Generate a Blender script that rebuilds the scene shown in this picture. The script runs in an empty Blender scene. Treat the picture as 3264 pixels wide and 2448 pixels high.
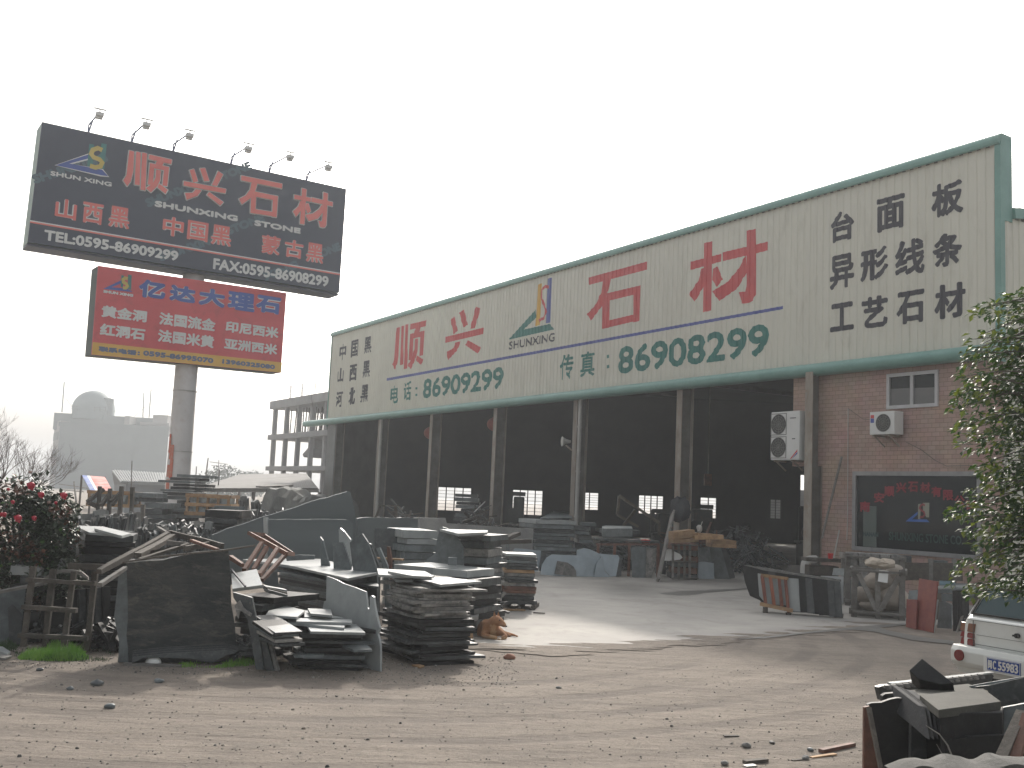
import bpy, bmesh, math, random
from mathutils import Vector as V, Matrix, noise
R_=math.radians
random.seed(7)
SC=bpy.context.scene
COL=SC.collection
# ------------------------------------------------------------------ camera
CZ=2.1; TH=R_(6.19); PH=R_(2.5); FPX=3361.5; CX,CY=1632.,1224.
_f=V((0,math.cos(TH),math.sin(TH))); _r=V((1,0,0)); _u=V((0,-math.sin(TH),math.cos(TH)))
RR=_r*math.cos(PH)+_u*math.sin(PH); UU=_u*math.cos(PH)-_r*math.sin(PH)
CAM=V((0,0,CZ))
cd=bpy.data.cameras.new('camera'); cam=bpy.data.objects.new('camera',cd); COL.objects.link(cam)
cam.matrix_world=Matrix(((RR.x,UU.x,-_f.x,0),(RR.y,UU.y,-_f.y,0),(RR.z,UU.z,-_f.z,CZ),(0,0,0,1)))
cd.sensor_width=36; cd.lens=36*FPX/3264; cd.clip_start=.05; cd.clip_end=5000
SC.camera=cam
# ------------------------------------------------------------------ light
SUN_AZ=R_(8); SUN_EL=R_(31)      # azimuth to the right of +Y
w=bpy.data.worlds.new("World"); SC.world=w; w.use_nodes=True
nt=w.node_tree; bg=nt.nodes['Background']
sky=nt.nodes.new('ShaderNodeTexSky'); sky.sky_type='NISHITA'; sky.sun_disc=False
sky.sun_elevation=SUN_EL; sky.sun_rotation=SUN_AZ; sky.air_density=1.6; sky.dust_density=7; sky.ozone_density=1.5
hs=nt.nodes.new('ShaderNodeHueSaturation'); hs.inputs['Saturation'].default_value=.22
nt.links.new(sky.outputs[0],hs.inputs['Color']); nt.links.new(hs.outputs[0],bg.inputs[0]); bg.inputs[1].default_value=.15
sl=bpy.data.lights.new('sun','SUN'); sl.energy=2.2; sl.angle=R_(2.2); sl.color=(1,.92,.82)
so=bpy.data.objects.new('sun',sl); COL.objects.link(so); so.location=(10,60,60)
sd=V((math.sin(SUN_AZ)*math.cos(SUN_EL),math.cos(SUN_AZ)*math.cos(SUN_EL),math.sin(SUN_EL)))
so.rotation_euler=sd.to_track_quat('Z','Y').to_euler()
SC.view_settings.view_transform='Standard'; SC.view_settings.look='None'; SC.view_settings.gamma=1
SC.view_settings.exposure=.65
SC.cycles.max_bounces=5; SC.cycles.diffuse_bounces=3; SC.cycles.glossy_bounces=2; SC.cycles.transmission_bounces=3
SC.cycles.volume_bounces=0; SC.cycles.transparent_max_bounces=6
SC.cycles.use_denoising=True
# ------------------------------------------------------------------ pixel -> world
def P(c,x,y):
    s,ox,oy=c; return (ox+x*s,oy+y*s)
C5=(.45208,0,1150); L2=(.40687,0,1600); M_=(.3919,700,1550); D_=(.39172,1150,1550); W_=(.40687,1500,1250)
O_=(.48232,2200,1100); R1=(.45089,2300,1700); Y_=(.27125,200,1550); C1=(.5425,0,300); C2=(.45208,900,800)
C3=(.45208,1700,400); C4=(.3906,2400,400); S1=(.31646,1800,1650); S2=(.22604,2650,1700); DS=(1.47559,0,0); TT=(.60265,2900,900)
def ray(p): return _f*FPX+RR*(p[0]-CX)-UU*(p[1]-CY)
def onz(p,z=0.):
    d=ray(p); return CAM+d*((z-CZ)/d.z)
def aty(p,Y):
    d=ray(p); return CAM+d*(Y/d.y)
def gy(x,Y,z=0.):
    y=1600.
    for _ in range(6):
        q=aty((x,y),Y); y+=(q.z-z)*FPX/Y
    return aty((x,y),Y)
class Pl:
    """vertical or leaning plane; px -> (s,t)"""
    def __init__(s,a,b,lean=0):
        s.o=V(a); s.e=(V(b)-V(a)); s.e.z=0; s.e.normalize()
        n=V((-s.e.y,s.e.x,0))
        if n.dot(V(a)-CAM)<0: n=-n
        s.n0=n; L=R_(lean); s.u=V((0,0,1))*math.cos(L)+n*math.sin(L); s.n=n*math.cos(L)-V((0,0,1))*math.sin(L)
    def st(s,p):
        d=ray(p); q=CAM+d*((s.o-CAM).dot(s.n)/d.dot(s.n)); r=q-s.o
        return r.dot(s.e),r.dot(s.u)
    def w(s,a,b,out=0): return s.o+s.e*a+s.u*b-s.n*out
    def pt(s,p,out=0): return s.w(*s.st(p),out)
# ------------------------------------------------------------------ materials
MATS={}
def mat(name,c1,c2=None,scale=4,rough=.7,bump=0,rnd=0,stretch=(1,1,1),metal=0,spec=.5,detail=6,lo=.35,hi=.65,c3=None,s3=20,k3=.5,bscale=None,trans=0,coat=0):
    if name in MATS: return MATS[name]
    m=bpy.data.materials.new(name); m.use_nodes=True; n=m.node_tree.nodes; l=m.node_tree.links
    b=n['Principled BSDF']; b.inputs['Roughness'].default_value=rough; b.inputs['Metallic'].default_value=metal
    b.inputs['Specular IOR Level'].default_value=spec; b.inputs['Transmission Weight'].default_value=trans
    b.inputs['Coat Weight'].default_value=coat
    tc=n.new('ShaderNodeTexCoord'); mp=n.new('ShaderNodeMapping'); mp.inputs['Scale'].default_value=stretch
    l.new(tc.outputs['Object'],mp.inputs[0])
    out=None
    if c2 is None: c2=tuple(x*.8 for x in c1)
    if rnd:
        oi=n.new('ShaderNodeObjectInfo'); va=n.new('ShaderNodeVectorMath'); va.operation='ADD'
        sc=n.new('ShaderNodeMath'); sc.operation='MULTIPLY'; sc.inputs[1].default_value=37
        l.new(oi.outputs['Random'],sc.inputs[0]); l.new(mp.outputs[0],va.inputs[0]); l.new(sc.outputs[0],va.inputs[1]); vec=va.outputs[0]
    else: vec=mp.outputs[0]
    no=n.new('ShaderNodeTexNoise'); no.inputs['Scale'].default_value=scale; no.inputs['Detail'].default_value=detail; no.inputs['Roughness'].default_value=.62
    l.new(vec,no.inputs['Vector'])
    mr=n.new('ShaderNodeMapRange'); mr.inputs[1].default_value=lo; mr.inputs[2].default_value=hi; l.new(no.outputs[0],mr.inputs[0])
    mx=n.new('ShaderNodeMix'); mx.data_type='RGBA'; mx.inputs[6].default_value=(*c1,1); mx.inputs[7].default_value=(*c2,1); l.new(mr.outputs[0],mx.inputs[0]); out=mx.outputs[2]
    if c3:
        n3=n.new('ShaderNodeTexNoise'); n3.inputs['Scale'].default_value=s3; n3.inputs['Detail'].default_value=8; n3.inputs['Roughness'].default_value=.7; n3.inputs['Distortion'].default_value=1.2; l.new(vec,n3.inputs['Vector'])
        r3=n.new('ShaderNodeMapRange'); r3.inputs[1].default_value=.52; r3.inputs[2].default_value=.68; r3.inputs[4].default_value=k3; l.new(n3.outputs[0],r3.inputs[0])
        m3=n.new('ShaderNodeMix'); m3.data_type='RGBA'; m3.inputs[7].default_value=(*c3,1); l.new(out,m3.inputs[6]); l.new(r3.outputs[0],m3.inputs[0]); out=m3.outputs[2]
    if rnd:
        hv=n.new('ShaderNodeHueSaturation'); r2=n.new('ShaderNodeMapRange'); r2.inputs[3].default_value=1-rnd; r2.inputs[4].default_value=1+rnd*1.3
        l.new(oi.outputs['Random'],r2.inputs[0]); l.new(r2.outputs[0],hv.inputs['Value']); l.new(out,hv.inputs['Color']); out=hv.outputs[0]
    l.new(out,b.inputs['Base Color'])
    if bump:
        nb=n.new('ShaderNodeTexNoise'); nb.inputs['Scale'].default_value=bscale or scale*4; nb.inputs['Detail'].default_value=8; nb.inputs['Roughness'].default_value=.7; l.new(vec,nb.inputs['Vector'])
        bp=n.new('ShaderNodeBump'); bp.inputs['Strength'].default_value=bump; bp.inputs['Distance'].default_value=.02
        l.new(nb.outputs[0],bp.inputs['Height']); l.new(bp.outputs[0],b.inputs['Normal'])
    MATS[name]=m; return m
G_DARK=mat('granite_dark',(.060,.068,.070),(.030,.034,.036),6,.42,.25,.35,c3=(.13,.135,.13),s3=9,k3=.45)
G_MID=mat('granite_grey',(.13,.15,.155),(.08,.092,.096),5,.45,.2,.25,c3=(.2,.22,.22),s3=7,k3=.4)
G_LIGHT=mat('granite_pale_skylit',(.31,.325,.32),(.23,.245,.245),3,.36,.15,.15,c3=(.33,.36,.36),s3=6,k3=.5)  # pale stone and dust, brightened for sky and sun glare on slab tops
G_DUST=mat('granite_dusty',(.27,.26,.24),(.10,.10,.10),7,.7,.5,.25,c3=(.42,.40,.36),s3=11,k3=.6)
G_RED=mat('granite_red',(.26,.075,.055),(.19,.05,.045),7,.4,.05,.1,c3=(.3,.13,.11),s3=60,k3=.4)
G_BLACK=mat('granite_black',(.014,.014,.015),(.009,.009,.009),8,.62,.25,.2,spec=.35,c3=(.03,.029,.027),s3=12,k3=.5)
G_ROUGH=mat('granite_streaked',(.030,.034,.036),(.060,.062,.058),2.2,.7,1,0,(1,1,2.6),c3=(.16,.152,.125),s3=3.0,k3=.55,bscale=11,lo=.42,hi=.6)
G_PANEL=mat('granite_panel',(.115,.135,.14),(.095,.112,.117),.8,.45,.08,.08,(.3,.3,3))
G_BLUE=mat('granite_blue',(.36,.42,.46),(.28,.33,.365),3,.5,.15,.1,c3=(.42,.45,.46),s3=8,k3=.4)
WOOD=mat('wood_grey',(.088,.077,.064),(.052,.045,.038),5,.85,.4,.3,(1,1,1),c3=(.19,.16,.13),s3=18,k3=.4)
WOOD_O=mat('wood_tan',(.36,.23,.12),(.22,.13,.07),6,.8,.3,.25)
WOOD_R=mat('wood_redbrown',(.16,.07,.045),(.09,.045,.03),8,.7,.2,.2)
WOOD_G=mat('wood_weathered',(.20,.19,.175),(.12,.11,.10),6,.85,.4,.2)
CREAM=mat('sheet_cream',(.68,.665,.575),(.61,.595,.515),.35,.5,0,0,(1,1,.25),c3=(.44,.42,.34),s3=2.5,k3=.35)
TEAL=mat('sheet_teal',(.19,.36,.32),(.155,.30,.265),1.2,.38,.05,0,c3=(.22,.42,.37),s3=5,k3=.4)
STEEL=mat('steel_column',(.30,.27,.23),(.2,.17,.14),3,.6,.1,.1,(1,1,.4),c3=(.22,.12,.07),s3=6,k3=.5)
WEB=mat('steel_web',(.16,.155,.14),(.11,.10,.09),2,.65,.1,0,c3=(.12,.08,.05),s3=7,k3=.4)
PIPE=mat('pipe_white',(.45,.44,.41),(.34,.33,.31),2,.5,0,.1)
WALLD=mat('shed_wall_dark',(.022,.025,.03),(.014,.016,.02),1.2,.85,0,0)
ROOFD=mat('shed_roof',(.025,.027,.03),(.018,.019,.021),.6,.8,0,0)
RED=mat('paint_red',(.60,.085,.085),(.52,.07,.075),2,.55)
BLUE=mat('paint_blue',(.09,.12,.38),(.08,.10,.32),2,.55)
GREEN=mat('paint_green',(.03,.20,.17),(.025,.16,.14),2,.55)
BLACK=mat('paint_black',(.05,.05,.062),(.035,.035,.05),2,.6)
YEL=mat('paint_yellow',(.72,.42,.05),(.62,.36,.05),2,.55)
WHITE=mat('paint_white',(.74,.74,.72),(.66,.66,.64),2,.5)
def brickmat():
    m=bpy.data.materials.new('brick_pink'); m.use_nodes=True; n=m.node_tree.nodes; l=m.node_tree.links; b=n['Principled BSDF']; b.inputs['Roughness'].default_value=.6
    tc=n.new('ShaderNodeTexCoord'); br=n.new('ShaderNodeTexBrick'); br.offset=.5
    br.inputs['Color1'].default_value=(.42,.25,.185,1); br.inputs['Color2'].default_value=(.36,.205,.15,1); br.inputs['Mortar'].default_value=(.13,.085,.065,1)
    br.inputs['Scale'].default_value=1; br.inputs['Brick Width'].default_value=.235; br.inputs['Row Height'].default_value=.115; br.inputs['Mortar Size'].default_value=.0045; br.inputs['Mortar Smooth'].default_value=.1; br.inputs['Bias'].default_value=0
    l.new(tc.outputs['UV'],br.inputs['Vector']); 
    no=n.new('ShaderNodeTexNoise'); no.inputs['Scale'].default_value=1.5; no.inputs['Detail'].default_value=8; l.new(tc.outputs['UV'],no.inputs['Vector'])
    mx=n.new('ShaderNodeMix'); mx.data_type='RGBA'; mx.blend_type='MULTIPLY'; mx.inputs[0].default_value=.45; l.new(br.outputs[0],mx.inputs[6]); l.new(no.outputs[1],mx.inputs[7])
    hv=n.new('ShaderNodeHueSaturation'); hv.inputs['Saturation'].default_value=.76; hv.inputs['Value'].default_value=1.25; l.new(mx.outputs[2],hv.inputs['Color'])
    l.new(hv.outputs[0],b.inputs['Base Color'])
    bp=n.new('ShaderNodeBump'); bp.inputs['Strength'].default_value=.5; bp.inputs['Distance'].default_value=.01; bp.invert=True; l.new(br.outputs['Fac'],bp.inputs['Height']); l.new(bp.outputs[0],b.inputs['Normal'])
    return m
BRICK=brickmat()
def glass(name,c,rough=.06):
    return mat(name,c,tuple(x*.9 for x in c),2,rough,0,0,spec=.38)
GL_D=glass('glass_dark',(.012,.016,.018))
GL_C=glass('glass_car',(.03,.06,.065),.08)
# ------------------------------------------------------------------ mesh helpers
WO={}
class MB:
    def __init__(s): s.v=[];s.f=[];s.m=[];s.uv=None
    def add(s,vs,fs,mi=0):
        o=len(s.v); s.v+= [V(x) for x in vs]; s.f+=[[i+o for i in f] for f in fs]; s.m+=[mi]*len(fs); return s
    def box(s,c,sx,sy,sz,ex=V((1,0,0)),ey=V((0,1,0)),ez=V((0,0,1)),mi=0):
        c=V(c); vs=[c+ex*(a*sx/2)+ey*(b*sy/2)+ez*(d*sz/2) for d in(-1,1) for b in(-1,1) for a in(-1,1)]
        return s.add(vs,[(0,2,3,1),(4,5,7,6),(0,1,5,4),(2,6,7,3),(0,4,6,2),(1,3,7,5)],mi)
    def beam(s,a,b,w_,h_,up=V((0,0,1)),mi=0,jit=0):
        a=V(a);b=V(b); d=(b-a); L=d.length; d.normalize(); x=d.cross(up)
        if x.length<.01: x=d.cross(V((1,0,0)))
        x.normalize(); z=x.cross(d)
        if not jit: return s.box((a+b)/2,L,w_,h_,d,x,z,mi)
        vs=[]; n=max(2,int(L/.35)+1)
        for i in range(n):
            c=a.lerp(b,i/(n-1))+x*random.uniform(-jit,jit)+z*random.uniform(-jit,jit)
            k=1+random.uniform(-.12,.12)
            for q,r in((-1,-1),(1,-1),(1,1),(-1,1)): vs.append(c+x*(q*w_*k/2)+z*(r*h_*k/2))
        fs=[(3,2,1,0),tuple(4*(n-1)+i for i in range(4))]
        for i in range(n-1):
            for j in range(4): fs.append((4*i+j,4*i+(j+1)%4,4*i+4+(j+1)%4,4*i+4+j))
        return s.add(vs,fs,mi)
    def prism(s,poly,vec,mi=0,mside=None):
        n=len(poly); vs=[V(p) for p in poly]+[V(p)+V(vec) for p in poly]
        s.add(vs,[tuple(range(n)),tuple(range(2*n-1,n-1,-1))],mi)
        o=len(s.v)-2*n
        for i in range(n):
            j=(i+1)%n; s.f.append([o+i,o+n+i,o+n+j,o+j]); s.m.append(mi if mside is None else mside)
        return s
    def tube(s,pts,r,n=8,mi=0,cap=True):
        pts=[V(p) for p in pts]; k=len(pts); rs=r if hasattr(r,'__len__') else [r]*k; vs=[]
        px=None
        for i,p in enumerate(pts):
            d=(pts[min(i+1,k-1)]-pts[max(i-1,0)]).normalized()
            x=d.cross(V((0,0,1)) if abs(d.z)<.95 else V((1,0,0))) if px is None else (px-d*px.dot(d))
            x.normalize(); px=x; y=d.cross(x)
            for j in range(n):
                a=2*math.pi*j/n; vs.append(p+(x*math.cos(a)+y*math.sin(a))*rs[i])
        fs=[]
        for i in range(k-1):
            for j in range(n): fs.append((i*n+j,i*n+(j+1)%n,(i+1)*n+(j+1)%n,(i+1)*n+j))
        if cap: fs+= [tuple(range(n-1,-1,-1)),tuple((k-1)*n+j for j in range(n))]
        return s.add(vs,fs,mi)
    def sphere(s,c,r,n=12,m=8,sx=1,sy=1,sz=1,mi=0,z0=-1):
        c=V(c); vs=[];fs=[]
        a0=math.asin(z0) if z0>-1 else -math.pi/2
        for i in range(m+1):
            t=a0+(math.pi/2-a0)*i/m
            for j in range(n):
                p=2*math.pi*j/n; vs.append(c+V((math.cos(t)*math.cos(p)*r*sx,math.cos(t)*math.sin(p)*r*sy,math.sin(t)*r*sz)))
        for i in range(m):
            for j in range(n): fs.append((i*n+j,i*n+(j+1)%n,(i+1)*n+(j+1)%n,(i+1)*n+j))
        return s.add(vs,fs,mi)
    def build(s,name,mats,parent=None,label=None,cat=None,group=None,kind=None,smooth=False,recalc=True,bevel=0):
        if not isinstance(mats,(list,tuple)): mats=[mats]
        if parent is None:
            lo=V((min(v.x for v in s.v),min(v.y for v in s.v),min(v.z for v in s.v))); hi=V((max(v.x for v in s.v),max(v.y for v in s.v),0))
            org=V(((lo.x+hi.x)/2,(lo.y+hi.y)/2,lo.z)); loc=org
        else: org=WO[parent.name]; loc=V((0,0,0))
        if kind=='structure' or name=='haze': org=V((0,0,0)); loc=org
        me=bpy.data.meshes.new(name); me.from_pydata([v-org for v in s.v],[],s.f)
        for m in mats: me.materials.append(m)
        for i,p in enumerate(me.polygons):
            p.material_index=s.m[i] if i<len(s.m) else 0; p.use_smooth=smooth
        if s.uv:
            uv=me.uv_layers.new()
            for lp in me.loops: uv.data[lp.index].uv=s.uv(me.vertices[lp.vertex_index].co+org)
        if recalc:
            bm=bmesh.new(); bm.from_mesh(me); bmesh.ops.recalc_face_normals(bm,faces=bm.faces); bm.to_mesh(me); bm.free()
        o=bpy.data.objects.new(name,me); COL.objects.link(o); o.location=loc
        if parent is not None: o.parent=parent
        WO[o.name]=V(org)
        if bevel:
            md=o.modifiers.new('b','BEVEL'); md.width=bevel; md.segments=2; md.limit_method='ANGLE'
        if smooth:
            try: md=o.modifiers.new('n','EDGE_SPLIT'); md.split_angle=R_(50)
            except Exception: pass
        return tag(o,label,cat,group,kind)
def tag(o,label=None,cat=None,group=None,kind=None):
    if label: o['label']=label
    if cat: o['category']=cat
    if group: o['group']=group
    if kind: o['kind']=kind
    elif cat: o['kind']='thing'
    return o
def thing(name,label,cat,loc,group=None):
    o=bpy.data.objects.new(name,None); COL.objects.link(o); o.location=loc; o.empty_display_size=.2; WO[o.name]=V(loc)
    return tag(o,label,cat,group)
# ------------------------------------------------------------------ text
_tc={}
def textpoly(body):
    """returns (verts 2D in unit bbox, faces)"""
    if body in _tc: return _tc[body]
    c=bpy.data.curves.new('t','FONT'); c.body=body; c.size=1; c.resolution_u=3
    o=bpy.data.objects.new('t',c); COL.objects.link(o)
    dg=bpy.context.evaluated_depsgraph_get(); me=bpy.data.meshes.new_from_object(o.evaluated_get(dg))
    vs=[(v.co.x,v.co.y) for v in me.vertices]; fs=[tuple(p.vertices) for p in me.polygons]
    bpy.data.objects.remove(o); bpy.data.curves.remove(c); bpy.data.meshes.remove(me)
    x0=min(v[0] for v in vs);x1=max(v[0] for v in vs);y0=min(v[1] for v in vs);y1=max(v[1] for v in vs)
    r=([((x-x0)/(x1-x0),(y-y0)/(y1-y0)) for x,y in vs],fs); _tc[body]=r; return r
def glyphs(items,bold,outl=0):
    """items: (body or polys, s0,t0,s1,t1) in plane metres -> list of layers [(verts2d,faces)]"""
    L=[]
    for body,s0,t0,s1,t1 in items:
        if isinstance(body,str):
            b=bold
            vs,fs=textpoly(body); k=12 if b>0 else 1
            for i in range(k):
                dx,dy=(math.cos(i*2*math.pi/k)*b,math.sin(i*2*math.pi/k)*b) if b else (0,0)
                L.append((i,[(s0+b+x*(s1-s0-2*b)+dx,t0+b+y*(t1-t0-2*b)+dy) for x,y in vs],fs))
        else:
            for i,poly in enumerate(body):
                k=12 if outl else 1
                for j in range(k):
                    dx,dy=(math.cos(j*2*math.pi/k)*outl,math.sin(j*2*math.pi/k)*outl) if outl else (0,0)
                    L.append(((i%10)*k+j,[(s0+x*(s1-s0)+dx,t0+y*(t1-t0)+dy) for x,y in poly],[tuple(range(len(poly)))]))
    return L
def lettering(pl,items,matl,parent,bold=0,out=.004,name='lettering',label=None,outl=0,prof=None):
    bm=bmesh.new()
    for lay,vs,fs in glyphs(items,bold,outl):
        b2=bmesh.new(); vv=[b2.verts.new((x,y,0)) for x,y in vs]
        for f in fs:
            try: b2.faces.new([vv[i] for i in f])
            except Exception: pass
        bmesh.ops.triangulate(b2,faces=[f for f in b2.faces if len(f.verts)>4])
        if prof:
            x0=min(v[0] for v in vs);x1=max(v[0] for v in vs)
            for k in range(int(x0/PER)-1,int(x1/PER)+3):
                for q in BRK:
                    x=k*PER-q
                    if x0<x<x1: bmesh.ops.bisect_plane(b2,geom=b2.verts[:]+b2.edges[:]+b2.faces[:],plane_co=(x,0,0),plane_no=(1,0,0),dist=1e-5)
        for v in b2.verts:
            s_,t_=v.co.x,v.co.y
            v.co=pl.w(s_,t_,out+lay*.0004+(prof(s_) if prof else 0))
        me=bpy.data.meshes.new('x'); b2.to_mesh(me); b2.free(); bm.from_mesh(me); bpy.data.meshes.remove(me)
    org=WO[parent.name]
    for v in bm.verts: v.co-=org
    me=bpy.data.meshes.new(name); bm.to_mesh(me); bm.free(); me.materials.append(matl)
    o=bpy.data.objects.new(name,me); COL.objects.link(o); o.parent=parent; WO[o.name]=V(org)
    return tag(o,label)
# traced heavy characters (photo pixels in crops)
GP={}
FP=None
# ------------------------------------------------------------------ ground
def groundmat():
    m=bpy.data.materials.new('dirt'); m.use_nodes=True; n=m.node_tree.nodes; l=m.node_tree.links; b=n['Principled BSDF']; b.inputs['Roughness'].default_value=.9; b.inputs['Specular IOR Level'].default_value=.2
    tc=n.new('ShaderNodeTexCoord')
    def noise_(sc,det=8,ro=.6,vec=None,st=None):
        q=n.new('ShaderNodeTexNoise'); q.inputs['Scale'].default_value=sc; q.inputs['Detail'].default_value=det; q.inputs['Roughness'].default_value=ro
        if st:
            mp=n.new('ShaderNodeMapping'); mp.inputs['Scale'].default_value=st[:3]; mp.inputs['Rotation'].default_value=(0,0,st[3]); l.new(tc.outputs['Object'],mp.inputs[0]); l.new(mp.outputs[0],q.inputs['Vector'])
        else: l.new(tc.outputs['Object'],q.inputs['Vector'])
        return q.outputs[0]
    def mixc(fac,a,bb,lo,hi,k=1):
        r=n.new('ShaderNodeMapRange'); r.inputs[1].default_value=lo; r.inputs[2].default_value=hi; r.inputs[4].default_value=k; l.new(fac,r.inputs[0])
        x=n.new('ShaderNodeMix'); x.data_type='RGBA'
        if isinstance(a,tuple): x.inputs[6].default_value=(*a,1)
        else: l.new(a,x.inputs[6])
        x.inputs[7].default_value=(*bb,1); l.new(r.outputs[0],x.inputs[0]); return x.outputs[2]
    c=mixc(noise_(.35,5),(.285,.245,.205),(.215,.185,.158),.4,.65)
    c=mixc(noise_(1,9,.7,st=(.35,1.6,1,R_(-12))),c,(.165,.143,.123),.5,.7,.7)
    c=mixc(noise_(1.1,7,.65,st=(.5,1.3,1,R_(20))),c,(.19,.165,.143),.5,.62,.5)
    c=mixc(noise_(2.2,8,.7),c,(.34,.30,.255),.56,.72,.5)
    c=mixc(noise_(6,9,.75),c,(.13,.115,.10),.5,.66,.45)
    c=mixc(noise_(26,8,.8),c,(.10,.088,.076),.53,.66,.75)
    c=mixc(noise_(60,6,.85),c,(.46,.41,.36),.56,.68,.55)
    # wheel tracks: arcs sweeping from the lower left to the office
    mp=n.new('ShaderNodeMapping'); mp.inputs['Location'].default_value=(3.2,-19,0); l.new(tc.outputs['Object'],mp.inputs[0])
    wv=n.new('ShaderNodeTexWave'); wv.wave_type='RINGS'; wv.rings_direction='Z'; wv.inputs['Scale'].default_value=.36; wv.inputs['Distortion'].default_value=2.0; wv.inputs['Detail'].default_value=3; wv.inputs['Detail Scale'].default_value=.6; l.new(mp.outputs[0],wv.inputs[0])
    r=n.new('ShaderNodeMapRange'); r.inputs[1].default_value=.62; r.inputs[2].default_value=.9; l.new(wv.outputs[1],r.inputs[0])
    ln=n.new('ShaderNodeVectorMath'); ln.operation='LENGTH'; l.new(mp.outputs[0],ln.inputs[0])
    k1=n.new('ShaderNodeMapRange'); k1.inputs[1].default_value=6.6; k1.inputs[2].default_value=7.4; l.new(ln.outputs['Value'],k1.inputs[0])
    k2=n.new('ShaderNodeMapRange'); k2.inputs[1].default_value=10.5; k2.inputs[2].default_value=13; k2.inputs[3].default_value=1; k2.inputs[4].default_value=.25; l.new(ln.outputs['Value'],k2.inputs[0])
    kk=n.new('ShaderNodeMath'); kk.operation='MULTIPLY'; l.new(k1.outputs[0],kk.inputs[0]); l.new(k2.outputs[0],kk.inputs[1])
    k3=n.new('ShaderNodeMath'); k3.operation='MULTIPLY'; l.new(kk.outputs[0],k3.inputs[0]); l.new(r.outputs[0],k3.inputs[1])
    mu=n.new('ShaderNodeMath'); mu.operation='MULTIPLY'; l.new(k3.outputs[0],mu.inputs[0]); q=noise_(.5,4); rr=n.new('ShaderNodeMapRange'); rr.inputs[1].default_value=.4; rr.inputs[2].default_value=.6; rr.inputs[3].default_value=.1; rr.inputs[4].default_value=.75; l.new(q,rr.inputs[0]); l.new(rr.outputs[0],mu.inputs[1])
    x=n.new('ShaderNodeMix'); x.data_type='RGBA'; x.inputs[7].default_value=(.165,.142,.125,1); l.new(c,x.inputs[6]); l.new(mu.outputs[0],x.inputs[0])
    l.new(x.outputs[2],b.inputs['Base Color'])
    ad=n.new('ShaderNodeMath'); ad.operation='ADD'; l.new(noise_(1,8,.7,st=(.5,3,1,R_(-12))),ad.inputs[0])
    m2=n.new('ShaderNodeMath'); m2.operation='MULTIPLY'; m2.inputs[1].default_value=.35; l.new(noise_(18,10,.75),m2.inputs[0]); l.new(m2.outputs[0],ad.inputs[1])
    bp=n.new('ShaderNodeBump'); bp.inputs['Strength'].default_value=.9; bp.inputs['Distance'].default_value=.10; a2=n.new('ShaderNodeMath'); a2.operation='MULTIPLY_ADD'; a2.inputs[1].default_value=-.22; l.new(k3.outputs[0],a2.inputs[0]); l.new(ad.outputs[0],a2.inputs[2]); l.new(a2.outputs[0],bp.inputs['Height']); l.new(bp.outputs[0],b.inputs['Normal'])
    return m
DIRT=groundmat()
CONC=mat('concrete',(.35,.33,.30),(.27,.255,.235),.7,.8,.3,0,c3=(.17,.155,.14),s3=.9,k3=.55,bscale=40)
CONCD=mat('concrete_grey',(.30,.30,.29),(.22,.22,.215),1.5,.85,.2,0,c3=(.36,.35,.34),s3=6,k3=.4)
m=MB(); m.add([(-500,-30,0),(500,-30,0),(500,700,0),(-500,700,0)],[(0,1,2,3)]); m.build('ground',DIRT,kind='structure',recalc=False)
# facade frame
A=V((11.805,25.2,0)); EU=V((-.5158,.8567,0)).normalized(); NF=V((-.8567,-.5158,0)).normalized()
FAC=Pl(A,A+EU)
def F(u,z,out=0): return A+EU*u+V((0,0,z))+NF*out
# concrete apron: front edge traced, runs back under the shed
ap=[onz(P(DS,x,y)) for x,y in ((990,1380),(1030,1398),(1100,1408),(1165,1409),(1300,1403),(1440,1394),(1560,1383),(1750,1367),(1940,1348))]
ap=[V((p.x,p.y,.006)) for p in ap]+[F(-2.5,.006,3.6),F(-3,.006,.5),F(0,.006,-14),V((36,66,.006)),V((-9,66,.006)),F(41,.006,4),V((-1.6,21,.006))]
n_=[]
for i in range(9):
    n_.append(ap[i])
    if i<8:
        for k in(1,2,3,4): n_.append(ap[i].lerp(ap[i+1],k/5)+V((random.uniform(-.05,.05),random.uniform(-.09,.09),0)))
ap=n_+ap[9:]
m=MB(); m.add([V((p.x,p.y,.007)) for p in ap],[tuple(range(len(ap)))]); m.build('concrete_apron',CONC,kind='structure')
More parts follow.
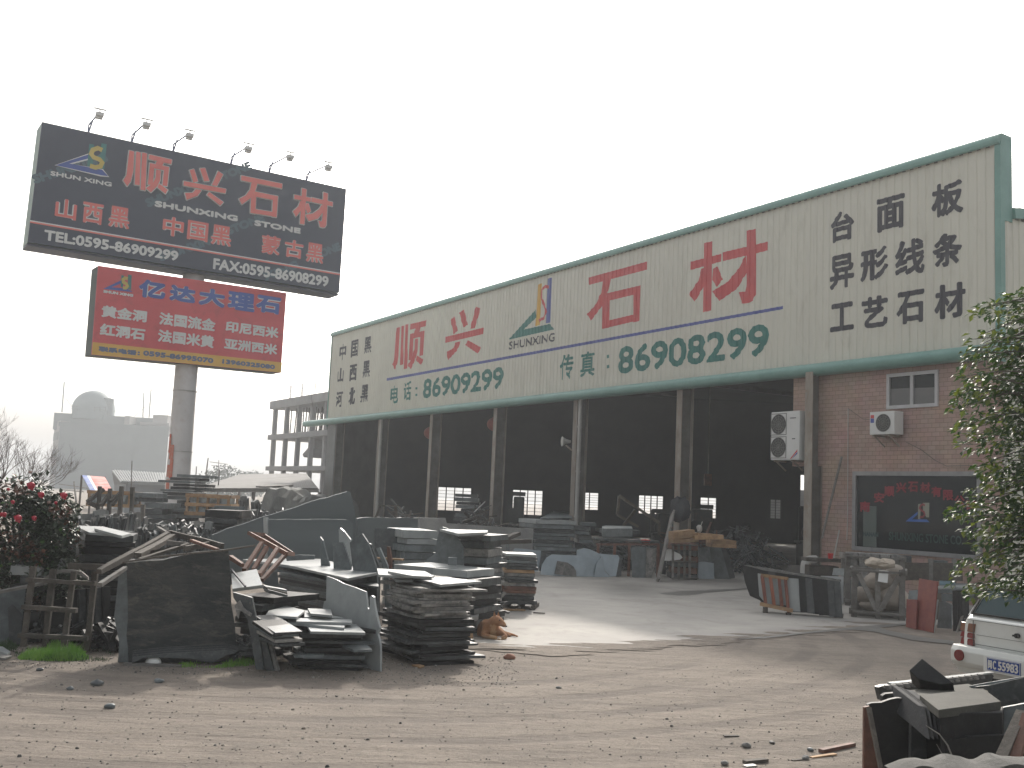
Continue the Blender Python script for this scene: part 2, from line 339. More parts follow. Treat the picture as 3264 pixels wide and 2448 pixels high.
# cracks and damp stains on the apron (thin sheets)
DAMP=mat('damp_concrete',(.10,.098,.09),(.13,.125,.115),3,.5)
def floor_patch(name,pts,z,ma):
    m=MB(); q=[onz(p) for p in pts]; m.add([(v.x,v.y,z) for v in q],[tuple(range(len(q)))]); return m.build(name,ma,kind='structure',recalc=False)
floor_patch('floor_stain',[P(W_,*p) for p in ((1470,1578),(1560,1570),(1700,1558),(1830,1556),(1900,1548),(2060,1545),(2190,1535),(2190,1545),(2000,1562),(1850,1574),(1760,1590),(1640,1597),(1530,1590))],.012,DAMP)
floor_patch('floor_stain',[P(R1,*p) for p in ((110,750),(300,735),(700,690),(1000,660),(1290,640),(1300,652),(1120,672),(1180,690),(1400,735),(1640,765),(1640,790),(1350,760),(1080,700),(930,685),(600,712),(300,748))],.012,DAMP)
def spill():
    R2=random.Random(31); m=MB(); e=n_[:len(n_)-1]
    for i in range(0,len(e)):
        for r in range(2):
            c=e[i]+V((R2.uniform(-.25,.25),R2.uniform(-.1,.32),0)); a=R2.uniform(.18,.6); b=R2.uniform(.05,.17); N=22; ph=R2.uniform(0,9); vs=[]
            for k in range(N):
                t=k*2*math.pi/N; q=1+.45*noise.noise(V((math.cos(t)*1.7+ph,math.sin(t)*1.7,i*.7)))+R2.uniform(-.12,.12)
                vs.append(V((c.x+math.cos(t)*a*q,c.y+math.sin(t)*b*q,.0085+.0003*((i*2+r)%9))))
            m.add(vs,[tuple(range(N))])
    m.build('dirt_spill',DIRT,kind='structure',recalc=False)
spill()
# ------------------------------------------------------------------ warehouse
wh=thing('stone_warehouse','long stone warehouse with cream sheet front, green gutter and big red painted characters','warehouse',F(20,0,0))
PER=.25; BRK=(.0,.155,.175,.225,.245)
def prof(u):
    p=u%PER
    if p<=.155 or p>=.245: return 0.
    if p<.175: return .028*(p-.155)/.02
    if p<=.225: return .028
    return .028*(1-(p-.225)/.02)
L_=44.0; ZT=11.45; ZB=6.15
def sheet(u0,u1,z0,z1,org,eu,nf):
    m=MB(); us=sorted(set([u0,u1]+[round(k*PER+q,4) for k in range(int(u0/PER)-1,int(u1/PER)+2) for q in BRK if u0<k*PER+q<u1]))
    for u in us:
        p=org+eu*u+nf*prof(u+1e-6)
        m.v+= [p+V((0,0,z0 if not callable(z0) else z0(u))),p+V((0,0,z1 if not callable(z1) else z1(u)))]
    for i in range(len(us)-1): m.f.append([2*i,2*i+2,2*i+3,2*i+1]); m.m.append(0)
    return m
m=sheet(.12,L_,ZB,ZT,A,EU,NF)
m.v+=[F(.12,ZB,-.03),F(L_,ZB,-.03),F(L_,ZT,-.03),F(.12,ZT,-.03)]; k=len(m.v)-4; m.f.append([k+3,k+2,k+1,k]); m.m.append(0)
m.build('facade_panel',CREAM,wh,recalc=False)
# ridge cap: rounded
m=MB()
pr=[(.11,11.32),(.13,11.35),(.14,11.43),(.12,11.51),(.07,11.57),(0,11.60),(-.40,11.58),(-.40,11.50),(0,11.5),(.05,11.38),(.05,11.32)]
a=[F(-.02,z,o) for o,z in pr]; m.prism(a,EU*(L_+.1)); m.build('ridge_cap',TEAL,wh)
m=MB(); 
for k in range(int(L_/PER)):   # little tabs of the sheet under the cap
    m.box(F(k*PER+.33,11.31,.045),.1,.02,.02,EU,NF)
m.build('sheet_tabs',MATS['steel_web'],wh)
# gutter: big half round
m=MB(); pts=[]
U0,U1=-1.2,47.3; rr=.27; 
prs=[(.05,ZB+.30)]+[(.10+rr-rr*math.cos(t)*1.0,ZB+.02-rr*math.sin(t)*.98+0) for t in []]
ring=[(0.22+.17*math.cos(t),ZB+.0+.175*math.sin(t)) for t in [R_(x) for x in range(100,-121,-20)]]
ring=[(.06,ZB+.17)]+ring+[(.06,ZB-.17)]
vs=[];N=len(ring);K=12
for i in range(K+1):
    u=U0+(U1-U0)*i/K
    for o,z in ring: vs.append(F(u,z,o))
fs=[(i*N+j,i*N+(j+1)%N,(i+1)*N+(j+1)%N,(i+1)*N+j) for i in range(K) for j in range(N)]+[tuple(range(N)),tuple(K*N+j for j in range(N-1,-1,-1))]
m.add(vs,fs); m.build('gutter',TEAL,wh,smooth=True)
# right corner post of the parapet with its return
m=MB(); m.prism([F(-.03,5.9,.07),F(.13,5.9,.07),F(.13,11.33,.07),F(-.03,11.33,.07)],NF*-.03)
m.prism([F(-.03,5.9,.04),F(-.03,11.49,.04),F(-.03,11.49,-.40),F(-.03,9.4,-.40),F(-.03,9.4,-.10),F(-.03,5.9,-.10)],EU*.03)
m.build('corner_trim',TEAL,wh)
m=MB(); m.prism([F(L_,5.9,.06),F(L_+.10,5.9,.06),F(L_+.10,11.5,.06),F(L_,11.5,.06)],NF*-.2); m.build('corner_trim',TEAL,wh)
m=MB(); m.prism([F(.1,ZB,-.42),F(L_,ZB,-.42),F(L_,11.45,-.42),F(.1,11.45,-.42)],NF*-.02); m.build('parapet_back',CREAM,wh)
# gable side wall (recedes to the right) with teal verge
ES=-NF
m=sheet(0,26,0,lambda u:9.72+u*.16,F(0,0,-.02),ES,-EU); m.build('gable_wall',CREAM,wh,recalc=False)
m=MB(); p0=F(-.05,9.62,-.40); p1=F(-.05,9.62+26*.16,-26.4); m.beam(p0,p1,.12,.26); m.build('verge_trim',TEAL,wh)
# columns (H sections) at regular bays
for k in range(7):
    u=5.8+6.16*k; oo=.42 if k==0 else 0
    m=MB(); m.prism([F(u-.14,0,-.05+oo),F(u+.14,0,-.05+oo),F(u+.14,6.1,-.05+oo),F(u-.14,6.1,-.05+oo)],NF*-.02)
    m.prism([F(u-.14,0,-.55+oo),F(u+.14,0,-.55+oo),F(u+.14,6.1,-.55+oo),F(u-.14,6.1,-.55+oo)],NF*-.02)
    cpart=m.build('column',STEEL,wh)
    m=MB(); m.prism([F(u-.012,0,-.072+oo),F(u+.012,0,-.072+oo),F(u+.012,6.1,-.072+oo),F(u-.012,6.1,-.072+oo)],NF*-.476); m.build('column_web',WEB,cpart)
for u in (17.65,36.1):
    m=MB(); m.tube([F(u,0,.05),F(u,6.0,.05)],.075,12); 
    for z in (1.5,3.2,4.9): m.tube([F(u,z,.05),F(u,z+.06,.05)],.088,12)
    m.build('downpipe',PIPE,wh,smooth=True)
# roof, side and rear walls
RY=68.
def rw(x,z): return V((x,RY,z))
XL,XR=-8.,41.
m=MB(); rf=[F(0,9.5,-.45),F(L_,9.5,-.45),V((XL-.4,RY+.3,9.0)),V((XR,RY+.3,9.0)),F(0,9.5,-34)]
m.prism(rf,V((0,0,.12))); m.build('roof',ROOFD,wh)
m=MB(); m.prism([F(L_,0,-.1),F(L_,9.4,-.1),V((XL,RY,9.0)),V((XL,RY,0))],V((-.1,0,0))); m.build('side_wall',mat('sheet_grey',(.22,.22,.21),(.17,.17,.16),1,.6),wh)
m=MB(); m.prism([F(L_-.05,0,0),F(L_-.05,6.1,0),F(L_-1.35,6.1,0),F(L_-1.35,0,0)],NF*-.04); m.build('end_panel',mat('sheet_grey2',(.20,.205,.20),(.15,.155,.15),1,.6),wh)
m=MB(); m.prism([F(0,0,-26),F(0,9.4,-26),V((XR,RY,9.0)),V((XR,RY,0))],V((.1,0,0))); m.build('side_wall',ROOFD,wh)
# purlins / trusses seen faintly
for k in range(7):
    u=5.8+6.16*k; m=MB(); a=F(u,9.2,-.4); d=(-NF); Lr=(RY-a.y)/d.y-.5
    m.beam(a,a+d*Lr,.2,.35); m.build('roof_beam',WEB,wh)
# rear wall with openings (world plane Y=RY)
def xz(p): q=aty(p,RY); return q.x,q.z
ops=[]
for a,b in ((P(D_,628,5),P(D_,893,205)),(P(D_,1237,28),P(D_,1475,238)),(P(W_,862,785),P(W_,1000,925)),(P(W_,1318,808),P(W_,1508,958)),(P(W_,1800,825),P(W_,1925,990)),(P(O_,530,1020),P(O_,600,1148)),(P(O_,730,858),P(O_,900,1170))):
    x0,z1=xz(a); x1,z0=xz(b); ops.append((x0,max(z0,.0),x1,z1))
ops.sort(); m=MB(); x=XL; T_=V((0,.15,0))
for x0,z0,x1,z1 in ops:
    m.prism([rw(x,0),rw(x0,0),rw(x0,9.2),rw(x,9.2)],T_); 
    if z0>0.05: m.prism([rw(x0,0),rw(x1,0),rw(x1,z0),rw(x0,z0)],T_)
    m.prism([rw(x0,z1),rw(x1,z1),rw(x1,9.2),rw(x0,9.2)],T_); x=x1
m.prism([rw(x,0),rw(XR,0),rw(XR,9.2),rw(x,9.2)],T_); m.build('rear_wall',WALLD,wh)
BARM=mat('window_bar',(.04,.04,.04),None,3,.7)
for i,(x0,z0,x1,z1) in enumerate(ops[:6]):
    m=MB(); nx=4 if x1-x0>1.2 else 2; t=.05
    for k in range(nx+1): xx=x0+(x1-x0)*k/nx; m.box(rw(xx,(z0+z1)/2)+V((0,.07,0)),.07,.06,z1-z0)
    for k in range(8): zz=z0+(z1-z0)*k/7; m.box(rw((x0+x1)/2,zz)+V((0,.07,0)),x1-x0,.03,.022)
    m.build('window_grille',BARM,wh)
x0,z0,x1,z1=ops[6]
# daylight yard seen through the rear doorway: a pale boundary wall outside
m=MB(); m.prism([V((x0-3,76,0)),V((x1+8,76,0)),V((x1+8,76,3.6)),V((x0-3,76,3.6))],V((0,.2,0))); m.build('boundary_wall',CONCD,None,'pale concrete wall outside, seen through the doorway at the back of the shed','wall')
# office: pink brick tiles
def uvf(p): r=p-A; return (r.dot(EU),p.z)
def wallparts(m,u0,u1,z0,z1,holes,out,th=.2):
    holes=sorted(holes); u=u0
    for a,b,c,d in holes:
        m.prism([F(u,z0,out),F(a,z0,out),F(a,z1,out),F(u,z1,out)],NF*-th)
        m.prism([F(a,z0,out),F(b,z0,out),F(b,c,out),F(a,c,out)],NF*-th)
        m.prism([F(a,d,out),F(b,d,out),F(b,z1,out),F(a,z1,out)],NF*-th); u=b
    m.prism([F(u,z0,out),F(u1,z0,out),F(u1,z1,out),F(u,z1,out)],NF*-th)
def fu(p): s,t=FAC.st(p); return s,t
wl=[fu(P(O_,1300,425)),fu(P(O_,1640,120))]; bw=[fu(P(O_,1078,1370)),fu(P(O_,1930,880))]
sw_u=(wl[1][0],wl[0][0]); sw=(sw_u[0],sw_u[1],wl[0][1],min(wl[0][1]+1.32,5.85))
q0=fu(P(O_,1080,835)); q1=fu(P(O_,1085,1355)); q2=fu(P(O_,1930,1415))
big=(q2[0],q0[0],q1[1],q0[1])
print('small',sw,'big',big)
m=MB(); Bu=5.62
wallparts(m,-.0,Bu,0,6.0,[sw,big] if sw[0]>big[1] else [(big[0],big[1],big[2],big[3])],-.02)
# second-floor overhang left of the column
m.uv=uvf
if sw[0]<big[1]:
    m=MB(); m.uv=uvf
    zc=big[3]+.3
    wallparts(m,0,Bu,0,zc,[big],-.02); wallparts(m,0,Bu,zc,6.0,[sw],-.02)
zo=fu(P(O_,700,800))[1]; uo=fu(P(O_,672,800))[0]
m.prism([F(Bu,zo,-.02),F(uo,zo,-.02),F(uo,6.0,-.02),F(Bu,6.0,-.02)],NF*-.2)
m.build('office_wall',BRICK,wh)
m=MB(); m.prism([F(uo,zo,-.22),F(uo,6,-.22),F(uo,6,-9),F(uo,zo,-9)],EU*-.15); m.prism([F(Bu,zo,-.22),F(uo-.15,zo,-.22),F(uo-.15,zo,-9),F(Bu,zo,-9)],V((0,0,.15))); m.build('upper_floor',WALLD,wh)
m=MB(); m.prism([F(Bu-.2,0,-.22),F(Bu-.2,6,-.22),F(Bu-.2,6,-4.5),F(Bu-.2,0,-4.5)],EU*.15); m.build('office_side_wall',WALLD,wh)
m=MB(); m.prism([F(0,0,-4),F(Bu-.2,0,-4),F(Bu-.2,6,-4),F(0,6,-4)],NF*-.1); m.build('office_back_wall',WALLD,wh)
ALU=mat('aluminium',(.30,.295,.30),(.22,.22,.22),3,.35,0,0,metal=.3)
ALUW=mat('window_frame_white',(.50,.49,.50),(.42,.42,.42),3,.45)
def framebars(m,u0,u1,z0,z1,w_,out,th,ns=1):
    for a,b,c,d in ((u0,u1,z0,z0+w_),(u0,u1,z1-w_,z1),(u0,u0+w_,z0+w_,z1-w_),(u1-w_,u1,z0+w_,z1-w_)):
        m.prism([F(a,c,out),F(b,c,out),F(b,d,out),F(a,d,out)],NF*-th)
    for k in range(1,ns):
        uu=u0+(u1-u0)*k/ns; m.prism([F(uu-w_/2,z0+w_,out-.002),F(uu+w_/2,z0+w_,out-.002),F(uu+w_/2,z1-w_,out-.002),F(uu-w_/2,z1-w_,out-.002)],NF*-(th-.01))
m=MB(); framebars(m,*sw,.09,.03,.12,2); wf=m.build('window_frame',ALUW,wh)
m=MB(); m.prism([F(sw[0]+.09,sw[2]+.09,-.03),F(sw[1]-.09,sw[2]+.09,-.03),F(sw[1]-.09,sw[3]-.09,-.03),F(sw[0]+.09,sw[3]-.09,-.03)],NF*-.01); m.build('pane',GL_D,wf)
m=MB(); m.prism([F(sw[0]+.1,sw[2]+.09,-.035),F(sw[1]-.1,sw[2]+.09,-.035),F(sw[1]-.1,sw[2]+.55,-.035),F(sw[0]+.1,sw[2]+.5,-.035)],NF*.012)
m.build('frosted_strip',mat('frost',(.16,.155,.15),(.13,.13,.13),2,.4),wf)
m=MB(); framebars(m,*big,.11,.05,.16,1); bf=m.build('shop_window_frame',ALU,wh)
m=MB(); m.prism([F(big[0]+.11,big[2]+.11,-.03),F(big[1]-.11,big[2]+.11,-.03),F(big[1]-.11,big[3]-.11,-.03),F(big[0]+.11,big[3]-.11,-.03)],NF*-.01); m.build('pane',GL_D,bf)
c0=fu(P(O_,1138,1340)); c1=fu(P(O_,1228,1065))
m=MB(); m.prism([F(c1[0],big[2]+.12,-.028),F(c0[0],big[2]+.12,-.028),F(c0[0],c1[1],-.028),F(c1[0],c1[1],-.028)],NF*.006); m.build('pale_panel',mat('panel_greyteal',(.10,.125,.115),(.08,.1,.09),2,.5),bf)
# window lettering
PL0=Pl(A,A-EU)   # s runs to the right (away from the far end)
def it(pl,c,body,bl,tr):
    s0,t0=pl.st(P(c,*bl)); s1,t1=pl.st(P(c,*tr)); return (body,s0,min(t0,t1),s1,max(t0,t1))
arc=[('南',1150,1100,58),('安',1243,1040,58),('顺',1310,1000,60),('兴',1390,975,60),('石',1467,970,60),('材',1548,975,60),('有',1622,1003,60),('限',1700,1025,60),('公',1775,1060,58),('司',1850,1095,58)]
lettering(PL0,[it(PL0,O_,ch,(x-32,y),(x+36,y-s-8)) for ch,x,y,s in arc],mat('paint_window_red',(.26,.015,.03),(.2,.015,.025),2,.5),bf,.012,-.02)
lettering(PL0,[it(PL0,O_,'NANAN',(1140,1262),(1240,1238)),it(PL0,O_,'SHUNXING STONE CO.',(1310,1288),(1800,1262))],mat('paint_window_green',(.015,.055,.05),(.012,.045,.04),2,.5),bf,.006,-.018)
def pxy(pl,c,pts):
    return [pl.st(P(c,*p)) for p in pts]
def polys_unit(pl,c,strokes):
    q=[pxy(pl,c,s) for s in strokes]; X=[p[0] for s in q for p in s]; Y=[p[1] for s in q for p in s]
    x0,x1,y0,y1=min(X),max(X),min(Y),max(Y)
    return [[((x-x0)/(x1-x0),(y-y0)/(y1-y0)) for x,y in s] for s in q],x0,y0,x1,y1
def flat(pl,c,strokes,ma,parent,out=.004,name='emblem',label=None,prof=None):
    u,x0,y0,x1,y1=polys_unit(pl,c,strokes); return lettering(pl,[(u,x0,y0,x1,y1)],ma,parent,0,out,name,label,0,prof)
flat(PL0,O_,[[(1420,1165),(1500,1100),(1500,1118),(1462,1152),(1560,1152),(1578,1170)]],mat('paint_window_blue',(.04,.13,.42),(.04,.11,.36),2,.5),bf,-.02)
flat(PL0,O_,[[(1503,1050),(1520,1048),(1517,1150),(1502,1150)],[(1535,1042),(1577,1042),(1575,1138),(1558,1138),(1535,1100)]],mat('paint_window_cream',(.30,.30,.24),(.27,.27,.22),2,.5),bf,-.021)
def arc_s(c,pts,w_,pl):   # poly from centre line pixels
    q=[V((*pl.st(P(c,*p)),0)) for p in pts]; a=[];b=[]
    for i,p in enumerate(q):
        d=(q[min(i+1,len(q)-1)]-q[max(i-1,0)]).normalized(); n=V((-d.y,d.x,0)); a.append(p+n*w_/2); b.append(p-n*w_/2)
    return [[(a[i].x,a[i].y),(a[i+1].x,a[i+1].y),(b[i+1].x,b[i+1].y),(b[i].x,b[i].y)] for i in range(len(q)-1)]
def ribbon(pl,c,pts,w_,ma,parent,out,name='emblem',prof=None,label=None):
    st=arc_s(c,pts,w_,pl); X=[p[0] for s in st for p in s]; Y=[p[1] for s in st for p in s]; x0,x1,y0,y1=min(X),max(X),min(Y),max(Y)
    un=[[((x-x0)/(x1-x0),(y-y0)/(y1-y0)) for x,y in s] for s in st]
    return lettering(pl,[(un,x0,y0,x1,y1)],ma,parent,0,out,name,label,0,prof)
ribbon(PL0,O_,[(1548,1060),(1535,1052),(1520,1060),(1513,1078),(1525,1092),(1542,1102),(1548,1120),(1535,1136),(1515,1136)],.05,MATS['paint_window_red'],bf,-.017)
# ---- facade paint
pf=lambda s: prof(-s)
g_shun=[[(808,542),(830,537),(824,700),(812,790),(795,838),(778,800),(793,750),(800,650)],[(840,531),(861,526),(853,800),(830,806)],[(868,520),(891,515),(881,828),(858,834)],
 [(903,516),(1018,489),(1015,530),(900,556)],[(942,540),(977,533),(965,580),(930,590)],[(905,590),(927,586),(918,765),(894,771)],[(905,585),(1003,562),(1001,600),(905,622)],[(978,572),(1003,566),(992,735),(967,741)],
 [(936,622),(959,617),(956,700),(940,762),(908,832),(884,808),(918,750),(933,690)],[(950,735),(995,765),(982,806),(942,770)]]
g_xing=[[(1188,487),(1215,460),(1238,562),(1210,587)],[(1250,435),(1283,412),(1309,520),(1277,542)],[(1366,393),(1400,406),(1358,543),(1326,551)],[(1153,606),(1421,540),(1416,586),(1152,648)],[(1224,645),(1260,636),(1235,700),(1170,770),(1160,712),(1205,688)],[(1308,628),(1402,680),(1381,725),(1293,664)]]
g_shi=[[(395,1072),(803,960),(801,1017),(395,1124)],[(498,1048),(560,1030),(527,1175),(485,1275),(408,1377),(381,1330),(440,1265),(480,1180)],[(491,1215),(540,1200),(535,1425),(489,1434)],[(520,1184),(760,1127),(757,1182),(515,1240)],[(707,1140),(761,1127),(753,1377),(706,1390)],[(500,1383),(752,1323),(752,1372),(497,1432)]]
g_cai=[[(1110,962),(1331,904),(1329,958),(1110,1020)],[(1205,829),(1266,817),(1256,1305),(1197,1317)],[(1190,1008),(1237,997),(1217,1110),(1140,1245),(1100,1190),(1165,1095)],[(1268,1010),(1300,995),(1338,1085),(1296,1138),(1262,1088)],
 [(1338,895),(1654,820),(1653,882),(1338,957)],[(1505,742),(1572,730),(1571,1190),(1550,1235),(1520,1252),(1475,1257),(1449,1175),(1495,1172),(1505,1130)],[(1500,912),(1508,1035),(1440,1150),(1314,1238),(1262,1170),(1370,1105),(1450,1010)]]
G4=[]
for c,g in((C2,g_shun),(C2,g_xing),(C3,g_shi),(C3,g_cai)):
    u,x0,y0,x1,y1=polys_unit(PL0,c,g); G4.append(u)
    lettering(PL0,[(u,x0,y0,x1,y1)],RED,wh,0,.004,'lettering',None,0,pf)
K=lambda c,b,bl,tr: it(PL0,c,b,bl,tr)
small=[K(C2,'中',(402,775),(454,648)),K(C2,'国',(485,752),(541,620)),K(C2,'黑',(577,728),(633,598)),K(C2,'山',(388,930),(437,820)),K(C2,'西',(473,920),(529,795)),K(C2,'黑',(566,897),(623,768)),K(C2,'河',(376,1105),(429,985)),K(C2,'北',(467,1087),(517,958)),K(C2,'黑',(552,1070),(611,938))]
lettering(PL0,small,BLACK,wh,.032,.004,'lettering',None,0,pf)
rt=[K(C4,'台',(636,968),(828,672)),K(C4,'面',(1010,882),(1241,548)),K(C4,'板',(1463,765),(1718,425)),K(C4,'异',(628,1348),(828,1030)),K(C4,'形',(878,1285),(1107,972)),K(C4,'线',(1160,1245),(1408,900)),K(C4,'条',(1472,1172),(1708,850)),
 K(C4,'工',(630,1690),(826,1430)),K(C4,'艺',(886,1665),(1102,1375)),K(C4,'石',(1172,1632),(1405,1328)),K(C4,'材',(1482,1592),(1737,1268))]
lettering(PL0,rt,BLACK,wh,.036,.004,'lettering',None,0,pf)
lettering(PL0,[K(C2,'86909299',(990,1042),(1564,812)),(K(DS,'86908299',(1335,809),(1662,697)))],GREEN,wh,.042,.004,'lettering',None,0,pf)
lettering(PL0,[K(C2,'电',(763,1078),(821,945)),K(C2,'话',(853,1058),(913,915)),K(C2,'传',(1958,912),(2056,722)),K(C2,'真',(2100,893),(2206,700))],GREEN,wh,.02,.004,'lettering',None,0,pf)
flat(PL0,C2,[[(942,962),(953,960),(953,975),(942,977)],[(942,1008),(953,1006),(953,1021),(942,1023)]],GREEN,wh,.004,'lettering',None,pf)
flat(PL0,DS,[[(1311,767),(1317,766),(1317,773),(1311,774)],[(1311,789),(1317,788),(1317,795),(1311,796)]],GREEN,wh,.004,'lettering',None,pf)
flat(PL0,(1,0,0),[[(1233,1206),(2498,975),(2498,985),(1233,1214)]],BLUE,wh,.004,'painted_line',None,pf)
lettering(PL0,[K(C2,'SHUNXING',(1601,697),(1925,575))],BLACK,wh,.012,.004,'lettering',None,0,pf)
flat(PL0,C2,[[(1596,626),(1790,412),(1792,470),(1700,557),(1655,600)],[(1596,626),(1700,555),(1888,514),(1918,553)]],GREEN,wh,.004,'emblem',None,pf)
flat(PL0,C2,[[(1804,238),(1831,227),(1816,522),(1787,530)]],YEL,wh,.004,'emblem',None,pf)
flat(PL0,C2,[[(1872,195),(1901,187),(1889,505),(1859,511)]],BLUE,wh,.004,'emblem',None,pf)
ribbon(PL0,C2,[(1880,255),(1855,250),(1832,275),(1828,330),(1850,385),(1862,430),(1845,475),(1812,490)],.13,RED,wh,.009,'emblem',pf)
# ------------------------------------------------------------------ things on the warehouse
def acunit(cc,bl,tr,label,fans,extra,group=None):
    s0,t0=FAC.st(P(cc,*bl)); s1,t1=FAC.st(P(cc,*tr)); u0,u1=sorted((s0,s1)); z0,z1=sorted((t0,t1))
    t=thing('air_conditioner',label,'air conditioner',F((u0+u1)/2,z0,.25),group)
    m=MB(); m.prism([F(u0,z0,.42),F(u1,z0,.42),F(u1,z1,.42),F(u0,z1,.42)],NF*-.36); m.build('casing',mat('ac_white',(.66,.66,.64),(.6,.6,.58),2,.45),t,bevel=.012)
    fd=mat('grille_grey',(.22,.22,.20),(.15,.15,.14),6,.6); H=z1-z0; Wd=u1-u0
    cu=u1-Wd*(.27 if fans==2 else .56)
    for k in range(fans):
        zc=z0+H*((.26+.48*k) if fans==2 else .5); r=H*(.205 if fans==2 else .38)
        m=MB(); c=F(cu,zc,.424); ring=[c+EU*(r*math.cos(a*math.pi/12))+V((0,0,r*math.sin(a*math.pi/12))) for a in range(24)]
        m.prism(ring,NF*-.01); f=m.build('fan',mat('fan_dark',(.07,.07,.065),(.05,.05,.05),4,.6),t)
        m=MB()
        for q in (.3,.55,.78,1.0):
            m.tube([F(cu,zc,.432)+EU*(r*q*math.cos(a*math.pi/12))+V((0,0,r*q*math.sin(a*math.pi/12))) for a in range(25)],.006,4)
        for a in range(12): m.beam(F(cu,zc,.432),F(cu,zc,.432)+EU*(r*math.cos(a*math.pi/6))+V((0,0,r*math.sin(a*math.pi/6))),.008,.008)
        m.build('fan_guard',fd,f)
        if fans==2:
            m=MB(); framebars_c(m,cu-r*1.08,cu+r*1.08,zc-r*1.1,zc+r*1.1,.02,.43,.008); m.build('guard_frame',fd,f)
    for uu in (u0+Wd*.2,u1-Wd*.2):
        m=MB(); m.beam(F(uu,z0-.03,.02),F(uu,z0-.03,.5),.04,.05); m.beam(F(uu,z0-.3,.02),F(uu,z0-.04,.42),.03,.04); m.build('bracket',STEEL,t)
    extra(t,u0,u1,z0,z1)
    return t
def framebars_c(m,u0,u1,z0,z1,w_,out,th):
    for a,b,c,d in ((u0,u1,z0,z0+w_),(u0,u1,z1-w_,z1),(u0,u0+w_,z0+w_,z1-w_),(u1-w_,u1,z0+w_,z1-w_)):
        m.prism([F(a,c,out),F(b,c,out),F(b,d,out),F(a,d,out)],NF*-th)
def ex1(t,u0,u1,z0,z1):
    Wd=u1-u0; H=z1-z0
    lettering(PL0,[('GREE',-(u0+Wd*.33),z0+H*.845,-(u0+Wd*.12),z0+H*.87)],BLACK,t,.002,.425)
    m=MB(); m.prism([F(u0+Wd*.27,z0+.03,.423),F(u0+Wd*.06,z0+H*.17,.423),F(u0+Wd*.06,z0+H*.21,.423),F(u0+Wd*.31,z0+.03,.423)],NF*.003); m.build('red_stripe',RED,t)
    m=MB(); m.prism([F(u0+Wd*.24,z0+.03,.4235),F(u0+Wd*.06,z0+H*.12,.4235),F(u0+Wd*.06,z0+H*.16,.4235)],NF*.004); m.build('blue_stripe',BLUE,t)
    m=MB(); m.prism([F(u0+Wd*.25,z0+H*.42,.423),F(u0+Wd*.14,z0+H*.42,.423),F(u0+Wd*.14,z0+H*.44,.423),F(u0+Wd*.25,z0+H*.44,.423)],NF*.003); m.build('name_plate',BLACK,t)
def ex2(t,u0,u1,z0,z1):
    Wd=u1-u0; H=z1-z0
    m=MB(); m.prism([F(u1-Wd*.04,z0+H*.72,.423),F(u1-Wd*.18,z0+H*.72,.423),F(u1-Wd*.18,z0+H*.86,.423),F(u1-Wd*.04,z0+H*.86,.423)],NF*.003); m.build('red_label',RED,t)
    m=MB(); m.prism([F(u1-Wd*.04,z0+H*.52,.423),F(u1-Wd*.18,z0+H*.52,.423),F(u1-Wd*.18,z0+H*.71,.423),F(u1-Wd*.04,z0+H*.71,.423)],NF*.003); m.build('blue_label',BLUE,t)
acunit(O_,(600,765),(792,440),'large white two-fan air conditioner beside the steel column','2' and 2,ex1)
acunit(O_,(1256,600),(1420,442),'small white one-fan air conditioner under the upper office window',1,ex2)
def wallpole(p0,p1,r,ma,label,name='pole',cat='pole'):
    m=MB(); m.tube([p0,p1],r,7); m.build(name,ma,None,label,cat)
def fz(x,y,out): s,t=FAC.st(P(O_,x,y)); return F(s,t,out)
wallpole(fz(1018,738,.1),fz(945,1280,.45),.035,WOOD_G,'long grey timber pole leaning on the pink tiled wall beside the column','timber_pole','timber pole')
wallpole(fz(1002,1222,.1),fz(990,1410,.25),.02,PIPE,'short thin pale rod leaning on the tiled wall low beside the shop window','rod','rod')
m=MB(); m.tube([fz(1047,420,.02),fz(1043,1160,.02),fz(1040,1290,.03)],.012,6); m.build('wall_conduit',PIPE,wh)
m=MB(); m.tube([fz(1430,640,.03),fz(1530,690,.04),fz(1620,760,.03),fz(1700,800,.04),fz(1880,795,.03)],.008,5); m.tube([fz(1050,420,.03),fz(1150,490,.05),fz(1250,495,.05)],.008,5); m.build('wall_cable',MATS['steel_web'],wh)
# lanterns, fan lamp inside
for (x,y,d,lab) in ((905,1272,'left','faded red lantern hanging in the shed, nearer the left end'),(1345,1208,'right','faded red lantern hanging in the shed beside the third column from the left')):
    s,t=FAC.st(P(C2,x,y)); p=F(s,t,-1.2); th_=thing('lantern',lab,'lantern',p)
    m=MB(); m.sphere(p,.42,14,8,1,1,.8); m.build('lantern_body',mat('lantern_red',(.30,.075,.05),(.22,.06,.045),8,.7),th_,smooth=True)
    m=MB(); m.tube([p+V((0,0,-.3)),p+V((0,0,-.75))],[.06,.12],8); m.build('tassel',mat('tassel',(.2,.06,.07),None,9,.9),th_)
    m=MB(); m.tube([p+V((0,0,.3)),p+V((0,0,6.0-t if t<6 else 1))],.012,5); m.build('cord',BLACK,th_)
s,t=FAC.st(P(W_,722,385)); p=F(s,t,-.1); th_=thing('loudspeaker','pale horn loudspeaker fixed high on the middle steel column','loudspeaker',p)
m=MB(); m.tube([p+NF*.1+EU*.05,p-NF*.05,p-NF*.2-EU*.12],[.20,.10,.05],12); m.build('horn',PIPE,th_,smooth=True); m=MB(); m.beam(p-EU*.1+V((0,0,-.15)),p-EU*.5+V((0,0,-.35)),.05,.05); m.build('bracket',STEEL,th_)
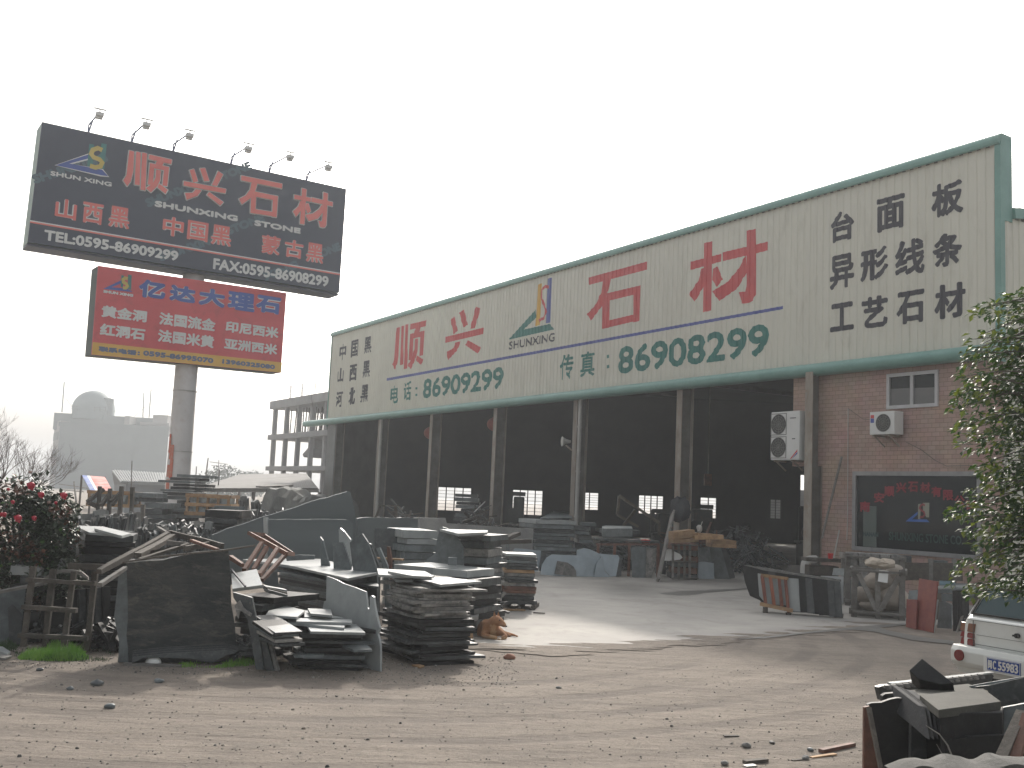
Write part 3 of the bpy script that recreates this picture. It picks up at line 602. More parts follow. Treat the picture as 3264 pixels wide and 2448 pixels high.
# elbow pipe by the column
p=aty(P(R1,582,300),27.5); p.z=0
q1=[V((p.x,p.y,0)),V((p.x,p.y,.66)),V((p.x+.02,p.y+.01,.76)),V((p.x+.08,p.y+.03,.84)),V((p.x+.18,p.y+.08,.87)),V((p.x+.34,p.y+.16,.88))]
m=MB(); m.tube(q1,.10,12); m.build('drain_pipe',PIPE,None,'fat pale pipe with an elbow standing by the foot of the steel column','pipe',smooth=True)
# low plinth behind pipe
m=MB(); m.prism([F(5.2,0,.0),F(6.8,0,.0),F(6.6,.55,.0),F(5.4,.55,.0)],NF*.25); m.build('column_base',mat('base_dark',(.13,.12,.11),None,3,.9),wh)
# ------------------------------------------------------------------ billboard
def billboard():
    BZ=thing('billboard','tall roadside billboard, black panel above a red panel on one thick pale post','billboard',V((0,0,0)))
    base=aty(P(C5,1265,700),40.0); base.z=0
    bx,by=base.x,base.y; WO[BZ.name]=V(base); BZ.location=base
    hz=R_(57); d=V((math.sin(hz),math.cos(hz),0)); nf=V((d.y,-d.x,0))
    c=V((bx,by,0))+nf*.75
    pb=Pl(c-d,c+d); 
    st=[pb.st(P(C1,*q)) for q in ((248,163),(2035,557),(1993,1166),(163,868))]
    s0=(st[0][0]+st[3][0])/2; s1=(st[1][0]+st[2][0])/2; z1=(st[0][1]+st[1][1])/2; z0=(st[2][1]+st[3][1])/2
    print('board',st,s0,s1,z0,z1)
    # keep the tilt seen in the photo: corners used individually (the frame is out of square)
    cor=[pb.w(*q) for q in st]; dk=nf*-1.5
    BK=mat('board_black',(.045,.056,.088),(.056,.067,.10),.8,.5,0,0)
    m=MB(); m.prism(cor,nf*-.08); m.build('black_panel',BK,BZ)
    q=[p-nf*.08 for p in cor]; m=MB(); m.prism(q,nf*-1.0); m.build('board_box',mat('board_side',(.26,.36,.31),(.18,.26,.22),.7,.5),BZ)
    m=MB(); b0,b1=q[3],q[2]; m.prism([b0+V((0,0,-.03)),b1+V((0,0,-.03)),b1+nf*-1.0+V((0,0,-.03)),b0+nf*-1.0+V((0,0,-.03))],V((0,0,-.08)));m.build('board_underside',BK,BZ)
    # map: bilinear px->plane just uses the plane
    I=lambda body,tl,br:(body,pb.st(P(C1,*tl))[0],pb.st(P(C1,*br))[1],pb.st(P(C1,*br))[0],pb.st(P(C1,*tl))[1])
    PK=mat('board_red',(.78,.20,.17),(.72,.17,.15),1,.5); 
    big4=[((738,325),(990,600)),((1085,412),(1318,665)),((1412,478),(1642,732)),((1728,543),(1942,797))]
    for g,(tl,br) in zip(G4,big4):
        it_=I(g,tl,br); lettering(pb,[it_],WHITE,BZ,0,.006,outl=.032); lettering(pb,[it_],PK,BZ,0,.062)
    for row in ([('山',(330,607),(445,745)),('西',(490,630),(600,772)),('黑',(645,652),(757,797))],[('中',(960,712),(1075,847)),('国',(1105,738),(1218,872)),('黑',(1245,762),(1355,900))],[('蒙',(1540,822),(1643,952)),('古',(1675,848),(1778,972)),('黑',(1803,868),(1897,1000))]):
        its=[I(*r) for r in row]; lettering(pb,its,WHITE,BZ,.045,.006); lettering(pb,its,PK,BZ,.02,.014)
    lettering(pb,[I('SHUN XING',(298,450),(655,545))],WHITE,BZ,.012,.006)
    lettering(pb,[I('SHUNXING',(910,624),(1395,750)),I('STONE',(1495,738),(1765,822))],WHITE,BZ,.022,.012)
    lettering(pb,[I('TEL:0595-86909299',(262,795),(1045,982))],WHITE,BZ,.022,.006); lettering(pb,[I('FAX:0595-86908299',(1255,962),(1928,1134))],WHITE,BZ,.022,.006)
    def strip(cc,pts,ma,out,name='stripe'):
        m=MB(); m.prism([pb.pt(P(cc,*p),out) for p in pts],nf*.003); m.build(name,ma,BZ)
    strip(C1,[(177,740),(1996,1050),(1996,1056),(177,747)],WHITE,.004); strip(C1,[(177,747),(1996,1056),(1995,1064),(177,756)],PK,.005)
    # logo
    LT=mat('logo_teal',(.05,.22,.20),(.04,.19,.18),2,.5); LB=mat('logo_blue',(.07,.12,.40),(.06,.1,.34),2,.5); LY=mat('logo_yellow',(.62,.48,.12),(.55,.42,.1),2,.5)
    flat(pb,C1,[[(327,418),(520,355),(520,378),(400,410),(375,428)],[(327,418),(405,408),(600,445),(635,482),(600,478)]],LB,BZ,.012)
    flat(pb,C1,[[(320,418),(522,348),(524,386),(425,412),(605,440),(642,488),(590,484)]],WHITE,BZ,.006)
    flat(pb,C1,[[(524,294),(552,297),(545,430),(512,424)],[(596,290),(627,295),(612,440),(580,440)],[(545,365),(590,365),(590,385),(545,385)]],LT,BZ,.014)
    ribbon(pb,C1,[(600,330),(575,318),(545,328),(535,352),(550,372),(585,385),(600,402),(590,425),(560,432),(528,422)],.17,LY,BZ,.02)
    # faint repeated background words
    FT=mat('board_faint',(.10,.16,.19),(.09,.14,.17),2,.6)
    for body,p0,p1 in (('SHUNXING',(205,530),(640,395)),('SHUNXING',(870,668),(1220,535)),('STONE',(1285,520),(1485,440)),('SHUNXING',(945,985),(1290,870)),('STONE',(1345,830),(1560,745)),('STONE',(1830,985),(2008,915)),('XING',(1560,1100),(1760,1020))):
        a=V((*pb.st(P(C1,*p0)),0)); b=V((*pb.st(P(C1,*p1)),0)); ex=(b-a).normalized(); ey=V((-ex.y,ex.x,0)); L=(b-a).length; h=.34
        class RP:   # rotated plane
            pass
        rp=RP(); rp.w=lambda s_,t_,o,a=a,ex=ex,ey=ey: pb.w((a+ex*s_+ey*t_).x,(a+ex*s_+ey*t_).y,o)
        lettering(rp,[(body,0,0,L,h)],FT,BZ,.03,.0015)
    # lamps
    for x,y,lx,ly in ((545,190,560,130),(800,250,832,188),(1045,303,1082,250),(1385,378,1423,326),(1610,430,1665,374),(1830,478,1888,432)):
        a=pb.pt(P(C1,x-20,y+22),-.2); b=pb.pt(P(C1,lx,ly+8),.75)
        m=MB(); m.tube([a,a+V((0,0,.25)),b],.028,6); m.beam(a+V((0,0,-.1)),a+d*.12+V((0,0,.45)),.05,.05); ar=m.build('lamp_arm',mat('lamp_arm_blue',(.12,.14,.25),None,4,.5),BZ)
        m=MB(); m.box(b+V((0,0,-.10)),.26,.20,.13,d,nf); m.box(b+V((0,0,.10)),.42,.10,.03,d,nf); m.beam(b+V((0,0,-.05)),b+V((0,0,.1)),.04,.04,up=d); m.box(b+V((0,0,-.20))+nf*-.05,.22,.16,.09,d,nf); m.build('lamp_head',WHITE,ar)
    # red panel
    hz2=R_(55); d2=V((math.sin(hz2),math.cos(hz2),0)); n2=V((d2.y,-d2.x,0)); c2=V((bx,by,0))+n2*.6; pr_=Pl(c2-d2,c2+d2)
    cc=[pr_.pt(P(C1,*q)) for q in ((578,1008),(1683,1168),(1650,1637),(538,1530))]
    RD=mat('panel_red',(.68,.12,.13),(.60,.10,.11),.9,.55,c3=(.36,.09,.09),s3=1.4,k3=.4)
    m=MB(); m.prism(cc,n2*-.06); m.build('red_panel',RD,BZ)
    m=MB(); m.prism([p-n2*.06 for p in cc],n2*-.9); m.build('red_panel_box',mat('panel_side',(.07,.09,.08),(.05,.065,.06),1,.6),BZ)
    YB=mat('panel_yellow',(.78,.48,.12),(.7,.42,.1),1,.5)
    m=MB(); m.prism([pr_.pt(P(C1,*q),.004) for q in ((545,1457),(1656,1577),(1651,1636),(539,1529))],n2*.004); m.build('yellow_band',YB,BZ)
    J=lambda body,tl,br:(body,pr_.st(P(C1,*tl))[0],pr_.st(P(C1,*br))[1],pr_.st(P(C1,*br))[0],pr_.st(P(C1,*tl))[1])
    TB=mat('panel_blue',(.07,.13,.42),(.06,.11,.36),1,.5)
    r1=[J('亿',(820,1083),(968,1212)),J('达',(1000,1115),(1145,1232)),J('大',(1172,1133),(1318,1258)),J('理',(1342,1153),(1493,1283)),J('石',(1508,1176),(1645,1298))]
    lettering(pr_,r1,WHITE,BZ,.065,.006); lettering(pr_,r1,TB,BZ,.04,.014)
    lettering(pr_,[J('黄金洞',(600,1238),(860,1343)),J('法国流金',(938,1278),(1263,1396)),J('印尼西米',(1328,1330),(1634,1437)),J('红洞石',(590,1345),(850,1448)),J('法国米黄',(930,1380),(1254,1494)),J('亚洲西米',(1320,1432),(1627,1534))],WHITE,BZ,.022,.006)
    lettering(pr_,[J('联系电话：',(580,1480),(820,1538)),J('0595-86995070',(842,1505),(1252,1582)),J('13960325080',(1306,1556),(1614,1618))],mat('panel_bluegrey',(.16,.20,.30),(.14,.17,.26),1,.6),BZ,.018,.012)
    lettering(pr_,[J('SHUN XING',(608,1150),(782,1192))],WHITE,BZ,.012,.006)
    flat(pr_,C1,[[(606,1144),(710,1095),(712,1112),(655,1135),(745,1142),(780,1163)]],TB,BZ,.008)
    flat(pr_,C1,[[(713,1064),(728,1066),(722,1135),(708,1132)],[(752,1060),(773,1064),(770,1150),(750,1145)]],LT,BZ,.009)
    ribbon(pr_,C1,[(750,1085),(735,1080),(722,1090),(724,1105),(742,1115),(748,1128),(738,1140),(722,1138)],.12,LY,BZ,.014)
    # post
    zt=z1-1.0
    m=MB(); r0=.41; rings=[(0,r0)]
    m.tube([V((bx,by,z)) for z in (0,4,9,zt)],[.46,.43,.41,.41],28); m.build('post',mat('post_white',(.66,.64,.63),(.58,.56,.55),1,.5,c3=(.38,.26,.2),s3=2.5,k3=.25),BZ,smooth=True)
    m=MB()
    for z in (3.3,5.6,8.0): m.tube([V((bx,by,z)),V((bx,by,z+.03))],.455,28)
    m.build('post_weld',PIPE,BZ)
    # torn red posters stuck on the post
    tcam=(CAM-V((bx,by,CZ))); tcam.z=0; tcam.normalize(); rt_=V((-tcam.y,tcam.x,0))
    if rt_.x<0: rt_=-rt_
    PR_=mat('poster_red',(.55,.10,.06),(.5,.25,.18),9,.7)
    for a,b,z0_,z1_ in ((-.98,-.75,3.25,3.95),(-.85,-.45,3.0,3.55),(-.98,-.7,2.35,2.8),(-.7,-.42,2.3,3.0),(-.96,-.6,1.9,2.25)):
        m=MB(); n=5; vs=[]
        for i in range(n+1):
            an=(a+(b-a)*i/n)*1.15; dr=tcam*math.cos(an)+rt_*math.sin(an)
            vs+= [V((bx,by,z0_))+dr*.462,V((bx,by,z1_))+dr*.462]
        m.add(vs,[(2*i,2*i+2,2*i+3,2*i+1) for i in range(n)]); m.build('poster',PR_,BZ,recalc=False)
    return BZ
billboard()
# ------------------------------------------------------------------ slabs and stacks
ORD=['topmost','second','third','fourth','fifth','sixth','seventh','eighth','ninth','tenth','eleventh','twelfth','thirteenth','fourteenth','fifteenth','sixteenth','seventeenth','eighteenth','nineteenth','twentieth','twenty-first','twenty-second','twenty-third','twenty-fourth']
RND=random.Random(11)
def ordl(i,kind,phrase): return f'{ORD[i]} {kind} '+('from the top ' if i else '')+'of '+phrase
def rpoly(L,D,rough,cut=.0,seg=.16):
    """irregular rectangle outline (list of 2D) centred on 0"""
    q=[(-L/2,-D/2),(L/2,-D/2),(L/2,D/2),(-L/2,D/2)]; q=[(x+RND.uniform(-cut,cut),y+RND.uniform(-cut,cut)) for x,y in q]; out=[]
    for i in range(4):
        a=q[i];b=q[(i+1)%4]; n=max(2,min(7,int(math.dist(a,b)/seg))); out.append(a)
        for k in range(1,n):
            t=k/n; out.append((a[0]+(b[0]-a[0])*t+RND.uniform(-rough,rough),a[1]+(b[1]-a[1])*t+RND.uniform(-rough,rough)))
    return out
def slab(c,ex,L,D,t,ma,label,group=None,rough=.012,cut=.03,up=V((0,0,1)),name='stone_slab',cat='stone slab'):
    ex=V(ex).normalized(); up=V(up).normalized(); ex=(ex-up*ex.dot(up)).normalized(); ey=up.cross(ex); m=MB()
    m.prism([V(c)+ex*x+ey*y for x,y in rpoly(L,D,rough,cut)],up*t*(.93 if t>.02 else 1)); return m.build(name,ma,None,label,cat,group)
def stack(phrase,a,b,depth,z0,z1,n,mats,jit=.05,group=None,kind='stone slab',lenvar=.08,rough=.012,twist=2,first='',top=None,rag=0):
    a=V((a.x,a.y,0)); b=V((b.x,b.y,0)); ex=(b-a).normalized(); ey=V((-ex.y,ex.x,0)); 
    if ey.dot(a-CAM)<0: ey=-ey
    L=(b-a).length; z=z0; hs=[RND.uniform(.7,1.3) for _ in range(n)]; k=(z1-z0)/sum(hs)
    for i in range(n):
        t=hs[i]*k; Ls=L*(1-RND.uniform(0,lenvar)); Ds=depth*(1-RND.uniform(0,lenvar))
        c=a+ex*(L/2+RND.uniform(-jit,jit))+ey*(Ds/2+RND.uniform(-jit,jit)*.6); c.z=z
        r=R_(RND.uniform(-twist,twist)); e=ex*math.cos(r)+ey*math.sin(r)
        ma=mats[i%len(mats)] if not callable(mats) else mats(i/(n-1))
        if i==n-1 and top: ma=top  # pale top: dust, with sky glare put into the colour
        slab(c,e,Ls,Ds,t*.95,ma,ordl(n-1-i,kind,phrase),group,rough,.02+rag); z+=t
def standing(c,pts,a,b,th,ma,label,lean=0,group=None,name='stone_slab',cat='stone slab',bump=0):
    pl=Pl(V((a.x,a.y,0)),V((b.x,b.y,0)),lean); q=[pl.st(P(c,*p)) for p in pts]
    o=[]
    for i,p in enumerate(q):
        o.append(p)
        if bump:
            r=q[(i+1)%len(q)]; n=int(math.dist(p,r)/.15)
            for k in range(1,n): o.append((p[0]+(r[0]-p[0])*k/n+RND.uniform(-bump,bump),p[1]+(r[1]-p[1])*k/n+RND.uniform(-bump,bump)))
    o=[(s,max(t,.004)) for s,t in o]
    m=MB(); m.prism([pl.w(s,t) for s,t in o],pl.n*th); return m.build(name,ma,None,label,cat,group)
def flatslab(c,pts,z,t,ma,label,group=None,name='stone_slab',cat='stone slab',zs=None):
    """top outline traced, lying at height z"""
    q=[onz(P(c,*p),z) for p in pts]; m=MB(); m.prism(q,V((0,0,-t))); return m.build(name,ma,None,label,cat,group)
def plank(c,p0,Y0,p1,Y1,w_,h_,ma,label,group=None,name='timber',cat='timber',jit=.006):
    m=MB(); m.beam(aty(P(c,*p0),Y0),aty(P(c,*p1),Y1),w_,h_,jit=jit); return m.build(name,ma,None,label,cat,group)
FARS=MB()
def row(phrase,group,c,x0,x1,ytop,Y,n,dl,ma,lean=(-12,12),th=.03,hv=.12,gapp=.25,far=0):
    zt=aty(P(c,(x0+x1)/2,ytop),Y).z
    a=gy(P(c,x0,0)[0],Y); b=gy(P(c,x1,0)[0],Y+.4); ex=(b-a).normalized(); ey=V((-ex.y,ex.x,0)); bl=RND.uniform(*lean)
    for i in range(n):
        if RND.random()<gapp: bl=RND.uniform(*lean)
        p=a.lerp(b,(i+.5)/n); L=R_(bl+RND.uniform(-1.5,1.5)); up=V((0,0,1))*math.cos(L)+ex*math.sin(L); nn=ex*math.cos(L)-V((0,0,1))*math.sin(L)
        h=zt*(1+RND.uniform(-hv,hv*.4)); d=dl*RND.uniform(.75,1.15); r=R_(RND.uniform(-14,14)); e=ey*math.cos(r)+nn*math.sin(r)*1
        e=(e-up*e.dot(up)).normalized(); q=[]
        for s,t in ((0,0),(d,0),(d,h*.97),(d*.55,h*(1+RND.uniform(-.04,.03))),(0,h*(1+RND.uniform(-.06,.02)))): q.append(p+e*s+up*t)
        if far: FARS.prism(q,nn*th*RND.uniform(.7,1.6),RND.choice((0,0,1))); continue
        m=MB(); m.prism(q,nn*th*RND.uniform(.7,1.6)); m.build('stone_slab',RND.choice(ma),None,f'thin slab on edge in {phrase}','stone slab',group)
# ---- far background
def tree_far(x,ytop,ybase,Y,r,label,c=C5):
    p=aty(P(c,x,ybase),Y); p.z=0; h=aty(P(c,x,ytop),Y).z; t=thing('tree',label,'tree',p)
    m=MB(); m.tube([p,p+V((0,0,h*.6))],[.25,.1],6); m.build('trunk',WOOD,t); m=MB()
    for _ in range(1500):
        a=RND.uniform(0,6.28); b=RND.uniform(-1,1); k=RND.random()**.4; rr=math.sqrt(1-b*b)
        q=p+V((math.cos(a)*rr*r*k*1.1,math.sin(a)*rr*r*k,h-r*.75+b*r*.75*k+RND.uniform(-.2,.2))); s=.28
        e=V((RND.uniform(-1,1),RND.uniform(-1,1),RND.uniform(-1,1))).normalized(); f=e.orthogonal().normalized()
        m.add([q-e*s,q+f*s*.6,q+e*s,q-f*s*.6],[(0,1,2,3)])
    m.build('crown',mat('leaf_far',(.06,.08,.05),(.04,.06,.035),3,.9),t,recalc=False)
tree_far(1580,738,810,190,4.6,'hazy round tree far off behind the sheds, right of the billboard post')
tree_far(1780,775,812,240,4.2,'faint low tree on the horizon just left of the unfinished building')
# building with dome
def far_building():
    Y=230; c0=aty(P(C5,410,600),Y); c0.z=0
    t=thing('concrete_building','hazy grey flat-roofed building with a pale dome and masts behind the yard','building',c0)
    g1=mat('far_wall',(.10,.13,.135),(.085,.11,.115),.2,.9); g2=mat('far_pale',(.24,.23,.22),(.2,.195,.19),.3,.9); g3=mat('far_dark',(.13,.15,.15),(.10,.12,.12),.2,.9)
    d=V((math.sin(R_(91)),math.cos(R_(91)),0)); pf_=Pl(c0,c0+d); dl=V((-math.cos(R_(62)),math.sin(R_(62)),0)); pl_=Pl(c0,c0+dl)
    s1=pf_.st(P(C5,1190,500))[0]; h=pf_.st(P(C5,410,458))[1]; bk=V((-.36,1,0))*22
    m=MB(); m.prism([pf_.w(0,0),pf_.w(s1,0),pf_.w(s1,h),pf_.w(0,h)],bk); m.build('main_wall',g1,t)
    m=MB(); m.prism([pf_.w(-.3,h),pf_.w(s1+.2,h),pf_.w(s1+.2,h+.9),pf_.w(-.3,h+.9)],bk*.9); m.build('parapet',g1,t)
    m=MB(); L=13; m.prism([c0+V((0,0,0)),c0+dl*L,c0+dl*L+V((0,0,h+1.2)),c0+V((0,0,h+1.2))],V((.3,12,0))); m.build('side_wing',g2,t)
    for z in (h*.22,h*.5,h*.78):
        m=MB(); m.prism([c0+dl*.4+V((-.05,-.25,z)),c0+dl*(L-1)+V((-.05,-.25,z)),c0+dl*(L-1)+V((-.05,-.25,z+h*.13)),c0+dl*.4+V((-.05,-.25,z+h*.13))],V((0,.2,0))); m.build('window_band',g3,t)
    u0=pf_.st(P(C5,300,350)); u1=pf_.st(P(C5,1020,395)); m=MB(); o=V((0,6,0)); m.prism([pf_.w(u0[0],h-.5)+o,pf_.w(u1[0],h-.5)+o,pf_.w(u1[0],u0[1]-.3)+o,pf_.w(u0[0],u0[1])+o],bk*.6); m.build('upper_storey',g1,t)
    q=pf_.st(P(C5,545,345)); cdm=pf_.w(q[0],q[1]-.6)+V((0,9,0)); m=MB(); r=4.7; m.tube([cdm+V((0,0,-1)),cdm+V((0,0,1.2))],r*.97,24); m.sphere(cdm+V((0,0,1.2)),r,24,8,1,1,.95,0,0); m.build('dome',mat('far_dome',(.15,.19,.2),(.12,.16,.17),.3,.7),t,smooth=True)
    q=pf_.st(P(C5,655,345)); cc=pf_.w(q[0],q[1]-1)+V((0,8,0)); m=MB(); m.tube([cc,cc+V((0,0,4.2))],1.35,14); m.build('water_tank',g1,t)
    for (x0,y0,x1,y1) in ((1050,380,1165,500),(960,435,1172,505),(855,385,895,435)):
        a=pf_.st(P(C5,x0,y1)); b=pf_.st(P(C5,x1,y0)); m=MB(); m.prism([pf_.w(a[0],h-1)+o*.3,pf_.w(b[0],h-1)+o*.3,pf_.w(b[0],b[1])+o*.3,pf_.w(a[0],b[1])+o*.3],V((0,6,0))); m.build('roof_block',g2,t)
    for x0,y0,x1,y1 in ((355,345,372,125),(985,385,1000,180),(940,385,948,205),(445,330,375,235),(870,385,985,285)):
        m=MB(); m.tube([pf_.pt(P(C5,x0,y0))+o,pf_.pt(P(C5,x1,y1))+o],.13 if abs(x1-x0)<40 else .05,5); m.build('mast',g3,t)
    m=MB(); 
    for x in range(445,690,40): m.beam(pf_.pt(P(C5,x,345))+o*.8,pf_.pt(P(C5,x,308))+o*.8,.1,.1)
    m.beam(pf_.pt(P(C5,445,306))+o*.8,pf_.pt(P(C5,685,318))+o*.8,.1,.1); m.build('roof_railing',g3,t)
far_building()
def frame_building():
    Y=108; c0=aty(P(C5,1915,780),Y); c0.z=0; d=-EU
    t=thing('unfinished_building','unfinished concrete frame building with open floors left of the warehouse','building',c0)
    pl=Pl(c0,c0+d); cm=mat('raw_concrete',(.30,.30,.30),(.23,.23,.23),.6,.9); bk=ES
    cols=[0,3.6,7.2,10.8,14.4,18]; z1=pl.st(P(C5,1915,775))[1]; z2=pl.st(P(C5,1915,560))[1]; z3=pl.st(P(C5,1930,345))[1]
    for dpt in (0,8):
        for s in cols:
            m=MB(); m.beam(c0+d*s+bk*dpt,c0+d*s+bk*dpt+V((0,0,z3)),.40,.40,up=d); m.build('column',cm,t)
    for z,e in ((z1,.42),(z2,.5),(z3,.8)):
        m=MB(); m.prism([c0+d*-.5+V((0,0,z))-bk*.5,c0+d*18.5+V((0,0,z))-bk*.5,c0+d*18.5+V((0,0,z+e))-bk*.5,c0+d*-.5+V((0,0,z+e))-bk*.5],bk*9); m.build('floor_slab',cm,t)
    m=MB(); R2=random.Random(3)
    for i in range(120):
        s=R2.uniform(.5,17.5); q=c0+d*s+bk*R2.uniform(1,7)+V((0,0,z2+.7)); m.tube([q,q+d*R2.uniform(-.3,.3)+V((0,0,z3-z2-.7))],.06,4)
    m.build('scaffold_poles',WOOD,t); m=MB()
    m.prism([c0+d*7.6+V((0,0,z1+1.6))+bk*.4,c0+d*10+V((0,0,z1+2.6))+bk*.4,c0+d*10.6+V((0,0,z1+2.9))+bk*.4,c0+d*10.6+V((0,0,z1+2.1))+bk*.4,c0+d*8+V((0,0,z1+1.3))+bk*.4],bk*3); m.build('stair_flight',cm,t)
    m=MB()
    for s in (4,4.3,7.3,7.6,11): m.tube([c0+d*s+V((0,0,z3+.9)),c0+d*s+V((0,0,z3+2.2))],.04,4)
    m.build('rebar',cm,t)
frame_building()
# sheds behind the yard
def shed():
    Y=72; c0=aty(P(C5,850,940),Y); c0.z=0; t=thing('tin_shed','pale low shed with a grey sheet roof behind the yard, left of the billboard post','shed',c0)
    gw=mat('shed_grey',(.24,.25,.26),(.2,.21,.22),.8,.7); gr=mat('shed_roof_pale',(.24,.25,.25),(.19,.2,.2),.6,.6,c3=(.25,.25,.25),s3=3,k3=.4)
    e=aty(P(C5,850,850),Y); r0=aty(P(C5,790,772),Y+6); r1=aty(P(C5,1200,795),Y+6); e1=aty(P(C5,1210,860),Y)
    m=MB(); m.prism([e,e1,r1,r0],V((0,0,-.12))); 
    for i in range(1,22): m.beam(e.lerp(e1,i/22)+V((0,0,.01)),r0.lerp(r1,i/22)+V((0,0,.03)),.08,.06)
    m.build('roof',gr,t)
    m=MB(); b0=V((e.x+.3,e.y+.3,0)); b1=V((e1.x,e1.y+.3,0)); m.prism([b0,b1,V((b1.x,b1.y,e1.z-.15)),V((b0.x,b0.y,e.z-.15))],V((0,.15,0))); m.build('wall',gw,t)
    bl=V((r0.x-1.6,r0.y+5,0)); m=MB(); m.prism([b0,V((b0.x,b0.y,e.z-.15)),V((r0.x,r0.y,r0.z-.15)),V((bl.x,bl.y,e.z-.3)),bl],V((.1,.1,0))); m.build('gable_wall',gw,t)
shed()
m=MB(); a=aty(P(C5,1380,905),58); b=aty(P(C5,2250,905),50); r0=aty(P(C5,1690,806),76); r1=aty(P(C5,2160,800),70); l0=aty(P(C5,1440,862),76)
TINR=mat('tin_roof_rusty',(.13,.125,.12),(.09,.086,.08),.9,.8,.1,0,(.4,2,1),c3=(.18,.175,.165),s3=1.4,k3=.5)
m.prism([a,b,r1,r0],V((0,0,-.15))); 
for i in range(1,60): m.beam(a.lerp(b,i/60)+V((0,0,.015)),r0.lerp(r1,i/60)+V((0,0,.03)),.12,.07)
tr=thing('open_shelter','long low grey corrugated roof across the back of the yard below the unfinished building','shelter',V((a.x,a.y,0))); m.build('roof_sheet',TINR,tr)
for p in (a,b,r0,r1,a.lerp(b,.5)):
    m=MB(); m.beam(V((p.x,p.y+.2,0)),V((p.x,p.y+.2,p.z-.15)),.15,.15,up=V((1,0,0))); m.build('post',WOOD_G,tr)
# red and blue tarpaulin tent
tt=thing('tarpaulin','small slanted tarpaulin striped red, white and blue over the back of the yard','tarpaulin',V((aty(P(C5,640,915),50).x,50,0)))
q=[aty(P(C5,578,806),54),aty(P(C5,740,818),54),aty(P(C5,792,915),50),aty(P(C5,640,918),50)]
TB_=mat('tarp_blue',(.10,.16,.45),(.25,.3,.5),1.2,.6); TR_=mat('tarp_red',(.62,.17,.14),(.6,.4,.36),1.5,.6,lo=.45,hi=.7)
def bl4(q,s,t): return (q[0]*(1-s)+q[1]*s)*(1-t)+(q[3]*(1-s)+q[2]*s)*t
for k,(s0,s1,ma) in enumerate(((0,.22,TB_),(.22,.34,MATS['paint_white']),(.34,.75,TR_),(.75,1,TR_))):
    m=MB(); m.prism([bl4(q,s0,0),bl4(q,s1,0),bl4(q,s1,1),bl4(q,s0,1)],V((0,0,-.03))); m.build('tarp_stripe',ma,tt)
m=MB(); m.beam(V((q[3].x,q[3].y,0)),q[3],.08,.08,up=V((1,0,0))); m.beam(V((q[1].x,q[1].y,0)),q[1],.08,.08,up=V((1,0,0))); m.beam(V((q[0].x,q[0].y,0)),q[0],.08,.08,up=V((1,0,0)));m.build('tarp_poles',WOOD,tt)
for (x0,y0,x1,y1,Y,r,lab) in ((1440,780,1468,685,85,.07,'leaning thin pole right of the billboard post, tallest behind the yard'),(1382,900,1385,745,60,.04,'straight thin pole close to the right side of the billboard post'),(1536,920,1548,765,60,.045,'thin upright pole standing in front of the long low roof'),(935,945,930,705,60,.04,'thin upright pole rising in front of the tin shed'),(560,760,520,850,95,.09,'crooked little utility pole behind the striped tarpaulin'),(1545,800,1543,700,150,.07,'far aerial mast beside the hazy tree'),(1705,850,1708,790,120,.06,'short distant post on the horizon left of the unfinished building')):
    a=aty(P(C5,x0,y0),Y); b=aty(P(C5,x1,y1),Y); a=V((a.x,a.y,0)); m=MB(); m.tube([a,b],[r,r*.7],6)
    if 'utility' in lab or 'aerial' in lab: m.beam(b+V((-1.3,0,-.3)),b+V((1.3,0,-.55)),.08,.08); m.beam(b+V((-1,0,-.8)),b+V((1,0,-.9)),.07,.07)
    m.build('pole',WOOD_G,None,lab,'pole')
# wires
def wire(p0,p1,sag,r,label,group=None):
    m=MB(); m.tube([p0.lerp(p1,i/12)-V((0,0,sag*4*(i/12)*(1-i/12))) for i in range(13)],r,5); m.build('wire',MATS['steel_web'],None,label,'wire',group)
p0=aty(P(C1,1752,1160),39); p1=aty(P(C2,250,1235),75); wire(p0,p1,.6,.012,'thin slack wire from the billboard down to the warehouse end')
for x0,x1,wn in ((3095,3123,'leftmost'),(3107,3133,'middle'),(3120,3143,'rightmost')): wire(aty((x0-10,-150),60),aty((x1,470),75),.4,.02,wn+' of three thin wires crossing the sky above the right end of the warehouse','overhead wires above the warehouse')
# ---- yard, far part
row('the long ragged row behind the flat-topped dark stack','slabs on edge in the far left row',Y_,95,840,310,28,34,1.1,[G_DARK,G_MID,G_DARK,G_BLACK],(-16,16),far=1)
row('the ragged row between the far crates and the broken timber','slabs on edge in the middle row',Y_,820,1720,400,25,34,1.0,[G_DARK,G_MID,G_MID],(-20,18),far=1)
row('the short row right behind the flat-topped dark stack','slabs on edge in the short row',Y_,800,1180,540,19.5,12,.9,[G_DARK,G_MID,G_MID],(-14,8),.035,far=1)
row('the low row in front of the tarpaulin-covered heap','slabs on edge in the far right row',M_,150,560,190,31,22,1.0,[G_MID,G_DARK,G_LIGHT],(-6,12),far=1)
row('the distant row under the low roof','slabs on edge in the distant row',Y_,1930,2400,140,37,20,1.0,[G_MID,G_LIGHT,G_DARK],(-5,5),far=1)
row('the row at the far left beside the flowering bush','slabs on edge beside the bush',L2,330,640,150,20.5,14,.8,[G_DARK,G_MID],(-15,10),far=1)
row('the dense row just behind the flat-topped stack','slabs on edge in the dense row',Y_,60,770,350,22.5,30,1.0,[G_DARK,G_MID,G_LIGHT],(-18,14),far=1)
row('x','y',Y_,780,1790,455,22,36,1.0,[G_DARK,G_MID,G_DARK],(-22,20),far=1)
row('x','y',Y_,700,1500,500,19.6,26,.7,[G_DARK,G_MID],(-20,10),far=1)
FARS.build('stone_slabs',[G_DARK,G_MID],None,'crowded rows of thin slabs stood on edge across the back of the yard','stone slabs',kind='stuff')
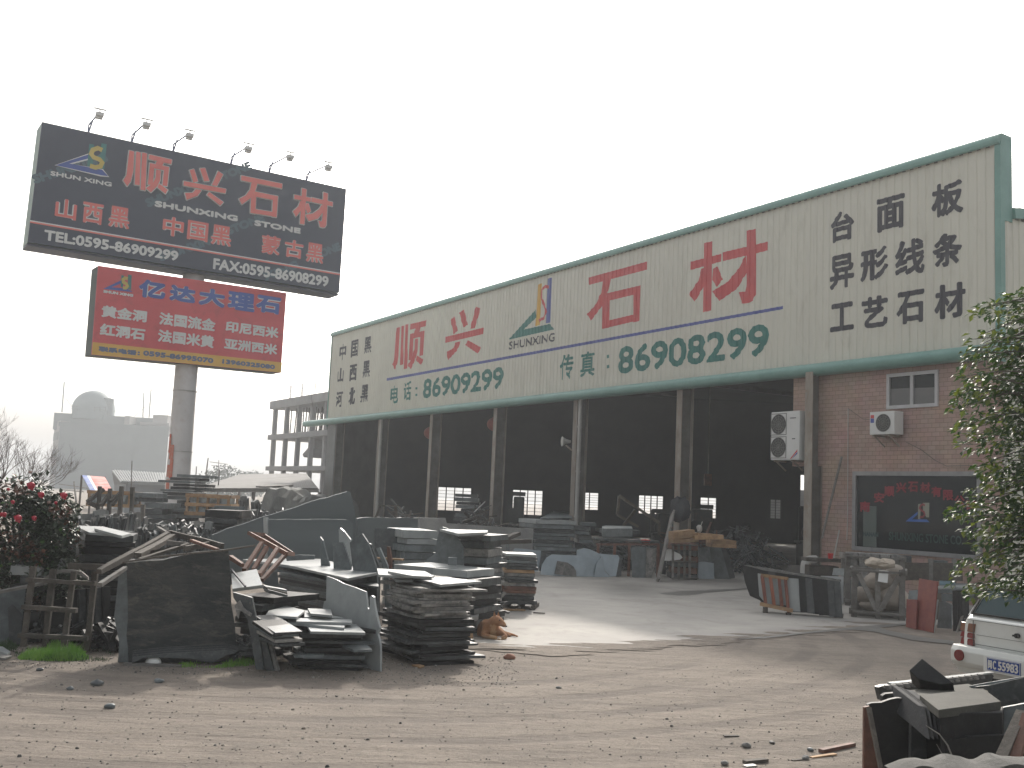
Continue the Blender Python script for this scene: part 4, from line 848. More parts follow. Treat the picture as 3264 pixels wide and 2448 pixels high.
# tall stack before the post
a=gy(P(C5,1120,0)[0],35.5); b=gy(P(C5,1400,0)[0],35.5); zt=aty(P(C5,1250,797),35.5).z
stack('the ragged stack before the billboard post',a,b,1.6,0,zt,22,[G_DARK,G_MID,G_DARK,G_BLACK,G_MID],.35,'slabs of the tall ragged stack',lenvar=.45,twist=4,kind='dark slab')
a=gy(P(Y_,560,0)[0],32); b=gy(P(Y_,1120,0)[0],32); 
stack('the low stack left of the billboard post',gy(P(Y_,830,0)[0],33),gy(P(Y_,1130,0)[0],33),1.4,0,aty(P(Y_,980,70),33).z,10,[G_DARK,G_MID],.2,'slabs of the low stack by the post',kind='dark slab',lenvar=.25)
stack('the broad stack right behind the orange crate',gy(P(M_,180,0)[0],36),gy(P(M_,300,0)[0],36),1.4,0,1.35,8,[G_MID],.1,'slabs behind the orange crate',kind='grey slab')
# posts and braces
tf=thing('timber_rack','grey timber rack with upright posts and slanted braces at the back left','rack',gy(P(Y_,560,0)[0],30))
for x0,y0,x1,y1 in ((425,240,437,0),(558,290,558,25),(683,235,692,0),(822,250,820,12),(955,400,945,215)):
    a=aty(P(Y_,x0,y0),30); b=aty(P(Y_,x1,y1),30); m=MB(); m.beam(V((a.x,30,0)),b,.1,.1,up=V((0,1,0)),jit=.008); m.build('upright',WOOD,tf)
for x0,y0,x1,y1 in ((290,180,480,35),(450,225,560,80),(580,215,700,60),(300,190,420,250),(560,180,700,55)):
    m=MB(); m.beam(aty(P(Y_,x0,y0),29.8),aty(P(Y_,x1,y1),30.2),.09,.09,jit=.006); m.build('brace',WOOD,tf)
def crate(cc,x0,x1,ytop,ybot,Y,dep,label,ma,nv,nh,fill=None,group=None,z0=None):
    a=aty(P(cc,x0,ybot),Y); b=aty(P(cc,x1,ybot),Y); z1=aty(P(cc,(x0+x1)/2,ytop),Y).z; zb=max(0,min(a.z,b.z)) if z0 is None else z0
    t=thing('wooden_crate',label,'crate',V(((a.x+b.x)/2,Y,zb)),group)
    ex=V((b.x-a.x,0,0)).normalized(); L=b.x-a.x
    for j in range(nv+1):
        for yy in (0,dep):
            m=MB(); p=V((a.x+L*j/nv,Y+yy,zb)); m.beam(p,p+V((0,0,z1-zb)),.1,.05,up=V((1,0,0)),jit=.004); m.build('upright',ma,t)
    for j in range(nh+1):
        z=zb+.05+(z1-zb-.1)*j/nh
        for yy in (-.05,dep+.05): m=MB(); m.beam(V((a.x-.05,Y+yy,z)),V((b.x+.05,Y+yy,z)),.04,.1,jit=.004); m.build('rail',ma,t)
        for xx in (a.x-.06,b.x+.06): m=MB(); m.beam(V((xx,Y,z)),V((xx,Y+dep,z)),.04,.1,jit=.004); m.build('rail',ma,t)
    if fill: m=MB(); m.box(V(((a.x+b.x)/2,Y+dep/2,(zb+z1)/2)),L*.9,dep*.9,(z1-zb)*.9); m.build('wrapped_load',fill,t)
    return t
WRAP=mat('plastic_wrap',(.33,.38,.40),(.12,.13,.12),3,.3,.3,0,lo=.4,hi=.55)
crate(Y_,1455,1935,95,335,31,1.0,'tall orange wooden crate of wrapped stone behind the slab rows',WOOD_O,4,2,WRAP)
crate(Y_,300,775,55,230,33,1.0,'tan wooden crate behind the timber rack posts at the left',WOOD_O,4,1,WRAP)
# dark stack under a top slab and tall panel (left of the big gable slab)
stack('the dark stack beside the tall upright slab',gy(P(Y_,1600,0)[0],23),gy(P(Y_,2010,0)[0],23),1.1,0,aty(P(Y_,1800,268),23).z,11,[G_BLACK,G_DARK],.04,'slabs of the dark stack',kind='dark slab')
standing(Y_,[(1780,225),(2140,240),(2120,440),(2000,520),(2010,720),(1790,720)],gy(P(Y_,1780,0)[0],24.6),gy(P(Y_,2140,0)[0],24.6),.04,G_MID,'pale grey upright slab right behind the dark stack')
# tarpaulin covered heap
def heap():
    x0=aty(P(M_,290,160),33); x1=aty(P(M_,1060,160),40); bm=MB(); n,k=26,10; ex=(V((x1.x,x1.y,0))-V((x0.x,x0.y,0)))
    prof_=[(0,.6),(.03,1.0),(.1,1.04),(.3,1.02),(.38,.9),(.5,.95),(.62,.86),(.8,.9),(.95,.8),(1,.5)]
    def hh(s):
        for (a,b),(c_,d_) in zip(prof_,prof_[1:]):
            if s<=c_: return b+(d_-b)*(s-a)/(c_-a)
    zt=aty(P(M_,420,25),34).z; vs=[]
    for i in range(n+1):
        s=i/n
        for j in range(k+1):
            t=j/k; y=t*3.4; z=zt*hh(s)*(min(1,t*3.2)**.35 if t<.9 else (1-t)*10); z+=noise.noise(V((s*14,t*3,0)))*.12
            p=V((x0.x,x0.y,0))+ex*s+V((0,y-.25*(1-min(1,t*3)),0)); p.x+=noise.noise(V((s*22,z*2,3)))*.06; p.y+=noise.noise(V((s*26,z*3,9)))*.12; p.z=max(0,z if j else 0); vs.append(p)
    bm.add(vs,[(i*(k+1)+j,(i+1)*(k+1)+j,(i+1)*(k+1)+j+1,i*(k+1)+j+1) for i in range(n) for j in range(k)])
    bm.build('covered_heap',mat('tarp_grey',(.10,.11,.105),(.065,.07,.07),2,.75,.4,0,c3=(.16,.165,.16),s3=5,k3=.4),None,'long heap of goods covered with a sagging dark grey tarpaulin','covered heap',smooth=False)
heap()
for i,(a,b,c_,d_) in enumerate(((290,160,20,5),)): pass
plank(M_,(330,5),36,(560,-5),37,.5,.06,WOOD_G,'long pale board lying on top of the tarpaulin-covered heap')
# big gable-shaped panel and low panels
a=gy(P(M_,-60,0)[0],19.6); b=gy(P(M_,1100,0)[0],21.6)
standing(M_,[(-60,395),(60,345),(540,195),(700,140),(1040,42),(1062,45),(1075,95),(1095,180),(1112,270),(1110,540),(1000,640),(-60,700)],a,b,.05,G_PANEL,'huge grey slab with a long sloping top edge in the middle of the yard',bump=.012)
a=gy(P(M_,395,0)[0],18.6); b=gy(P(M_,1085,0)[0],19.4)
standing(M_,[(398,268),(1030,270),(1085,300),(1085,700),(400,700)],a,b,.05,G_PANEL,'wide flat-topped grey slab in front of the huge sloping one',bump=.006)
a=gy(P(D_,-20,0)[0],20.5); b=gy(P(D_,470,0)[0],22.5)
standing(D_,[(-25,262),(70,252),(465,258),(470,700),(-20,700)],a,b,.05,G_PANEL,'long low grey slab standing right of the huge sloping one',bump=.006)
a=gy(P(D_,110,0)[0],19.8); b=gy(P(D_,330,0)[0],19.9)
standing(D_,[(110,343),(325,345),(330,620),(112,620)],a,b,.04,G_DARK,'dark square slab leaning behind the mid yard stack',4)
a=gy(P(M_,355,0)[0],18.9); b=gy(P(M_,405,0)[0],18.7)
standing(M_,[(355,255),(380,250),(408,530),(395,720),(365,720)],a,b,.04,G_LIGHT,'narrow pale upright strip between the huge slab and the flat-topped slab')
# low wall along the shed front
a=gy(P(D_,480,0)[0],27); b=gy(P(D_,1400,0)[0],31)
m=MB(); pl=Pl(a,b); q=[pl.st(P(D_,*p)) for p in ((480,255),(690,262),(700,300),(1370,345),(1400,480))]; q=[(q[0][0],0)]+[(s,t) for s,t in q[:4]]+[(q[4][0],q[3][1]),(q[4][0],0)]
m.prism([pl.w(s,t) for s,t in q],pl.n*.2); m.build('low_wall',CONCD,None,'low pale rendered wall running behind the stacks in front of the shed','wall')
# ------------------------------------------------------------------ yard, near part
def g_(c,x,y): return onz(P(c,x,y))
def thing_beams(name,label,cat,items,parts='rail',group=None,jit=.005):
    """items: (p0,p1,w,h,mat,partname)"""
    pts=[i[0] for i in items]+[i[1] for i in items]; lo=min(p.z for p in pts); cx=sum(p.x for p in pts)/len(pts); cy=sum(p.y for p in pts)/len(pts)
    t=thing(name,label,cat,V((cx,cy,max(0,lo))),group)
    for p0,p1,w_,h_,ma,pn in items:
        m=MB(); m.beam(p0,p1,w_,h_,up=V((0,1,0)) if abs((p1-p0).normalized().y)<.9 else V((0,0,1)),jit=jit); m.build(pn,ma,t)
    return t
# timber grid frame at the left
a=g_(L2,175,1168); b=g_(L2,680,1188); pl=Pl(a,b,4); it2=[]
for x0,y0,x1,y1 in ((265,505,180,1135),(416,525,352,1140),(580,545,500,1150),(745,545,680,1165)): it2.append((pl.pt(P(L2,x0,y0)),pl.pt(P(L2,x1,y1)),.065,.05,WOOD,'upright'))
for x0,y0,x1,y1 in ((225,607,762,640),(190,818,615,848),(160,1045,705,1068)): it2.append((pl.pt(P(L2,x0,y0),.055),pl.pt(P(L2,x1,y1),.055),.05,.07,WOOD,'crosspiece'))
thing_beams('timber_trellis','grey timber grid frame of four uprights and three crosspieces leaning on slabs','trellis',it2)
# big rough block and its neighbours
a=g_(L2,1000,1262); b=g_(L2,1835,1262)
standing(L2,[(990,478),(1100,464),(1280,455),(1400,425),(1540,398),(1790,378),(1803,560),(1812,800),(1840,960),(1870,1255),(1000,1260)],a,b,.30,G_ROUGH,'large rough dark stone block with streaky brown stains standing at the roadside',bump=.012,name='stone_block',cat='stone block')
a=g_(L2,922,1258); b=g_(L2,1000,1262)
standing(L2,[(955,520),(990,492),(1003,700),(1006,1256),(922,1262),(935,1100),(893,900),(905,800),(925,600)],a,b,.22,G_MID,'narrow grey slab with a wavy left edge at the left end of the rough block')
a=g_(L2,1035,1275); b=g_(L2,1800,1268)
for k,(dy,off) in enumerate(((0,0),(16,.03),(32,.06),(48,.09))):
    pl=Pl(a,b,6); q=[pl.st(P(L2,x,y)) for x,y in ((1040,1165+dy),(1300,1137+dy),(1780,1112+dy),(1893-14*k,1136+dy),(1800-8*k,1190),(1660,1258),(1500,1215+k*3),(1250,1207+k*3),(1120,1217),(1034,1262))]
    m=MB(); m.prism([pl.w(s,max(t,.005),off) for s,t in q],pl.n*.022); m.build('stone_slab',G_DARK,None,f'{["rearmost","second","third","frontmost"][k]} of four thin slabs lined along the foot of the rough block','stone slab','thin slabs at the foot of the rough block')
m=MB(); p=g_(L2,1200,1275); m.sphere(p+V((0,0,.03)),.085,12,6,1.1,.7,.75,0,-.3); m.build('plastic_bag',WHITE,None,'small white plastic bag lying on the verge under the rough block','bag',smooth=True)
m=MB(); m.beam(g_(L2,970,1278)+V((0,0,.012)),g_(L2,1425,1292)+V((0,0,.012)),.09,.024,jit=.005); m.build('timber',WOOD_G,None,'flat pale board lying on the verge in front of the rough block','timber')
# slabs leaning at the far left
a=g_(L2,0,1130); b=g_(L2,160,1125)
standing(L2,[(-60,735),(0,715),(205,672),(195,740),(150,1122),(-60,1140)],a,b,.03,G_MID,'wide grey slab leaning behind the timber grid frame at the left edge',12)
standing(L2,[(60,830),(100,802),(175,880),(165,1120),(75,1122)],g_(L2,60,1132),g_(L2,170,1130),.03,G_DARK,'dark shield-shaped slab propped against the wide grey slab at the left edge',8)
plank(L2,(-40,712),13.15,(395,628),13.7,.09,.03,WOOD_G,'pale plank slanting up behind the timber grid frame')
a=gy(P(L2,250,0)[0],13.7); b=gy(P(L2,520,0)[0],13.9)
standing(L2,[(320,690),(500,690),(545,740),(545,1100),(330,1100)],a,b,.03,G_BLACK,'black slab standing in the dark behind the timber grid frame',5)
for k in range(5):
    a=gy(P(L2,560+k*62,0)[0],13.8+.05*k); b=gy(P(L2,625+k*62,0)[0],13.9+.05*k)
    standing(L2,[(560+k*62,690-k*6),(618+k*62,686-k*6),(612+k*62,1110),(565+k*62,1110)],a,b,.04,[G_BLACK,G_DARK][k%2],f'{["leftmost","second","middle","fourth","rightmost"][k]} of five narrow dark slabs standing between the grid frame and the rough block',3,'narrow slabs between frame and block')
# arch-shaped offcut
arc_=[(330,600),(420,545),(480,530),(560,532),(640,548),(690,590),(690,612),(630,572),(560,556),(490,552),(440,566),(360,610)]
standing(L2,arc_,gy(P(L2,330,0)[0],13.5),gy(P(L2,690,0)[0],13.6),.06,WOOD_G,'pale curved offcut arching behind the top of the timber grid frame',name='curved_offcut',cat='offcut')
standing(L2,[(480,445),(530,440),(505,530),(445,530)],gy(P(L2,445,0)[0],14.0),gy(P(L2,530,0)[0],14.1),.03,G_LIGHT,'small pale slab standing on end under the flat-topped dark stack')
# stacks on the left
def px_z(c,x,y,Y): return aty(P(c,x,y),Y).z
def stk(phrase,c,x0,x1,ytop,Y,Y2,depth,n,mats,**kw):
    stack(phrase,gy(P(c,x0,0)[0],Y),gy(P(c,x1,0)[0],Y2),depth,0,px_z(c,(x0+x1)/2,ytop,(Y+Y2)/2),n,mats,**kw)
stk('the flat-topped dark stack at the left',L2,578,985,250,15,15.2,1.0,14,[G_BLACK,G_DARK,G_BLACK],jit=.025,group='slabs of the flat-topped dark stack',kind='dark slab')
z=px_z(L2,780,250,15.1)
flatslab(L2,[(515,196),(592,198),(642,236),(560,232)],z+.045,.03,G_LIGHT,'left one of three pale slabs overlapping on the flat-topped stack')
flatslab(L2,[(583,184),(790,191),(900,252),(700,238)],z+.08,.03,G_LIGHT,'middle one of three pale slabs overlapping on the flat-topped stack, with a dark spot')
flatslab(L2,[(740,207),(800,190),(1030,245),(955,265)],z+.12,.03,G_LIGHT,'right one of three pale slabs overlapping on the flat-topped stack')
m=MB(); p=onz(P(L2,765,234),z+.08); m.tube([p,p+V((0,0,.025))],.03,10); m.build('stone_chip',G_BLACK,None,'small dark stone chip on the middle pale slab of the flat-topped stack','stone')
standing(L2,[(535,205),(575,240),(580,480),(545,490)],gy(P(L2,535,0)[0],14.7),gy(P(L2,580,0)[0],14.6),.03,G_MID,'narrow grey slab on end against the left side of the flat-topped stack')
stk('the low pale-topped stack left of the flat-topped stack',L2,210,455,445,14.6,14.8,.8,9,[G_BLACK,G_DARK],jit=.05,group='slabs of the low pale-topped stack',kind='slab',top=G_LIGHT,rag=.05)
stk('the lowest stack under the flowering bush',L2,75,295,492,13.7,13.8,.7,8,[G_DARK,G_BLACK],jit=.05,group='slabs of the stack under the bush',kind='slab',top=G_LIGHT,rag=.05)
flatslab(L2,[(420,366),(500,364),(560,388),(520,392)],1.12,.03,G_MID,'lone grey slab jutting out left of the flat-topped stack')
# broken timber across the top of the block
TG='broken timber heaped on the rough block'
for i,(p0,Y0,p1,Y1,w_,h_,ma,lab) in enumerate((((775,545),12.3,(1338,238),14.2,.10,.09,WOOD,'longest thick grey beam slanting up to the peak of the timber heap'),((1078,425),12.9,(1352,272),14.0,.13,.09,WOOD,'thick rough beam right under the longest beam of the timber heap'),((783,650),11.9,(985,515),12.5,.075,.06,WOOD_G,'short pale stick slanting beside the left edge of the rough block'),
    ((1325,245),14.2,(1745,348),13.4,.07,.11,WOOD,'brown beam sloping down right from the peak of the timber heap'),((1235,205),14.6,(1325,255),14.2,.06,.05,WOOD_G,'pale stub sticking up left of the peak of the timber heap'),((960,470),12.35,(2000,346),12.7,.05,.03,WOOD,'long thin lath lying along the top edge of the rough block'),
    ((1095,450),12.7,(1480,335),13.3,.10,.06,WOOD,'dark plank low in the middle of the timber heap'),((1500,300),13.4,(1700,372),12.9,.07,.05,WOOD_R,'short reddish stick crossing the right side of the timber heap'),((1315,322),13.6,(1475,330),13.5,.06,.08,WOOD_G,'pale short board under the peak of the timber heap'),((1160,405),13.2,(1420,350),13.2,.05,.08,WOOD,'short plank inside the timber heap'),((540,500),13.1,(850,508),13.0,.08,.11,WOOD,'heavy level beam under the flat-topped stack'),((1450,365),13,(1660,330),13.6,.06,.09,WOOD,'plank behind the right part of the timber heap'))):
    plank(L2,p0,Y0,p1,Y1,w_*.68,h_*.68,ma,lab,TG,jit=.008)
# tilted pale slab with a rod over it
q=[aty(P(L2,1813,562),13.3),aty(P(L2,2010,525),13.5),aty(P(L2,2056,650),12.85),aty(P(L2,1820,680),12.7)]
m=MB(); m.prism(q,V((0,.03,-.04))); m.build('stone_slab',G_LIGHT,None,'pale tilted slab catching the light right of the rough block','stone slab')  # sky reflection put into the pale colour
m=MB(); m.beam(aty(P(L2,1812,528),13.35),aty(P(L2,1922,668),12.65)+V((0,0,.01)),.02,.02); m.build('rod',BLACK,None,'thin black rod lying across the pale tilted slab','rod')
stk('the low dark stack right of the rough block',L2,1832,2075,735,13.6,13.4,.9,9,[G_BLACK,G_DARK,G_BLACK],jit=.09,group='slabs of the low dark stack',kind='dark slab',lenvar=.3,twist=8,rag=.06)
q=[(365,815),(440,825),(535,850),(530,870),(440,845),(360,828)]
for k in range(3): plank(M_,(360+10*k,818+14*k),13.2-.1*k,(535,852+16*k),13.3-.1*k,.22,.035,[G_MID,WOOD,G_DARK][k],f'{["top","middle","bottom"][k]} of three flat strips lying right of the pale tilted slab','three flat strips',name='stone_strip',cat='stone strip')
standing(M_,[(345,690),(470,690),(488,860),(350,790)],gy(P(M_,345,0)[0],14.4),gy(P(M_,488,0)[0],14.5),.04,G_MID,'grey slab upright under the reddish frame')
# edge-on leaning slabs right of the block
for pts,bx_,ma,lab in (([(108,862),(262,905),(300,1100),(362,1492),(295,1490),(228,1085),(112,905)],(295,362),G_DARK,'dark slab leaning left at the right end of the rough block'),
    ([(268,1040),(330,1080),(442,1500),(372,1498)],(372,442),G_DARK,'slanting dark slab seen nearly edge-on right of the rough block'),
    ([(345,1150),(368,1136),(392,1150),(402,1235),(474,1502),(444,1504)],(440,475),G_DUST,'dusty slanting slab with a round worn top right of the rough block'),
    ([(120,968),(160,930),(192,990),(260,1040),(250,1060),(165,1010),(150,1080)],(150,260),G_DUST,'small dusty pointed offcut on top of the leaning slabs')):
    a=g_(M_,bx_[0],1502); b=g_(M_,bx_[1],1506)
    standing(M_,pts,a,b,.05,ma,lab)
# jagged pale slab
standing(M_,[(870,730),(940,755),(1010,792),(1100,822),(1185,856),(1196,930),(1200,985),(1212,1000),(1222,960),(1220,900),(1236,888),(1252,900),(1262,980),(1278,1065),(1300,1150),(1285,1200),(1300,1260),(1306,1310),(1304,1508),(1212,1500),(1120,1470),(840,1400),(838,1000),(850,935),(866,930)],g_(M_,845,1402),g_(M_,1304,1510),.03,G_LIGHT,'tall pale slab with a jagged right edge and a spike, standing at the roadside',6)
# front centre pile
stack('the low dark pile before the jagged slab',g_(M_,555,1490),g_(M_,1205,1492),.9,0,.47,11,[G_BLACK,G_DARK,G_BLACK,G_MID],.10,'slabs of the low dark pile',lenvar=.35,twist=6,rag=.06,kind='dark slab')
for pts,z,lab in (([(400,1012),(545,972),(695,1008),(630,1062),(375,1045)],.60,'pale five-sided slab at the back of the low dark pile'),([(690,1006),(820,1030),(1012,1070),(690,1062)],.57,'pale wedge-shaped slab at the back of the low dark pile'),([(716,992),(905,1000),(916,1048),(740,1034)],.62,'small pale slab with rounded corners topping the low dark pile'),
    ([(545,1068),(600,1062),(1022,1116),(1014,1150),(562,1108)],.53,'long pale slab slanting across the low dark pile'),([(620,1072),(1072,1082),(1078,1108),(624,1098)],.56,'narrow pale strip on top of the low dark pile'),([(710,1132),(1110,1120),(1186,1190),(742,1180)],.50,'pale slab on the front right of the low dark pile'),([(440,1072),(545,1070),(540,1092),(470,1090)],.53,'short pale strip at the left of the low dark pile'),
    ([(600,1360),(850,1362),(850,1376),(610,1374)],.22,'thin pale strip low in the front of the low dark pile'),([(1000,1292),(1200,1290),(1242,1326),(1090,1330)],.30,'grey slab jutting from the right of the low dark pile')):
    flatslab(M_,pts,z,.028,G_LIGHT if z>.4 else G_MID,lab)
for k,(x,y,dx,dy) in enumerate(((345,1062,215,130),(370,1120,170,100),(400,1170,160,90),(420,1230,170,60),(390,1095,150,110))):
    p=onz(P(M_,x,1430)); plank(M_,(x,y),12.7-.05*k,(x+dx,y+dy),12.2,.35,.03,[G_DARK,G_MID,G_DUST,G_DARK,G_BLACK][k],f'{["topmost","third","fourth","lowest","second"][k]} of the slabs sliding down the left side of the low dark pile','slabs sliding off the low dark pile',name='stone_slab',cat='stone slab')
# big layered stack with a huge top slab
def stackq(phrase,quad,z0,z1,n,ma,group,kind,jit=.03):
    z=z0; t=(z1-z0)/n
    for i in range(n):
        q=[V((p.x+RND.uniform(-jit,jit),p.y+RND.uniform(-jit,jit),z)) for p in quad]; o=[]
        for k in range(4):
            a,b=q[k],q[(k+1)%4]; N=6
            for j in range(N): o.append(a.lerp(b,j/N)+(V((RND.uniform(-.008,.008),RND.uniform(-.008,.008),0)) if j else V((0,0,0))))
        m=MB(); m.prism(o,V((0,0,t*.93))); m.build('stone_slab',ma[i%len(ma)],None,ordl(n-1-i,kind,phrase),'stone slab',group); z+=t
ZT=.92
q=[onz(P(M_,*p),ZT) for p in ((480,655),(1040,748),(1275,702),(830,596))]
# keep the stack 1.0 m deep behind its long front edge
q=[V((p.x,p.y,0)) for p in q]
stackq('the finely layered stack under the huge pale slab',[q[0].lerp(q[1],.02),q[1].lerp(q[0],.06),q[2].lerp(q[1],.05),q[3]],0,.85,20,[G_DARK,G_BLACK,G_DARK,G_MID],'slabs of the finely layered stack','dark slab',.02)
flatslab(M_,[(470,655),(700,685),(868,742),(868,768),(640,700),(480,668)],.855,.02,G_MID,'grey slab sticking out under the huge pale slab')
flatslab(M_,[(188,594),(450,588),(820,590),(1050,645),(1284,702),(1045,748),(560,642)],ZT+.03,.035,G_LIGHT,'huge pale slab lying on top of the layered stack, shaded by the slabs behind it')
flatslab(M_,[(1110,792),(1275,782),(1295,800),(1290,815)],.80,.03,G_MID,'corner of a grey slab sticking out under the huge pale slab at the right')
standing(M_,[(540,578),(640,558),(775,562),(770,595),(545,608)],aty(P(M_,540,600),16.2),aty(P(M_,775,600),16.2),.03,G_MID,'low grey slab on edge at the back of the huge pale slab')
# tilted red-brown frame
its=[]
for x0,y0,Y0,x1,y1,Y1 in ((240,382,14.6,545,548,14.2),(355,395,15.2,592,548,14.8),(240,382,14.6,360,397,15.2),(340,465,14.3,198,682,13.6),(385,498,15.0,272,680,14.4),(475,505,14.2,322,722,13.4),(545,545,14.8,345,765,13.8),(530,545,14.2,600,552,14.8)):
    its.append((aty(P(M_,x0,y0),Y0),aty(P(M_,x1,y1),Y1),.05,.05,WOOD_R,'bar'))
thing_beams('tilted_frame','red-brown timber frame tilting on its side between the huge pale slab and rough block','frame',its,jit=.003)
plank(M_,(85,580),13.6,(190,640),13.4,.05,.05,WOOD_R,'short red-brown stick leaning behind the rough block')
# fan of slabs behind
for pts,lab,ma,Yk,ln in (([(815,410),(838,440),(890,640),(880,760),(838,760)],'narrow pointed slab, leftmost of the slabs standing behind the huge pale slab',G_MID,16.4,0),([(920,458),(1005,455),(1064,640),(1060,760),(940,760)],'slab with a slanted left edge before the tall pale one behind the huge slab',G_MID,15.9,0),
    ([(968,350),(980,340),(1010,365),(1062,432),(1060,500),(1080,760),(990,760)],'tall pale slab with a rounded top standing behind the huge pale slab',G_LIGHT,16.3,0),([(1058,458),(1158,384),(1205,455),(1282,690),(1285,780),(1130,780)],'broad roof-shaped slab standing at the right behind the huge pale slab',G_MID,15.7,0),([(1270,500),(1300,498),(1365,645),(1400,760),(1350,760),(1330,640)],'thin slanting slab right of the roof-shaped slab',G_MID,15.9,0),([(1190,455),(1230,470),(1300,660),(1290,760),(1260,680)],'narrow slab squeezed behind the roof-shaped slab',G_DARK,16.1,0),([(1360,490),(1382,492),(1398,600),(1380,700)],'narrow brown board standing right of the roof-shaped slab',WOOD_R,16.6,0)):
    a=gy(P(M_,pts[0][0],0)[0],Yk); b=gy(P(M_,pts[0][0]+100,0)[0],Yk-.1); 
    pts=[(x,y if y<700 else 1060) for x,y in pts]
    standing(M_,pts,a,b,.035,ma,lab)
# centre stacks
dusty=lambda f:(G_DUST if f>.58 else (G_DARK if int(f*97)%3 else G_BLACK))
stack('the tall ragged stack at the roadside, its left half',g_(D_,165,1330),g_(D_,455,1400),1.0,0,1.0,23,dusty,.13,'slabs of the left half of the roadside stack',lenvar=.3,twist=5,rag=.07,kind='slab',rough=.02)
stack('the tall ragged stack at the roadside, its right half',g_(D_,440,1462),g_(D_,905,1440),.95,0,.93,24,dusty,.10,'slabs of the right half of the roadside stack',lenvar=.16,twist=4,rag=.06,kind='slab',rough=.02)
for pts,z,lab in (([(132,668),(350,680),(520,690),(592,728),(400,732),(145,718)],1.05,'wide pale slab capping the left half of the roadside stack'),([(220,690),(400,705),(600,722),(575,735),(420,728)],1.085,'thin pale sliver lying on the left cap of the roadside stack'),([(350,762),(480,745),(650,812),(560,812)],.955,'pale slab under the right cap of the roadside stack'),([(418,742),(700,740),(986,772),(650,800)],1.0,'pale kite-shaped slab capping the right half of the roadside stack'),([(262,740),(410,745),(420,760),(290,762)],1.0,'pale slab corner between the two halves of the roadside stack')):
    flatslab(D_,pts,z,.03,G_LIGHT,lab)
standing(D_,[(848,1135),(910,1128),(916,1258),(886,1272)],g_(D_,850,1280),g_(D_,915,1275),.02,WOOD_O,'yellowish board leaning behind the roadside stack beside the dog',name='board',cat='board')
flatslab(D_,[(905,1095),(1040,1066),(1112,1070),(1000,1112),(915,1124)],.10,.05,G_DUST,'flat grey slab lying on the apron behind the dog')
flatslab(D_,[(920,1010),(960,1025),(958,1060),(890,1062),(885,1040)],.32,.06,G_DUST,'dusty slab end sticking out of the roadside stack, upper of two'); flatslab(D_,[(890,1105),(1000,1115),(985,1135),(900,1130)],.05,.04,G_DARK,'dark flat slab on the ground between the dog and the roadside stack')
flatslab(D_,[(415,1450),(470,1446),(518,1458),(480,1468)],.03,.02,WOOD_O,'small yellow board lying on the dirt in front of the roadside stack',name='board',cat='board')
# behind: low stacks
stk('the low stack behind the roadside stack',D_,225,560,640,17,16.6,1.0,9,[G_DARK,G_BLACK],group='slabs of the low stack behind',kind='dark slab',top=G_LIGHT,jit=.06,rag=.05)
stk('the low stack with a small cube on it',D_,585,880,672,16.6,16.3,1.0,9,[G_BLACK,G_DARK],group='slabs of the low stack with the cube',kind='dark slab',top=G_LIGHT,jit=.08,rag=.05)
zc=px_z(D_,745,642,16.8); m=MB(); m.box(aty(P(D_,745,642),16.8)+V((0,0,.06)),.14,.14,.12); m.build('stone_cube',G_MID,None,'small grey stone cube standing on the low stack','stone',bevel=.006)
flatslab(D_,[(650,722),(830,735),(905,680),(860,690)],.86,.03,G_LIGHT,'pale slab slanting out right of the stack with the cube')
plank(D_,(100,582),17.4,(345,596),17.2,.07,.03,WOOD_O,'yellowish lath lying behind the low stack')
stk('the bluish stack left of the curved slab',D_,325,622,350,19.4,19.7,1.2,11,[G_LIGHT,G_MID,G_MID],group='slabs of the bluish stack',kind='bluish slab',top=G_LIGHT,jit=.05,rag=.03,rough=.02)
stk('the brownish stack right of the curved slab',D_,715,1005,385,19.2,19.0,1.1,12,[G_DUST,G_DARK,G_MID],group='slabs of the brownish stack',kind='dusty slab',jit=.04,rag=.03,rough=.02)
z=px_z(D_,860,385,19.1); flatslab(D_,[(640,346),(1032,358),(1030,374),(795,384)],z+.08,.04,G_LIGHT,'broad pale slab capping the brownish stack'); flatslab(D_,[(700,352),(1010,372),(1000,392),(800,395)],z+.035,.035,G_MID,'grey slab right under the cap of the brownish stack')
standing(D_,[(525,600),(570,570),(605,545),(620,440),(640,350),(662,330),(700,342),(755,380),(812,455),(835,500),(834,760),(525,760)],gy(P(D_,525,0)[0],18.6),gy(P(D_,835,0)[0],18.4),.035,G_MID,'curved sail-shaped grey slab standing between the bluish and brownish stacks')
# small tall stack on the apron
wd=lambda f:[G_DARK,G_DUST,WOOD_R,G_DUST,G_DARK,G_DUST,WOOD_O,G_DARK,G_MID,G_DARK][int(f*9.99)]
stack('the neat square stack standing alone on the apron',g_(D_,1165,1000),g_(D_,1420,1008),.85,.10,1.05,15,wd,.025,'slabs of the neat square stack',lenvar=.1,twist=3,rag=.02,kind='slab',rough=.012,top=G_LIGHT)
its=[]; a=g_(D_,1165,1003); b=g_(D_,1400,1010)
for k in (0,.5,1): p=a.lerp(b,k); its.append((V((p.x,p.y-.02,.045)),V((p.x+.1,p.y+.8,.045)),.08,.07,WOOD,'bearer'))
thing_beams('wooden_bearers','short timber bearers under the neat square stack on the apron','bearer',its)
m=MB(); m.beam(g_(D_,1155,1018)+V((0,0,.03)),g_(D_,1335,1020)+V((0,0,.03)),.09,.03,jit=.004); m.build('timber',WOOD_O,None,'short pale board on the apron at the foot of the neat square stack','timber')
m=MB(); m.beam(g_(D_,1403,1040)+V((0,0,.028)),g_(D_,1498,1046)+V((0,0,.028)),.04,.02); m.build('timber',WOOD,None,'little stick lying on the apron right of the neat square stack','timber')
